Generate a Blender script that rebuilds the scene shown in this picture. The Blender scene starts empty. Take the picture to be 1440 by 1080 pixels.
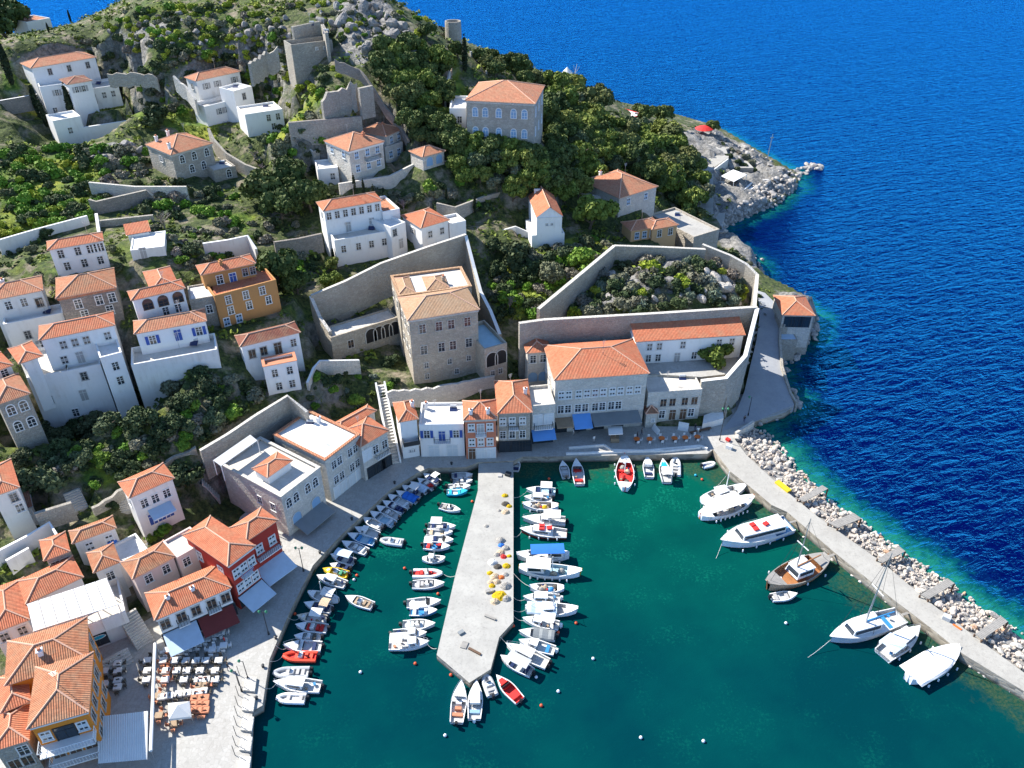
DBG=False
import bpy, math, random
import numpy as np
from mathutils import Vector as V
rnd=random.Random(7)
SC=bpy.context.scene; COL=SC.collection
# ---------------------------------------------------------------- camera (photo 1440x1080)
F=1131.; PT=math.radians(35); H=100.; CP,SP=math.cos(PT),math.sin(PT)
def U(px,py,z=0.):
    a=(px-720)/F; b=(540-py)/F
    t=(z-H)/(-SP+b*CP)
    return V((a*t,(CP+b*SP)*t,z))
def proj(p):
    dz=p[2]-H; d=p[1]*CP-dz*SP
    return 720+F*p[0]/d, 540-F*(p[1]*SP+dz*CP)/d, F/d
def zat(p,py):                       # height at which the vertical through p meets image row py
    b=(540-py)/F
    return H+p[1]*(b*CP-SP)/(CP+b*SP)
cd=bpy.data.cameras.new('camera'); cam=bpy.data.objects.new('camera',cd); COL.objects.link(cam)
cam.location=(0,0,H); cam.rotation_euler=(math.radians(90)-PT,0,0)
cd.sensor_width=36; cd.lens=36*F/1440; cd.clip_end=30000; cd.clip_start=1; SC.camera=cam
# ---------------------------------------------------------------- light
w=bpy.data.worlds.new('World'); SC.world=w; w.use_nodes=True
EL,AZ=math.radians(41.5),(-0.87,0.49)
nt=w.node_tree; bg=nt.nodes['Background']; sky=nt.nodes.new('ShaderNodeTexSky')
sky.sky_type='NISHITA'; sky.sun_disc=False; sky.sun_elevation=EL
sky.sun_rotation=math.atan2(AZ[0],AZ[1]); sky.air_density=1.0; sky.dust_density=.05; sky.ozone_density=5.0; sky.altitude=100
nt.links.new(sky.outputs[0],bg.inputs[0]); bg.inputs[1].default_value=.12
sd=bpy.data.lights.new('sun','SUN'); so=bpy.data.objects.new('sun',sd); COL.objects.link(so)
sd.energy=5.0; sd.angle=math.radians(.5); sd.color=(1,.95,.87)
so.rotation_euler=V((-AZ[0]*math.cos(EL),-AZ[1]*math.cos(EL),-math.sin(EL))).to_track_quat('-Z','Y').to_euler()
so.location=(-200,200,300)
SC.view_settings.view_transform='Standard'; SC.view_settings.look='None'; SC.view_settings.exposure=1.0
SC.render.engine='CYCLES'; SC.cycles.max_bounces=4; SC.cycles.diffuse_bounces=2; SC.cycles.glossy_bounces=2; SC.cycles.transmission_bounces=2; SC.cycles.transparent_max_bounces=4
SC.cycles.use_denoising=True
# ---------------------------------------------------------------- materials
class N:
    def __init__(s,name):
        s.m=bpy.data.materials.new(name); s.m.use_nodes=True; s.t=s.m.node_tree
        s.b=s.t.nodes['Principled BSDF']; s.L=s.t.links.new
    def n(s,k,**kw):
        x=s.t.nodes.new('ShaderNode'+k)
        for a,b in kw.items(): setattr(x,a,b)
        return x
    def set(s,sock,v):
        if isinstance(v,bpy.types.NodeSocket): s.L(v,sock)
        elif isinstance(v,(tuple,list)) and len(v)==3 and sock.type=='RGBA': sock.default_value=(*v,1)
        else: sock.default_value=v
    def uv(s): return s.n('TexCoord').outputs['UV']
    def pos(s): return s.n('NewGeometry').outputs['Position']
    def obj(s): return s.n('TexCoord').outputs['Object']
    def attr(s,a): return s.n('Attribute',attribute_name=a).outputs['Fac']
    def attrc(s,a): return s.n('Attribute',attribute_name=a).outputs['Color']
    def math(s,op,a,b=0.,c=0.,clamp=False):
        x=s.n('Math',operation=op); x.use_clamp=clamp
        s.set(x.inputs[0],a); s.set(x.inputs[1],b); s.set(x.inputs[2],c); return x.outputs[0]
    def sc(s,vec,k):
        x=s.n('Mapping'); s.L(vec,x.inputs[0]); x.inputs['Scale'].default_value=k if isinstance(k,tuple) else (k,k,k); return x.outputs[0]
    def noise(s,vec,scale,detail=4,rough=.55,dist=0.,col=False):
        x=s.n('TexNoise'); s.L(vec,x.inputs['Vector']); x.inputs['Scale'].default_value=scale; x.inputs['Detail'].default_value=detail
        x.inputs['Roughness'].default_value=rough; x.inputs['Distortion'].default_value=dist; return x.outputs['Color' if col else 'Fac']
    def vor(s,vec,scale,feature='F1',out='Color',rand=1.):
        x=s.n('TexVoronoi',feature=feature); s.L(vec,x.inputs['Vector']); x.inputs['Scale'].default_value=scale; x.inputs['Randomness'].default_value=rand; return x.outputs[out]
    def ramp(s,fac,stops,interp='LINEAR'):
        x=s.n('ValToRGB'); s.set(x.inputs[0],fac); e=x.color_ramp.elements; x.color_ramp.interpolation=interp
        while len(e)<len(stops): e.new(.5)
        for i,(p,c) in enumerate(stops):
            e[i].position=p; e[i].color=(*c,1) if isinstance(c,tuple) else (c,c,c,1)
        return x.outputs[0]
    def mix(s,f,a,b,mode='MIX'):
        x=s.n('Mix',data_type='RGBA',blend_type=mode); s.set(x.inputs[0],f); s.set(x.inputs[6],a); s.set(x.inputs[7],b); return x.outputs[2]
    def bump(s,h,strength=.5,dist=.05,nrm=None):
        x=s.n('Bump'); x.inputs['Strength'].default_value=strength; x.inputs['Distance'].default_value=dist; s.L(h,x.inputs['Height'])
        if nrm is not None: s.L(nrm,x.inputs['Normal'])
        return x.outputs[0]
    def out(s,col,rough=.85,nrm=None,spec=.3,metal=0.):
        s.set(s.b.inputs['Base Color'],col); s.set(s.b.inputs['Roughness'],rough); s.b.inputs['Specular IOR Level'].default_value=spec; s.b.inputs['Metallic'].default_value=metal
        if nrm is not None: s.L(nrm,s.b.inputs['Normal'])
        return s.m
def mul(c,k): return tuple(x*k for x in c)
def stucco(name,c,dirt=.35,stain=(.35,.32,.27)):
    n=N(name); p=n.pos()
    a=n.noise(p,.35,5,.65); b=n.noise(n.sc(n.uv(),(1.6,.22,1)),1.,4,.6)
    d=n.math('MULTIPLY',n.ramp(a,[(.45,0.),(.75,1.)]),n.ramp(b,[(.42,0.),(.7,1.)]))
    col=n.mix(n.math('MULTIPLY',d,dirt),c,tuple(c[i]*stain[i]*1.6 for i in range(3)))
    col=n.mix(n.math('MULTIPLY',n.noise(p,2.5,4),.16),col,mul(c,.6))
    return n.out(col,.9,n.bump(n.noise(p,3.,5),.35,.04))
def stone(name,c,c2,scale=1.7,mort=.6,soft=False):
    n=N(name); uv=n.uv(); p=n.pos()
    d=n.vor(n.sc(uv,(1,1.6,1)),scale,'DISTANCE_TO_EDGE','Distance'); cell=n.vor(n.sc(uv,(1,1.6,1)),scale,'F1','Color')
    sep=n.n('SeparateColor'); n.L(cell,sep.inputs[0])
    col=n.mix(sep.outputs[0],c,c2)
    col=n.mix(n.math('MULTIPLY',n.ramp(n.noise(p,.25,5,.6),[(.4,0.),(.7,1.)]),.55),col,mul(c2,.62))
    col=n.mix(n.math('MULTIPLY',n.ramp(n.noise(p,1.3,4,.7),[(.55,0.),(.75,1.)]),.5),col,mul(c,.45))
    j=n.ramp(d,[(.0,1.),(.09,0.)])
    col=n.mix(n.math('MULTIPLY',j,.55),col,mul(c,mort))
    return n.out(col,.92,n.bump(n.math('ADD',n.ramp(d,[(0,0.),(.2,1.)]),n.noise(p,4,4)),.7,.08))
def tile(name,c,c2,age=.3,lich=(.40,.30,.18)):
    n=N(name); uv=n.uv(); p=n.pos()
    s=n.n('SeparateXYZ'); n.L(uv,s.inputs[0]); u,v=s.outputs[0],s.outputs[1]
    uu=n.math('MULTIPLY',u,3.6); vv=n.math('MULTIPLY',v,2.4)
    cx=n.n('CombineXYZ'); n.L(n.math('FLOOR',uu),cx.inputs[0]); n.L(n.math('FLOOR',vv),cx.inputs[1])
    wn=n.n('TexWhiteNoise',noise_dimensions='2D'); n.L(cx.outputs[0],wn.inputs[0])
    col=n.mix(wn.outputs['Value'],c,c2)
    col=n.mix(n.math('MULTIPLY',n.ramp(n.noise(p,.5,6,.7),[(.42,0.),(.72,1.)]),age),col,lich)
    col=n.mix(n.math('MULTIPLY',n.ramp(n.noise(p,1.7,4,.75),[(.5,0.),(.72,1.)]),age*.9),col,mul(c2,.42))
    h=n.math('ABSOLUTE',n.math('SINE',n.math('MULTIPLY',uu,math.pi)))
    col=n.mix(n.math('MULTIPLY',n.ramp(h,[(.05,1.),(.4,0.)]),.55),col,mul(c2,.35))
    fv=n.math('FRACT',vv)
    hh=n.math('ADD',n.math('MULTIPLY',h,1.),n.math('MULTIPLY',fv,-.35))
    return n.out(col,.85,n.bump(hh,.8,.10))
def plain(name,c,rough=.6,var=.15,scale=1.5,metal=0.,spec=.4):
    n=N(name); p=n.obj()
    col=n.mix(n.math('MULTIPLY',n.ramp(n.noise(p,scale,4,.6),[(.4,0.),(.75,1.)]),var*2),c,mul(c,.55))
    o=n.n('ObjectInfo'); col=n.mix(n.math('MULTIPLY',o.outputs['Random'],.22),col,(c[0]*.62,c[1]*.60,c[2]*.54))
    return n.out(col,rough,None,spec,metal)
M={}
M['white']=stucco('white_stucco',(.83,.82,.80),.55)
M['white2']=stucco('aged_white_stucco',(.76,.74,.70),.7)
M['cream']=stucco('cream_stucco',(.66,.58,.46),.5)
M['pink']=stucco('pale_pink_stucco',(.66,.54,.49),.5)
M['ochre']=stucco('ochre_stucco',(.47,.24,.09),.4)
M['ochre2']=stucco('pale_ochre_stucco',(.66,.42,.22),.25)
M['orange']=stucco('orange_stucco',(.74,.25,.03),.25)
M['red']=stucco('red_stucco',(.42,.045,.03),.2)
M['brick']=stucco('salmon_stucco',(.52,.19,.11),.3)
M['ashlar']=stone('ashlar',(.40,.36,.30),(.50,.45,.38),1.3,.7)
M['palace']=stone('tan_rubble_stone',(.40,.345,.27),(.51,.45,.36),1.8,.7)
M['rubble']=stone('grey_rubble_stone',(.36,.33,.28),(.49,.45,.38),2.2,.6)
M['darkst']=stone('dark_rubble_stone',(.25,.22,.19),(.34,.30,.26),2.0,.6)
M['palest']=stone('pale_stone',(.56,.53,.47),(.68,.64,.57),1.6,.75)
M['tile']=tile('new_clay_tile',(.62,.205,.105),(.52,.155,.075),.42)
M['tile2']=tile('salmon_clay_tile',(.58,.25,.14),(.48,.18,.095),.5)
M['tileold']=tile('weathered_clay_tile',(.50,.20,.10),(.39,.15,.075),.65,(.36,.27,.17))
M['tileocre']=tile('ochre_clay_tile',(.52,.32,.19),(.44,.26,.145),.55,(.47,.37,.25))
M['tiledark']=tile('dark_clay_tile',(.26,.09,.055),(.2,.07,.05),.5)
M['ridge']=plain('ridge_mortar',(.66,.40,.28),.9,.2,3)
M['pwhite']=plain('white_paint',(.80,.80,.78),.5,.08)
M['glass']=plain('window_glass',(.03,.04,.05),.12,.1,3,0,.6)
M['shut']=plain('grey_shutter_paint',(.42,.41,.40),.6,.1)
M['shutw']=plain('pale_shutter_paint',(.66,.70,.72),.6,.1)
M['blue']=plain('blue_shutter_paint',(.03,.09,.36),.55,.1)
M['lblue']=plain('light_blue_paint',(.25,.42,.62),.55,.1)
M['wood']=plain('dark_wood',(.13,.075,.045),.7,.3,3)
M['woodl']=plain('weathered_wood',(.36,.26,.17),.75,.3,2)
M['deckw']=plain('grey_timber',(.30,.285,.26),.85,.3,1.5)
M['teak']=plain('varnished_teak',(.38,.17,.07),.45,.3,2)
M['black']=plain('black_plastic_and_shade',(.015,.015,.018),.45,.1)
M['iron']=plain('dark_iron',(.03,.035,.04),.5,.1)
M['steel']=plain('steel',(.5,.5,.5),.35,.1,2,.7)
M['cloth']=plain('white_canvas',(.78,.77,.74),.8,.1,.8)
M['clothg']=plain('grey_canvas',(.22,.24,.25),.8,.15,.8)
M['clothb']=plain('pale_blue_canvas',(.50,.62,.74),.8,.15,.8)
M['awnb']=plain('shade_blue_awning',(.13,.34,.72),.75,.1,.8)  # blue of shade on white canvas is put into this colour
M['bluec']=plain('bright_blue_canvas',(.02,.16,.58),.75,.15,.8)
M['redc']=plain('red_canvas',(.62,.03,.025),.7,.15,1)
M['maroon']=plain('maroon_canvas',(.20,.035,.03),.8,.2,1)
M['orangec']=plain('orange_plastic',(.75,.17,.03),.6,.15,1)
M['yellow']=plain('yellow_paint',(.78,.52,.02),.6,.15,1)
M['gel']=plain('white_gelcoat',(.80,.80,.79),.3,.08,1.2)
M['gelg']=plain('grey_hypalon',(.48,.50,.52),.5,.1,1)
M['gelr']=plain('orange_red_hypalon',(.78,.07,.03),.5,.1,1)
M['hullb']=plain('blue_hull_paint',(.04,.24,.50),.4,.1,1)
M['turq']=plain('turquoise_paint',(.02,.42,.60),.4,.1,1)
M['navy']=plain('navy_paint',(.015,.03,.10),.4,.1,1)
M['hullr']=plain('red_brown_hull_paint',(.22,.03,.025),.45,.1,1)
M['deckb']=plain('pale_blue_deck',(.40,.58,.66),.5,.15,1)
M['decki']=plain('boat_interior',(.62,.61,.58),.6,.3,2)
M['green']=plain('green_paint',(.05,.25,.13),.6,.1)
M['terra']=plain('terracotta',(.55,.22,.12),.8,.2,2)
M['skin']=plain('skin',(.50,.30,.22),.6,.05)
M['hair']=plain('dark_hair',(.03,.02,.015),.7,.1)
M['rope']=plain('mooring_rope',(.62,.60,.54),.9,.1)
M['buoyo']=plain('orange_buoy',(.80,.10,.03),.4,.05)
M['buoyw']=plain('white_buoy',(.8,.8,.8),.4,.05)
def net(name,c,c2):
    n=N(name); p=n.obj(); k=n.noise(p,7,5,.8)
    return n.out(n.mix(n.ramp(k,[(.35,0.),(.65,1.)]),c,c2),.95,n.bump(n.noise(p,9,5,.8),1.,.2))
M['nety']=net('yellow_net',(.80,.55,.02),(.50,.30,.01))
M['neto']=net('tan_net',(.66,.45,.24),(.62,.55,.44))
M['netg']=net('grey_net',(.30,.28,.25),(.5,.48,.44))
M['netd']=net('dark_net',(.06,.055,.05),(.16,.14,.11))
def paving():
    n=N('stone_paving'); p=n.pos()
    d=n.vor(p,1.9,'DISTANCE_TO_EDGE','Distance',.6); cell=n.vor(p,1.9,'F1','Color',.6)
    s=n.n('SeparateColor'); n.L(cell,s.inputs[0])
    col=n.mix(s.outputs[0],(.37,.36,.33),(.44,.43,.40))
    col=n.mix(n.math('MULTIPLY',n.ramp(n.noise(p,.16,5,.7),[(.4,0.),(.7,1.)]),.6),col,(.32,.30,.27))
    col=n.mix(n.math('MULTIPLY',n.ramp(d,[(0,1.),(.06,0.)]),.35),col,(.2,.19,.17))
    return n.out(col,.8,n.bump(d,.3,.03))
M['pave']=paving()
def concrete(name,c,c2,crack=.5):
    n=N(name); p=n.pos()
    col=n.mix(n.ramp(n.noise(p,.3,6,.7),[(.35,0.),(.68,1.)]),c,c2)
    col=n.mix(n.math('MULTIPLY',n.ramp(n.noise(p,2.2,5,.75),[(.52,0.),(.72,1.)]),crack),col,mul(c2,.55))
    w=n.noise(p,.22,4,.6,0,True); q=n.mix(.25,p,w,'ADD')
    cr=n.vor(q,.45,'DISTANCE_TO_EDGE','Distance')
    col=n.mix(n.math('MULTIPLY',n.ramp(cr,[(0,1.),(.012,0.)]),crack*.5),col,(.2,.19,.17))
    return n.out(col,.88,n.bump(n.noise(p,3,6,.7),.4,.05))
M['conc']=concrete('pier_concrete',(.41,.40,.365),(.32,.31,.285))
M['conc2']=concrete('breakwater_concrete',(.40,.385,.345),(.32,.305,.275))
M['floor']=concrete('roof_screed',(.66,.62,.55),(.52,.48,.42),.4)
M['floorw']=concrete('whitewashed_roof',(.80,.79,.76),(.64,.62,.58),.35)
M['road']=concrete('worn_road',(.34,.35,.36),(.28,.29,.31),.3)
M['dirt']=concrete('dirt_path',(.42,.30,.20),(.34,.25,.17),.4)
def quayst():
    n=N('quay_wall_stone'); uv=n.uv(); p=n.pos()
    d=n.vor(n.sc(uv,(.7,1.6,1)),1.2,'DISTANCE_TO_EDGE','Distance'); cell=n.vor(n.sc(uv,(.7,1.6,1)),1.2,'F1','Color')
    s=n.n('SeparateColor'); n.L(cell,s.inputs[0])
    col=n.mix(s.outputs[0],(.22,.19,.15),(.42,.37,.29))
    z=n.n('SeparateXYZ'); n.L(p,z.inputs[0])
    wet=n.ramp(n.math('ADD',z.outputs[2],n.math('MULTIPLY',n.noise(p,1.2,3),.5)),[(.35,1.),(.85,0.)])
    col=n.mix(n.math('MULTIPLY',wet,.8),col,(.055,.05,.03))
    return n.out(col,.85,n.bump(d,.8,.1))
M['quay']=quayst()
def rock(name,c,c2,warm=.3):
    n=N(name); p=n.pos(); o=n.n('ObjectInfo')
    k=n.noise(p,.9,6,.65); cr=n.vor(n.mix(.4,p,n.noise(p,.8,3,.6,0,True),'ADD'),.8,'DISTANCE_TO_EDGE','Distance')
    col=n.mix(n.ramp(k,[(.35,0.),(.65,1.)]),c,c2)
    col=n.mix(n.math('MULTIPLY',o.outputs['Random'],warm),col,(.62,.42,.30))
    col=n.mix(n.math('MULTIPLY',n.ramp(cr,[(0,1.),(.05,0.)]),.6),col,mul(c2,.3))
    return n.out(col,.9,n.bump(n.noise(p,2.5,6,.7),.8,.15))
M['boulder']=rock('pale_limestone',(.58,.55,.49),(.42,.395,.355),.25)
M['bouldo']=rock('rusty_limestone',(.58,.36,.22),(.50,.32,.21),.2)
M['crag']=rock('grey_crag',(.33,.32,.30),(.19,.185,.175),.08)
M['seacrag']=rock('sea_crag',(.46,.44,.41),(.30,.29,.27),.15)
def leaf(name,c,c2,trans=.0):
    n=N(name); o=n.n('ObjectInfo'); t=n.attr('tint')
    col=n.mix(t,c,c2)
    col=n.mix(n.ramp(o.outputs['Random'],[(0.,.55),(.35,0.)]),col,mul(c,.8)); col=n.mix(n.ramp(o.outputs['Random'],[(.62,0.),(1.,.6)]),col,(c2[0]*1.15,c2[1]*.88,c2[2]*1.25))
    return n.out(col,.75,None,.25)
M['pine']=leaf('pine_needles',(.042,.070,.018),(.135,.175,.045))
M['pineb']=leaf('bright_pine_needles',(.09,.13,.02),(.21,.27,.05))
M['maq']=leaf('dark_evergreen_leaves',(.030,.052,.020),(.090,.125,.045))
M['olive']=leaf('olive_leaves',(.07,.10,.045),(.18,.215,.10))
M['lime']=leaf('lime_leaves',(.20,.27,.02),(.38,.43,.045))
M['lush']=leaf('fresh_green_leaves',(.075,.18,.018),(.19,.33,.035))
M['grey']=leaf('grey_scrub',(.12,.125,.075),(.24,.24,.16))
M['cyp']=leaf('cypress_needles',(.014,.024,.012),(.04,.058,.022))
M['twig']=leaf('bare_twigs',(.22,.19,.155),(.36,.32,.27))
M['agave']=leaf('agave_leaves',(.10,.14,.09),(.24,.28,.20))
M['under']=leaf('undergrowth_leaves',(.05,.085,.016),(.25,.31,.04))
M['bark']=plain('bark',(.13,.10,.075),.95,.3,3)
# ---------------------------------------------------------------- mesh helper
WL={}; CH={}
class MB:
    def __init__(s): s.v=[]; s.f=[]; s.m=[]
    def poly(s,pts,m=0):
        i=len(s.v); s.v+=[tuple(p) for p in pts]; s.f.append(tuple(range(i,i+len(pts)))); s.m.append(m)
    def hexa(s,b,t,m=0,mt=None,bot=True):           # b,t: 4 bottom / 4 top points, counter-clockwise from above
        i=len(s.v); s.v+=[tuple(p) for p in b]+[tuple(p) for p in t]; n=len(b)
        for k in range(n):
            j=(k+1)%n; s.f.append((i+k,i+j,i+n+j,i+n+k)); s.m.append(m)
        s.f.append(tuple(i+n+k for k in range(n))); s.m.append(m if mt is None else mt)
        if bot: s.f.append(tuple(i+n-1-k for k in range(n))); s.m.append(m)
    def prism(s,poly,z0,z1,m=0,mt=None):
        s.hexa([(p[0],p[1],z0) for p in poly],[(p[0],p[1],z1) for p in poly],m,mt)
    def box(s,c,d,rz=0.,m=0):
        cs,sn=math.cos(rz),math.sin(rz); x,y,z=[k/2 for k in d]
        q=[(c[0]+a*cs-b*sn,c[1]+a*sn+b*cs) for a,b in ((-x,-y),(x,-y),(x,y),(-x,y))]
        s.hexa([(*k,c[2]-z) for k in q],[(*k,c[2]+z) for k in q],m)
    def tube(s,p0,p1,r0,r1=None,n=6,m=0,cap=True):
        r1=r0 if r1 is None else r1; p0,p1=V(p0),V(p1); d=(p1-p0)
        if d.length<1e-6: return
        d.normalize(); a=d.cross(V((0,0,1)) if abs(d.z)<.9 else V((1,0,0))).normalized(); b=a.cross(d)*-1
        i=len(s.v)
        for p,r in ((p0,r0),(p1,r1)):
            for k in range(n):
                t=2*math.pi*k/n; s.v.append(tuple(p+a*(r*math.cos(t))+b*(r*math.sin(t))))
        for k in range(n):
            j=(k+1)%n; s.f.append((i+k,i+j,i+n+j,i+n+k)); s.m.append(m)
        if cap:
            s.f.append(tuple(i+n+k for k in range(n))); s.m.append(m); s.f.append(tuple(i+n-1-k for k in range(n))); s.m.append(m)
    def path(s,pts,r,n=5,m=0):
        for a,b in zip(pts,pts[1:]): s.tube(a,b,r,r,n,m)
    def lathe(s,c,prof,n=10,m=0,sx=1,sy=1):
        i=len(s.v)
        for r,z in prof:
            for k in range(n):
                t=2*math.pi*k/n; s.v.append((c[0]+sx*r*math.cos(t),c[1]+sy*r*math.sin(t),c[2]+z))
        for q in range(len(prof)-1):
            for k in range(n):
                j=(k+1)%n; s.f.append((i+q*n+k,i+q*n+j,i+(q+1)*n+j,i+(q+1)*n+k)); s.m.append(m)
        s.f.append(tuple(i+(len(prof)-1)*n+k for k in range(n))); s.m.append(m)
        s.f.append(tuple(i+n-1-k for k in range(n))); s.m.append(m)
    def grid(s,rows,m=0,close=False):               # rows of points
        i=len(s.v); n=len(rows[0])
        for r in rows: s.v+=[tuple(p) for p in r]
        for a in range(len(rows)-1):
            for k in range(n if close else n-1):
                j=(k+1)%n; s.f.append((i+a*n+k,i+a*n+j,i+(a+1)*n+j,i+(a+1)*n+k)); s.m.append(m)
    def mesh(s,name,mats,off=(0,0,0),smooth=False):
        me=bpy.data.meshes.new(name); o=off
        me.from_pydata([(a-o[0],b-o[1],c-o[2]) for a,b,c in s.v],[],s.f)
        for x in mats: me.materials.append(M[x] if isinstance(x,str) else x)
        if s.m: me.polygons.foreach_set('material_index',s.m)
        if smooth: me.polygons.foreach_set('use_smooth',[True]*len(s.f))
        uvl=me.uv_layers.new(name='UVMap'); uv=[]
        for f in s.f:
            p=[V(s.v[k]) for k in f]; nn=V((0,0,0))
            for k in range(1,len(p)-1): nn+=(p[k]-p[0]).cross(p[k+1]-p[0])
            if nn.length<1e-9: nn=V((0,0,1))
            nn.normalize(); t=V((0,0,1)).cross(nn)
            t=V((1,0,0)) if t.length<.05 else t.normalized()
            b=nn.cross(t)
            for q in p: uv+=[q.dot(t),q.dot(b)]
        uvl.data.foreach_set('uv',uv); me.validate(); me.update(); return me
    def build(s,name,mats,parent=None,loc=None,smooth=False):
        off=V(loc) if loc is not None else (WL[parent] if parent else V((0,0,0)))
        if isinstance(mats,str): mats=[mats]
        o=bpy.data.objects.new(name,s.mesh(name,mats,off,smooth)); COL.objects.link(o)
        if parent: o.parent=parent; o.location=off-WL[parent]; CH.setdefault(parent,[]).append(o)
        else: o.location=off
        WL[o]=off; return o
def tag(o,label,cat,group=None,kind=None):
    o['label']=label; o['category']=cat
    if group: o['group']=group
    if kind: o['kind']=kind
    return o
def thing(name,label,cat,loc,group=None,rz=0.):
    o=bpy.data.objects.new(name,None); COL.objects.link(o); o.location=loc; o.rotation_euler=(0,0,rz); o.empty_display_size=.3
    WL[o]=V(loc); return tag(o,label,cat,group)
def struct(o): o['kind']='structure'; return o
def put(me,name,parent,loc,rz=0.,sc=None):          # link a mesh under a parent at a parent-local place
    o=bpy.data.objects.new(name,me); COL.objects.link(o); o.parent=parent; o.location=loc; o.rotation_euler=(0,0,rz); CH.setdefault(parent,[]).append(o)
    if sc: o.scale=sc
    return o
def dup(root,loc,rz=None,label=None,group=None,scale=None):
    r=root.copy(); COL.objects.link(r); r.location=loc
    if rz is not None: r.rotation_euler=(0,0,rz)
    if scale: r.scale=scale
    if label: r['label']=label
    if group: r['group']=group
    for ch in CH.get(root,[]):
        c=ch.copy(); COL.objects.link(c); c.parent=r
        for g in CH.get(ch,[]):
            d=g.copy(); COL.objects.link(d); d.parent=c
    return r
def inpoly(x,y,P):
    c=False; n=len(P)
    for i in range(n):
        a,b=P[i],P[i-1]
        if (a[1]>y)!=(b[1]>y) and x<(b[0]-a[0])*(y-a[1])/(b[1]-a[1])+a[0]: c=not c
    return c
# ---------------------------------------------------------------- windows and doors (shared meshes, local -Y looks out of the wall)
WM={}
WT={ # kind: (w,h,style,frame,fill)
 'w':(1.05,1.6,'shut','pwhite','shut'),'g':(1.0,1.6,'cross','pwhite','glass'),'p':(1.1,1.75,'cross','pwhite','glass'),
 'b':(1.0,1.7,'open','pwhite','blue'),'s':(1.05,1.7,'shut','pwhite','shutw'),'l':(1.05,1.7,'shut','pwhite','lblue'),
 'a':(1.1,1.9,'arch','pwhite','glass'),'al':(1.2,2.1,'arch','pwhite','lblue'),'k':(1.5,1.9,'arch','wood','glass'),'d':(1.15,2.3,'door','pwhite','shut'),
 'db':(1.2,2.3,'door','pwhite','blue'),'dw':(1.3,2.5,'door','palest','wood'),'dg':(2.2,2.6,'door','iron','glass'),'ds':(1.9,2.6,'door','pwhite','shutw'),
 'o':(.8,1.1,'cross','palest','glass'),'arch':(2.4,3.2,'bigarch','palest','black'),'gar':(1.9,2.3,'bigarch','palest','lblue'),'q':(1.2,1.9,'cross','palest','glass'),  # black fill of the open arch paints the shade inside it
 'wo':(.85,1.5,'open','pwhite','shut'),'wb':(.95,1.55,'cross','shut','glass'),'m':(1.2,1.8,'shut','palest','wood'),'t':(.55,.55,'cross','pwhite','glass')}
def wmesh(k):
    if k in WM: return WM[k]
    w,h,st,fr,fi=WT[k]; b=MB(); x=w/2
    def slab(x0,x1,z0,z1,y0,y1,m): b.box(((x0+x1)/2,-(y0+y1)/2,(z0+z1)/2),(x1-x0,y1-y0,z1-z0),0,m)
    t=.13
    if st in('arch','bigarch'):
        t=.17; zs=h/2-x; n=8; hh=h/2
        arc=[(x*math.cos(math.pi*i/n),zs+x*math.sin(math.pi*i/n)) for i in range(n+1)]
        pts=[(-x,-hh)]+[(x,-hh)]+arc[:]
        b.poly([(p,-.02,q) for p,q in pts],1)
        o=[(p*(x+t)/x,zs+(q-zs)*(x+t)/x) for p,q in arc]
        for i in range(n):
            b.hexa([(arc[i][0],-.0,arc[i][1]),(arc[i+1][0],-.0,arc[i+1][1]),(o[i+1][0],-.0,o[i+1][1]),(o[i][0],0,o[i][1])][::-1],
                   [(arc[i][0],-.1,arc[i][1]),(arc[i+1][0],-.1,arc[i+1][1]),(o[i+1][0],-.1,o[i+1][1]),(o[i][0],-.1,o[i][1])][::-1],0)
        slab(-x-t,-x,-hh,zs,0,.1,0); slab(x,x+t,-hh,zs,0,.1,0)
        if st=='arch':
            slab(-x-t,x+t,-hh-.12,-hh,0,.16,0); slab(-.05,.05,-hh,zs,.02,.06,0); slab(-x,x,zs-.05,zs+.05,.02,.065,0); slab(-x,x,-hh+.5,-hh+.58,.02,.055,0)
    else:
        z0,z1=-h/2,h/2
        slab(-x-t,-x,z0,z1,0,.09,0); slab(x,x+t,z0,z1,0,.09,0); slab(-x-t,x+t,z1,z1+t,0,.11,0)
        if st!='door': slab(-x-t-.06,x+t+.06,z0-.12,z0,0,.18,0)
        b.poly([(-x,-.025,z0),(x,-.025,z0),(x,-.025,z1),(-x,-.025,z1)],2 if st in('cross','open') else 1)
        if st in('cross','open'):
            slab(-.045,.045,z0,z1,.026,.07,0); slab(-x,x,-.1,-.03,.026,.065,0); slab(-x,x,h*.2,h*.2+.06,.026,.06,0)
        if st=='open':
            for sg in(-1,1):
                xa,xb=sorted((sg*(x+t+.02),sg*(x+t+.55))); slab(xa,xb,z0,z1,.04,.1,1)
        if st=='shut':
            slab(-.03,.03,z0,z1,.026,.075,0); slab(-x,x,-.05,.05,.026,.07,1)
            for q in(-.3,.3): slab(-x+.08,-.08,h*q-.16,h*q+.16,.026,.05,2); slab(.08,x-.08,h*q-.16,h*q+.16,.026,.05,2)
        if st=='door': slab(-.03,.03,z0,z1,.026,.06,0); slab(-x,x,h*.22,h*.22+.07,.026,.06,0)
    me=b.mesh('window_'+k,[fr,fi,'glass']); WM[k]=me; return me
WR=random.Random(3)
TP=[]      # terrain control points (x,y,z)
HOUSES={}; FOOT=[]
def norm2(v): v=V((v.x,v.y,0)); v.normalize(); return v
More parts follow.
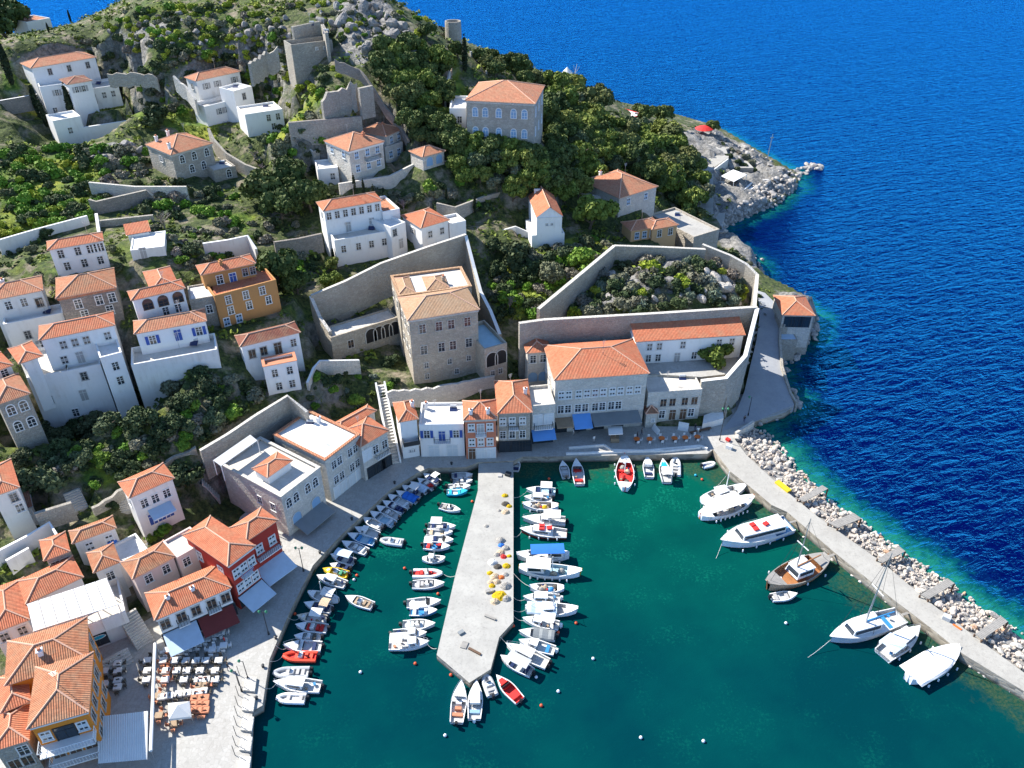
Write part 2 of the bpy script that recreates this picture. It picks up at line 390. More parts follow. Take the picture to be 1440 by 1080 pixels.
class House:
    def __init__(s,name,label,cat='house',group=None): s.a=(name,label,cat,group); s.r=None; s.n=0
    def block(s,FL,FR,dep,ze,by=None,zb=None,wall='white',roof='hip',rm='tile',pitch=.42,win=(),over=.35,deep=8.,par=.7,tp=True,cornice=None,name='wall',base='FL'):
        a,b=U(*FL,ze),U(*FR,ze); u=norm2(b-a); v=V((-u.y,u.x,0)); W=(b-a).length
        if isinstance(dep,tuple):
            q=U(dep[1],dep[2],ze); D=(q-(a if dep[0]=='L' else b)).dot(v)
        else: D=dep
        if zb is None: zb=zat(a if base=='FL' else b,by)
        if s.r is None:
            s.r=thing(s.a[0],s.a[1],s.a[2],(*((a+b)/2+v*(D/2)).xy,zb),s.a[3]); HOUSES[s.a[1]]=s
        o=over if roof in('hip','gable','gablev','shed') else 0.
        wa=a+(u+v)*o; w,d=W-2*o,D-2*o
        if DBG: print('%-22s W%5.1f D%5.1f ze%5.1f zb%5.1f h%5.1f at %d,%d  %s'%(s.a[0],W,D,ze,zb,ze-zb,a.x,a.y,s.a[1][:30]))
        c=[wa,wa+u*w,wa+u*w+v*d,wa+v*d]; z0=zb-deep
        mb=MB()
        def P(p,z): return (p.x,p.y,z)
        if roof=='flat':
            t=.28; i=[wa+(u+v)*t,wa+u*(w-t)+v*t,wa+u*(w-t)+v*(d-t),wa+u*t+v*(d-t)]; zf=ze-par
            for k in range(4):
                j=(k+1)%4
                mb.poly([P(c[k],z0),P(c[j],z0),P(c[j],ze),P(c[k],ze)])
                mb.poly([P(c[k],ze),P(c[j],ze),P(i[j],ze),P(i[k],ze)],1)
                mb.poly([P(i[j],zf-.3),P(i[k],zf-.3),P(i[k],ze),P(i[j],ze)])
            wo=mb.build(name,[wall,'pwhite' if wall in('white','white2') else wall],s.r)
            rb=MB(); rb.poly([P(x,zf) for x in i]); ro=rb.build('roof',[rm],s.r)
        else:
            for k in range(4):
                j=(k+1)%4; mb.poly([P(c[k],z0),P(c[j],z0),P(c[j],ze),P(c[k],ze)])
            rb=MB(); e=[a,a+u*W,a+u*W+v*D,a+v*D]; th=.14
            E=[P(x,ze) for x in e]; Eu=[P(x,ze-th) for x in e]
            sh=min(W,D); rise=pitch*sh/2
            if roof=='hip':
                if W>=D: r0,r1=a+u*D/2+v*D/2,a+u*(W-D/2)+v*D/2
                else: r0,r1=a+u*W/2+v*W/2,a+u*W/2+v*(D-W/2)
                R0,R1=P(r0,ze+rise),P(r1,ze+rise)
                if W>=D:
                    fs=[[E[0],E[1],R1,R0],[E[1],E[2],R1],[E[2],E[3],R0,R1],[E[3],E[0],R0]]; rl=[(E[0],R0),(E[3],R0),(E[1],R1),(E[2],R1),(R0,R1)]
                else:
                    fs=[[E[0],E[1],R0],[E[1],E[2],R1,R0],[E[2],E[3],R1],[E[3],E[0],R0,R1]]; rl=[(E[0],R0),(E[1],R0),(E[2],R1),(E[3],R1),(R0,R1)]
            elif roof=='gablev':     # ridge runs away from the front
                rise=pitch*W/2; R0,R1=P(a+u*W/2,ze+rise),P(a+u*W/2+v*D,ze+rise)
                fs=[[E[1],E[2],R1,R0],[E[3],E[0],R0,R1]]; rl=[(R0,R1)]
                q0=wa+u*(w/2); mb.poly([P(c[0],ze),P(c[1],ze),P(q0,ze+rise-.1)]); q1=q0+v*d; mb.poly([P(c[2],ze),P(c[3],ze),P(q1,ze+rise-.1)])
            elif roof=='gable':
                rise=pitch*D/2; R0,R1=P(a+v*D/2,ze+rise),P(a+u*W+v*D/2,ze+rise)
                fs=[[E[0],E[1],R1,R0],[E[2],E[3],R0,R1]]; rl=[(R0,R1)]
                q0=wa+v*(d/2); mb.poly([P(c[3],ze),P(c[0],ze),P(q0,ze+rise-.1)]); q1=q0+u*w; mb.poly([P(c[1],ze),P(c[2],ze),P(q1,ze+rise-.1)])
            else:                    # shed: rises to the back
                rise=pitch*D; T2,T3=P(e[2],ze+rise),P(e[3],ze+rise)
                fs=[[E[0],E[1],T2,T3]]; rl=[]; mb.poly([P(c[1],ze),P(c[2],ze),P(c[2],ze+rise-.1)]); mb.poly([P(c[3],ze),P(c[0],ze),P(c[3],ze+rise-.1)]); mb.poly([P(c[2],ze),P(c[3],ze),P(c[3],ze+rise-.1),P(c[2],ze+rise-.1)])
            for f in fs: rb.poly(f)
            for k in range(4):
                j=(k+1)%4
                if roof in('gable','gablev','shed'): continue
                rb.poly([Eu[k],Eu[j],E[j],E[k]],1)
            rb.poly(Eu[::-1],2)
            for p,q in rl: rb.tube(p,q,.13,.13,5,1)
            wo=mb.build(name,[wall],s.r); ro=rb.build('roof',[rm,'ridge','pwhite'],s.r)
            if cornice:
                kb=MB(); t=.14
                o4=[wa-(u+v)*t,wa+u*(w+t)-v*t,wa+u*(w+t)+v*(d+t),wa-u*t+v*(d+t)]
                kb.hexa([P(x,ze-.62) for x in o4],[P(x,ze-.15) for x in o4]); kb.build('cornice',[cornice],s.r)
        s.n+=1
        s.f=dict(a=wa,u=u,v=v,w=w,d=d,ze=ze,zb=zb,roof=roof,rise=(pitch*min(W,D)/2 if roof=='hip' else 0),par=par)
        FOOT.append((wa,u,v,w,d,zb,tp))
        for x in win: s.win(*x)
        if roof in('hip','flat') and W>5.5 and WR.random()<.5:
            q=wa+u*(w*WR.uniform(.2,.8))+v*(d*WR.uniform(.3,.7)); zq=ze-.6; ab=MB(); hh=3.2+(pitch*min(W,D)/2 if roof=='hip' else 0); ab.tube((q.x,q.y,zq),(q.x,q.y,zq+hh),.045,.03,4)
            for i in range(4): ab.box((q.x,q.y,zq+hh-.15-i*.22),(.9-.15*i,.04,.04),.6)
            ab.build('roof_aerial',['steel'],s.r)
            if roof=='flat':
                tb=MB(); q=wa+u*(w*.75)+v*(d*.8); tb.tube((q.x-.6,q.y,zq+.7),(q.x+.6,q.y,zq+.7),.28,.28,10); tb.hexa([(q.x-.7,q.y-1.1,zq+.0),(q.x+.7,q.y-1.1,zq+.0),(q.x+.7,q.y-.15,zq+.5),(q.x-.7,q.y-.15,zq+.5)],[(q.x-.7,q.y-1.1,zq+.06),(q.x+.7,q.y-1.1,zq+.06),(q.x+.7,q.y-.15,zq+.56),(q.x-.7,q.y-.15,zq+.56)],1); tb.build('solar_heater',['gelg','navy'],s.r)
        if tp:
            for x in c: TP.append((x.x,x.y,zb))
        return s
    def face(s,k):
        f=s.f; a,u,v,w,d=f['a'],f['u'],f['v'],f['w'],f['d']
        return {'F':(a,u,w,-v),'L':(a+v*d,-v,d,-u),'R':(a+u*w,v,d,u),'B':(a+u*w+v*d,-u,w,v)}[k]
    def win(s,k,fz,us,kind):
        if kind=='w': kind=WR.choice(('w','w','wo','wb','g'))
        f=s.f; p,di,L,out=s.face(k); h=WT[kind][1]
        if isinstance(us,int): us=[(i+.5)/us for i in range(us)]
        z=f['zb']+(f['ze']-f['zb'])*fz
        for x in us:
            q=p+di*(L*x)+out*.004; q.z=z
            put(wmesh(kind),'door' if WT[kind][2]=='door' else ('archway' if kind=='arch' else 'window'),s.r,q-WL[s.r],math.atan2(di.y,di.x))
        return s
    def slab(s,name,k,u0,u1,z0,z1,out,mat,out0=0.02,dz=0.):      # a box standing off a wall face
        f=s.f; p,di,L,o=s.face(k); H_=f['ze']-f['zb']; za,zc=f['zb']+H_*z0,f['zb']+H_*z1
        A=p+di*(L*u0)+o*out0; B=p+di*(L*u1)+o*out0; A2=A+o*(out-out0); B2=B+o*(out-out0)
        b=MB(); b.hexa([(A2.x,A2.y,za-dz),(B2.x,B2.y,za-dz),(B.x,B.y,za),(A.x,A.y,za)],[(A2.x,A2.y,zc-dz),(B2.x,B2.y,zc-dz),(B.x,B.y,zc),(A.x,A.y,zc)])
        return b.build(name,[mat],s.r)
    def awning(s,k,u0,u1,fz,out,mat,drop=1.):
        s.slab('awning',k,u0,u1,fz,fz+.012,out,mat,.03,drop)
    def balcony(s,k,u0,u1,fz,out=1.1,mat='pwhite',rail='iron',solid=False):
        f=s.f; p,di,L,o=s.face(k); z=f['zb']+(f['ze']-f['zb'])*fz
        A=p+di*(L*u0); B=p+di*(L*u1); b=MB(); A2,B2=A+o*out,B+o*out
        b.hexa([(A2.x,A2.y,z-.18),(B2.x,B2.y,z-.18),(B.x,B.y,z-.18),(A.x,A.y,z-.18)],[(A2.x,A2.y,z),(B2.x,B2.y,z),(B.x,B.y,z),(A.x,A.y,z)])
        bo=b.build('balcony',[mat],s.r); r=MB(); pts=[A+o*.05,A2,B2,B+o*.05]
        for q0,q1 in zip(pts,pts[1:]):
            if solid:
                n=(q1-q0).cross(V((0,0,1))).normalized()*.06
                r.hexa([(q0.x-n.x,q0.y-n.y,z),(q1.x-n.x,q1.y-n.y,z),(q1.x+n.x,q1.y+n.y,z),(q0.x+n.x,q0.y+n.y,z)][::-1],[(q0.x-n.x,q0.y-n.y,z+1),(q1.x-n.x,q1.y-n.y,z+1),(q1.x+n.x,q1.y+n.y,z+1),(q0.x+n.x,q0.y+n.y,z+1)][::-1])
            else:
                r.tube((*q0.xy,z+1),(*q1.xy,z+1),.05,.05,4); m=max(2,int((q1-q0).length/.35))
                for i in range(m+1):
                    q=q0.lerp(q1,i/m); r.tube((*q.xy,z),(*q.xy,z+1),.03,.03,4)
        r.build('railing',[rail],bo); return s
    def chimney(s,fu,fv,h=1.3,mat='white',w=.6,top='terra'):
        f=s.f; q=f['a']+f['u']*(f['w']*fu)+f['v']*(f['d']*fv); z=f['ze']-f['par'] if f['roof']=='flat' else f['ze']
        zt=f['ze']+f['rise']*.6+h; b=MB(); rz=math.atan2(f['u'].y,f['u'].x)
        b.box((q.x,q.y,(z+zt)/2),(w,w,zt-z),rz); b.box((q.x,q.y,zt+.06),(w+.2,w+.2,.12),rz); b.box((q.x,q.y,zt+.3),(w*.6,w*.6,.36),rz,1); b.build('chimney',[mat,top],s.r); return s
    def rim(s,mat='tile',h=.16):       # tiled edge round a flat roof
        f=s.f; a,u,v,w,d,z=f['a'],f['u'],f['v'],f['w'],f['d'],f['ze']; b=MB(); t=.45
        o=[a-(u+v)*.1,a+u*(w+.1)-v*.1,a+u*(w+.1)+v*(d+.1),a-u*.1+v*(d+.1)]; i=[a+(u+v)*t,a+u*(w-t)+v*t,a+u*(w-t)+v*(d-t),a+u*t+v*(d-t)]
        for k in range(4):
            j=(k+1)%4; b.hexa([(*x.xy,z+.003) for x in (o[k],o[j],i[j],i[k])],[(*x.xy,z+h) for x in (o[k],o[j],i[j],i[k])])
        b.build('tiled_edge',[mat],s.r); return s
def at(s,fu,fv,dz=0.):                 # a point on a block's roof floor
    f=s.f; q=f['a']+f['u']*(f['w']*fu)+f['v']*(f['d']*fv); return V((q.x,q.y,f['ze']-f['par']+dz))
# ---------------------------------------------------------------- houses (image positions of eave corners, true heights)
HS=lambda *a,**k: House(*a,**k)
Fl=dict(roof='flat')
# waterfront, bottom left
h=HS('hotel','orange hotel with a weathered hipped roof and white balcony beside the square','hotel').block((37,1026),(125,1001),('R',125,918),11,zb=1.5,wall='orange',rm='tileold',cornice='pwhite',win=[('F',.72,[.16,.82],'s'),('F',.68,[.5],'dg'),('F',.3,[.2,.5,.8],'dw'),('R',.72,4,'m'),('R',.35,4,'m')])
h.balcony('F',.0,1.,.56,1.9,rail='pwhite').balcony('F',.05,.95,.22,1.6,rail='pwhite')
hotel=h
h.block((6,965),(125,926),7.5,10.6,zb=1.5,wall='orange',rm='tileold',tp=False,win=[('R',.7,2,'m'),('R',.4,2,'m')]).chimney(.45,.3,.8)
h.block((0,1004),(44,985),6,9.2,zb=1.5,wall='cream',rm='tile',tp=False)
HS('house','low stone house with new red tiles and a shuttered window left of the orange hotel').block((-14,1058),(41,1041),('R',30,988),8.2,zb=1.5,wall='rubble',rm='tile',win=[('F',.72,[.75],'p'),('F',.4,[.3,.7],'m')])
r=HS('restaurant','grey terrace restaurant with a blue oval sign below the cream awning','restaurant').block((52,911),(177,864),8.5,6.0,zb=1.5,wall='white2',rm='floor',par=1.0,win=[('F',.42,[.2],'dg'),('F',.36,[.62],'dg')],**Fl)
rest=r
HS('house','L shaped house with long new red roof behind the cream awning').block((-16,893),(42,871),9,8.6,zb=2.5,rm='tile',win=[('F',.7,2,'w')]).block((36,850),(118,811),5.5,8.8,zb=3.5,rm='tile',tp=False)
L4=HS('shop_house','long white shop house with new red roof and two stubby chimneys on the quay').block((217,873),(326,826),('L',184,842),8.0,zb=1.5,rm='tile',wall='white',cornice='pwhite',win=[('F',.72,[.08,.3,.5,.72,.92],'m'),('F',.25,[.1,.3,.5,.7,.9],'dg')])
L4.balcony('F',.22,.38,.54,.8).balcony('F',.64,.82,.54,.8); L4.awning('F',.0,.46,.44,3.6,'clothb',1.1); L4.awning('F',.48,.98,.44,3.0,'maroon',1.1)
L4.chimney(.22,.35,.5,w=.5).chimney(.55,.3,.5,w=.5)
HS('house','pale pink house with weathered orange roof behind the shop row').block((186,815),(248,782),('L',157,797),9.6,zb=4,wall='pink',rm='tileold',win=[('F',.7,[.3,.75],'g')],tp=False)
h=HS('house','pale pink flat roofed house between brown roof and red house').block((249,784),(288,762),('L',231,760),9.8,zb=3.,wall='pink',rm='floor',par=.4,win=[('F',.75,[.25,.75],'g')],tp=False,**Fl)
L6=HS('house','red house with weathered hipped roof and blue balcony on the quay').block((320,797),(360,767),('L',268,744),11.5,zb=1.5,wall='red',rm='tile',cornice='pwhite',win=[('F',.74,[.2,.5,.82],'s'),('F',.42,[.2,.5,.82],'s'),('F',.14,[.3,.7],'dg'),('L',.7,2,'s')])
L6.balcony('F',.3,.72,.6,.9,rail='lblue').awning('F',.0,1.,.26,3.2,'clothb',1.1)
h=HS('house','dark red house with newest red roof beside the grey stone bank').block((346,762),(392,731),('L',322,742),11.2,zb=1.5,wall='red',rm='tile',win=[('F',.66,[.3,.75],'s'),('F',.14,[.4,.8],'dg')])
h.balcony('F',.12,.92,.5,1.0).awning('F',.0,1.,.28,3.4,'clothb',1.1)
# slope behind, lower left
HS('house','small white house with red hipped roof and blue verandah under the big dark tree').block((181,701),(246,672),('L',161,680),14.,by=757,wall='white2',rm='tile',win=[('F',.72,[.24,.5,.78],'g'),('F',.3,[.3,.5,.7],'db'),('L',.7,1,'g')]).slab('verandah_roof','F',.25,.8,.5,.53,2.4,'clothb',.03,.4)
HS('house','low white house with mottled brown roof below the stairway').block((101,765),(164,742),('L',90,749),10.,by=790,wall='white2',rm='tileold',win=[('F',.5,[.3,.8],'s')])
h=HS('terrace_house','flat whitewashed roof terrace with a blue tank','house').block((163,797),(209,773),('L',150,770),7.0,zb=3.5,wall='white',rm='floorw',par=.5,**Fl)
terr=h
HS('house','small house with patchy brown pyramid roof behind the shop house').block((131,806),(170,790),('L',110,782),9.2,zb=4,wall='white2',rm='tileold',win=[('F',.6,[.5],'g')])
HS('house','small grey stone house with orange pyramid roof inside the white walled yard').block((61,789),(99,775),('L',47,763),10.,by=818,wall='rubble',rm='tile',win=[('F',.55,[.3,.72],'m')])
HS('house','house with smooth red roof and one grey window at the picture edge').block((-14,700),(28,685),('R',0,650),15.5,by=735,wall='white2',rm='tile',win=[('F',.68,[.72],'w'),('F',.25,[.75],'w')])
HS('shed','low white lean-to with dark tile canopy below the red roofed house','shed').block((16,722),(46,712),3.5,10.,by=748,wall='white2',roof='shed',rm='tiledark',pitch=.2,win=[('F',.4,[.5],'m')])
HS('house','grey stone house with four white arched windows beside the white tower house').block((-6,570),(43,553),('R',28,524),22.5,by=612,base='FR',wall='rubble',rm='tile2',win=[('F',.78,[.3,.72],'a'),('F',.4,[.3,.75],'a')],pitch=.5)
HS('house','small house with red roof peeping above the stone house at the edge').block((-10,524),(19,513),6,24.,by=540,wall='white2',rm='tile',win=[('F',.5,[.5],'g')])
M1=HS('house','tall white tower house with roof terrace and hexagonal porch roof')
M1.block((37,531),(93,522),10,21.,by=606,rm='floor',par=.6,win=[('F',.55,[.35],'g'),('F',.25,[.85],'g')],**Fl)
M1.block((92,522),(141,512),8,21.,by=600,rm='floor',par=.6,win=[('F',.86,[.45],'w'),('F',.55,[.25],'d')],**Fl)
M1.block((140,503),(171,495),('L',134,482),24.,by=574,rm='floorw',par=.7,win=[('F',.78,[.55],'g'),('F',.5,[.55],'g')],**Fl)
M1.block((54,479),(162,457),5.5,27.,zb=20.,rm='tile',win=[('F',.72,[.26,.42,.58,.88],'w'),('F',.3,[.2,.72],'w'),('F',.28,[.42],'d')],tp=False)
M1.block((26,512),(61,500),('L',15,489),25.,zb=22,rm='tile',wall='white',over=.9,tp=False)
h=HS('house','white house with bright blue windows and a walled terrace').block((188,470),(291,451),5.,25.5,by=503,rm='tile2',win=[('F',.6,[.2,.88],'b'),('F',.6,[.57],'db'),('L',.5,1,'w')])
h.block((184,513),(305,491),6,21.8,by=533,name='terrace_wall',wall='white2',rm='floor',par=1.,**Fl)
HS('house','white house with dark arched windows and an L shaped new red roof').block((184,423),(261,405),('L',174,411),29.5,by=455,rm='tile',win=[('F',.66,[.25,.55,.85],'k'),('F',.2,[.55,.8],'g')]).block((212,410),(252,401),9,29.4,zb=24,rm='tile',tp=False)
HS('house','brown stone house with big mottled pyramid roof').block((78,420),(164,404),('L',74,392),29.8,by=462,wall='darkst',rm='tileold',win=[('F',.68,[.3,.67,.9],'p'),('F',.3,[.35,.8],'p')],cornice='tile2')
HS('house','white two storey house with red roof above the brown stone house').block((66,352),(146,338),('L',63,340),33.,by=390,rm='tile',win=[('F',.76,[.18,.5],'w'),('F',.76,[.73,.8,.87,.94],'g'),('F',.3,[.22,.55,.86],'g')])
HS('house','wide white house with faded roof at the left picture edge').block((-18,424),(61,408),('R',50,389),29.,by=437,base='FR',rm='tile2',wall='white2',win=[('F',.6,[.3,.6],'g'),('F',.45,[.88],'m')]).chimney(.3,.7,.7)
HS('house','flat roofed white house between the pyramid roof and the tower house').block((4,456),(88,440),('L',0,443),25.,by=500,wall='white2',rm='floorw',par=.8,win=[('F',.55,[.32,.7],'w'),('F',.2,[.5],'w')],**Fl)
HS('shed','low shed with half red and half whitewashed roof','shed').block((183,352),(231,346),('L',176,331),30.,by=362,rm='floorw',par=.2,wall='white2',win=[('F',.4,[.35],'d')],**Fl).block((177,331),(212,325),3.5,30.6,zb=28,roof='shed',rm='tile',pitch=.3,tp=False)
o=HS('house','ochre house stepping down the slope below the pines').block((282,387),(360,370),('L',272,374),28.5,by=412,wall='ochre',rm='tile',win=[('F',.5,[.3],'p'),('F',.4,[.55],'db'),('F',.6,[.8,.95],'w')]).chimney(.4,.3,.6,'ochre')
o.block((301,416),(388,393),7.5,26.,by=461,wall='ochre',rm='tile',par=.5,win=[('F',.78,[.2,.48,.75],'g'),('F',.45,[.2,.5,.82],'g'),('F',.14,[.1,.3],'l')],**Fl)
HS('annexe','small whitewashed annexe with stone base beside the ochre house','annexe').block((266,422),(301,416),6,25.5,by=463,wall='rubble',rm='floorw',par=.3,win=[('F',.6,[.7],'g')],**Fl)
h=HS('house','small white house with dark red roof over a red edged terrace').block((337,488),(423,467),4.5,21.,by=512,rm='tiledark',roof='hip',win=[('F',.4,[.15,.35],'m'),('F',.45,[.88],'g'),('F',.35,[.6],'dw')])
h.block((370,516),(417,507),('L',366,504),18.5,by=556,rm='terra',par=.5,win=[('F',.72,[.3,.75],'g'),('F',.25,[.35,.75],'g')],tp=True,**Fl).rim('terra',.1)
# palace
P=HS('mansion','tall tan stone mansion with ochre hipped roof above the harbour','mansion')
P.block((573,451),(675,435),('L',560,418),22.5,by=540,wall='palace',rm='tileocre',cornice='palest',win=[('F',.83,[.18,.42,.6,.84],'q'),('F',.5,[.18,.44,.61,.85],'q'),('F',.25,[.2,.55,.84],'o'),('F',.07,[.2,.65],'o'),('L',.8,3,'q'),('L',.45,3,'q')])
P.block((560,418),(663,404),('L',544,390),22.2,zb=8,wall='palace',rm='floor',par=.12,tp=False,win=[('L',.8,2,'q')],**Fl).rim('tileocre',.35)
P.block((561,414),(584,411),('L',547,392),22.4,zb=12,wall='palace',roof='hip',rm='tileocre',tp=False).block((600,408),(632,404),6,22.4,zb=12,wall='palace',rm='tileocre',tp=False)
P.chimney(.9,.4,.6,'palace')
P.block((465,475),(559,446),4.5,15.,by=508,wall='palace',roof='flat',rm='palest',par=.3,name='loggia_wall',win=[('F',.58,[.58,.70,.82,.94],'arch'),('F',.5,[.27],'m')])
P.block((681,491),(713,482),('R',680,450),15.5,by=538,wall='palace',roof='flat',rm='deckb',par=.9,name='tower_wall',win=[('F',.64,[.32,.72],'arch'),('F',.22,[.35,.7],'o')])
P.block((600,388),(660,372),4.5,18.5,by=402,base='FR',wall='palace',roof='flat',rm='floor',par=.3,name='rear_wall',win=[('F',.55,[.85],'m')],tp=False)
# white houses on the middle slope
h=HS('house','large white house with seven upper windows and red roof above the walled garden').block((454,297),(538,282),('L',440,285),30.,by=338,rm='tile',win=[('F',.78,7,'w'),('F',.3,[.38,.8],'d'),('L',.7,1,'w')])
h.block((470,338),(550,324),5.5,24.5,by=375,rm='floor',par=.7,win=[('F',.62,[.14,.4,.63,.86],'w')],**Fl)
h.block((549,320),(570,312),7,26.,by=356,rm='floorw',par=.6,win=[('F',.75,[.25],'w'),('F',.25,[.6],'d')],**Fl)
h.block((538,298),(562,293),9,27.5,by=320,rm='tile2',par=.6,tp=False,**Fl)
HS('house','white house with red pyramid roof beside the long garden wall').block((592,321),(633,309),('L',570,301),25.5,by=347,rm='tile',win=[('F',.5,[.3,.75],'w'),('L',.5,1,'w')]).block((632,315),(655,310),5,24.5,by=338,rm='floor',par=.6,**Fl)
h=HS('mansion','pale stone mansion with two red roofs and blue shutters','mansion').block((490,213),(541,199),('L',454,198),37.,by=250,wall='palest',rm='tile2',cornice='pwhite',win=[('F',.76,[.2,.52,.82],'l'),('F',.26,[.2,.52,.82],'l'),('L',.75,2,'l')]).chimney(.65,.3,.7,'terra')
h.balcony('F',.42,.85,.46,1.2)
h.block((543,192),(568,180),('L',505,183),36.5,by=214,wall='palest',rm='tile2',win=[('F',.6,[.3,.75],'l')],tp=False).chimney(.5,.4,.6,'terra')
h.block((541,207),(566,199),7,34.,zb=29.5,wall='palest',rm='floor',par=.6,tp=False,win=[('F',.5,[.3,.75],'l')],**Fl)
HS('outhouse','small white flat roofed cube beside the pale stone mansion','outhouse').block((446,238),(475,235),6.5,32.,by=262,rm='floorw',par=.4,win=[('F',.5,[.7],'w')],**Fl)
HS('pavilion','low stone pavilion with two arches and a red roof','pavilion').block((594,221),(627,212),('L',582,210),34.,by=237,wall='palest',rm='tile2',win=[('F',.42,[.3,.75],'gar')])
h=HS('mansion','large grey stone mansion with rows of white arched windows among pines','mansion').block((653,141),(753,146),('R',761,120),45.,zb=31.5,wall='ashlar',rm='tile2',cornice='palest',pitch=.36,win=[('F',.8,[.13,.28,.48,.7,.86],'al'),('F',.45,[.13,.28,.48,.7,.86],'al'),('F',.12,[.3,.5,.7],'al'),('R',.8,3,'al'),('R',.45,3,'al')])
HS('annexe','small white annexe joined to the grey stone mansion','annexe').block((632,152),(655,152),11,41.5,zb=32,rm='floorw',par=.6,win=[('F',.7,[.6],'g')],tp=False,**Fl)
# hillside, top left
h=HS('house','large white house with red roof stepping down beside the black cypresses').block((43,96),(136,80),('L',33,88),45.,by=124,rm='tile2',win=[('F',.66,[.25,.55,.85],'w')],pitch=.36)
h.block((55,122),(94,117),6,41.,by=166,rm='floorw',par=.7,win=[('F',.75,[.55],'w'),('F',.2,[.3,.75],'w')],**Fl)
h.block((94,119),(130,113),7,42.,by=150,rm='tiledark',pitch=.3,win=[('F',.7,[.3,.6],'w')])
h.block((94,130),(166,119),9,39.,by=160,rm='floor',par=.8,win=[('F',.62,[.28,.68,.86],'w'),('F',.5,[.46],'dw')],**Fl)
h.block((74,170),(113,163),7,35.5,by=204,rm='floorw',par=.5,win=[('F',.5,[.5],'w')],**Fl)
h.block((112,180),(191,168),.6,32.5,by=201,rm='floorw',par=.1,name='garden_wall',**Fl)
h=HS('house','white house with faded red roof and a deep verandah on the hillside').block((275,114),(339,100),('L',266,107),43.,by=140,rm='tile2',win=[('F',.6,[.2,.45,.85],'w'),('L',.6,1,'w')])
h.block((287,150),(352,134),5.5,38.,by=178,rm='floor',par=.9,win=[('F',.6,[.3,.45,.6],'w'),('F',.5,[.88],'d')],**Fl)
h.block((328,128),(354,121),6,41.5,by=150,rm='floorw',par=.6,tp=False,win=[('F',.5,[.5],'w')],**Fl)
HS('house','white flat roofed cube house below the white verandah house').block((344,161),(397,153),8,38.5,by=193,rm='floor',par=.5,win=[('F',.7,[.6,.85],'w'),('F',.3,[.7],'w')],**Fl)
h=HS('house','grey stone house with red roof and white arched windows on the hillside').block((240,218),(300,201),('L',211,201),35.,by=252,wall='ashlar',rm='tile2',cornice='palest',win=[('F',.7,[.22,.52,.84],'a'),('F',.22,[.4,.7],'a'),('L',.6,1,'w')]).chimney(.1,.2,.4).chimney(.5,.9,.7).chimney(.15,.8,.5)
h.block((300,240),(331,233),6,30.,by=256,wall='ashlar',rm='floor',par=.4,win=[('F',.5,[.65],'a')],**Fl)
HS('house','far white house with flat tiled roof behind the hilltop').block((37,31),(70,25),9,48.,zb=42,rm='tile2',par=.3,win=[('F',.4,[.4],'w')],tp=True,**Fl)
# right shoulder
h=HS('chapel','small white chapel with red gable roof and a rounded apse','chapel').block((754,306),(792,304),('L',737,276),25.,by=330,roof='gablev',rm='tile',pitch=.75,over=.2,win=[('F',.55,[.4,.6],'t')])
h.block((748,331),(794,328),9,20.5,by=349,name='plinth',rm='floor',par=.1,**Fl)
chap=h
h=HS('house','pale stone house with wide salmon roof near the headland').block((871,279),(926,262),('L',820,252),22.5,by=303,wall='palest',rm='tile2',win=[('F',.6,[.25,.72],'l'),('R',.5,2,'l')]).chimney(.3,.8,.6)
h.block((806,268),(868,282),5,20.5,by=290,rm='floorw',par=.5,tp=False,**Fl)
HS('house','low ochre house with pale red roof beside the stone terrace').block((887,325),(933,318),('L',874,312),17.5,by=341,wall='ochre2',rm='tile2',win=[('F',.45,[.2,.45,.7],'l')]).block((917,323),(955,316),5,17.4,by=338,wall='ochre2',rm='tile2',win=[('F',.45,[.3,.75],'p')],tp=False)
HS('terrace','raised stone terrace with pale paved top above the rocky shore','terrace').block((976,333),(1012,322),('L',928,297),14.5,by=360,wall='ashlar',rm='conc',par=.5,**Fl)
# harbour front
h=HS('custom_house','large stone quayside building with bright red hipped roof','building').block((779,535),(914,525),('L',774,484),14.3,zb=1.5,wall='palest',rm='tile',pitch=.4,cornice='palest',win=[('F',.70,[.07,.15,.26,.35,.44,.53,.63,.72,.82,.91],'s'),('F',.44,[.07,.15,.26,.34,.45,.53,.63,.71],'p'),('F',.1,[.08,.3,.5,.72],'dg'),('L',.7,3,'s')])
h.awning('F',.2,.4,.32,3.2,'awnb',1.2); h.slab('pergola','F',.41,.94,.30,.32,3.4,'clothg',.03,.5); h.slab('slatted_pergola','F',.01,.19,.27,.285,2.8,'woodl',.03,.3)
cust=h
h=HS('house','long white two storey house with red roof under the fortress wall').block((893,481),(1049,471),('R',1057,448),15.,by=515,rm='tile',pitch=.36,roof='shed',win=[('F',.72,[.13,.22,.44,.78,.9],'w'),('F',.25,[.13,.22,.56],'g'),('F',.2,[.4],'d')],tp=True)
a=HS('building','low stone quayside building with flat cream roof and two brown doors','building').block((912,552),(988,547),('L',914,527),9.3,zb=2.2,wall='palest',rm='floor',par=.4,win=[('F',.62,[.3,.47,.7,.88],'m'),('F',.22,[.3,.85],'p'),('F',.18,[.5,.7],'dw')],**Fl)
annex=a
h=HS('stone_kiosk','small square stone tower with dark red pyramid roof on the quay','kiosk').block((908,582),(927,581),2.6,5.2,zb=1.5,wall='palest',rm='tiledark',pitch=.8,over=.25,win=[('F',.5,[.65],'t')],tp=False)
h=HS('shop_house','narrow stone shop house with flat cream terrace and shade blue awning').block((748,571),(781,568),('R',774,540),10.6,zb=1.5,wall='palest',rm='floor',par=.6,win=[('F',.62,[.3,.7],'ds'),('F',.14,[.25,.7],'dg')],**Fl)
h.balcony('F',.1,.9,.44,.9).awning('F',.0,1.,.36,2.2,'awnb',1.)
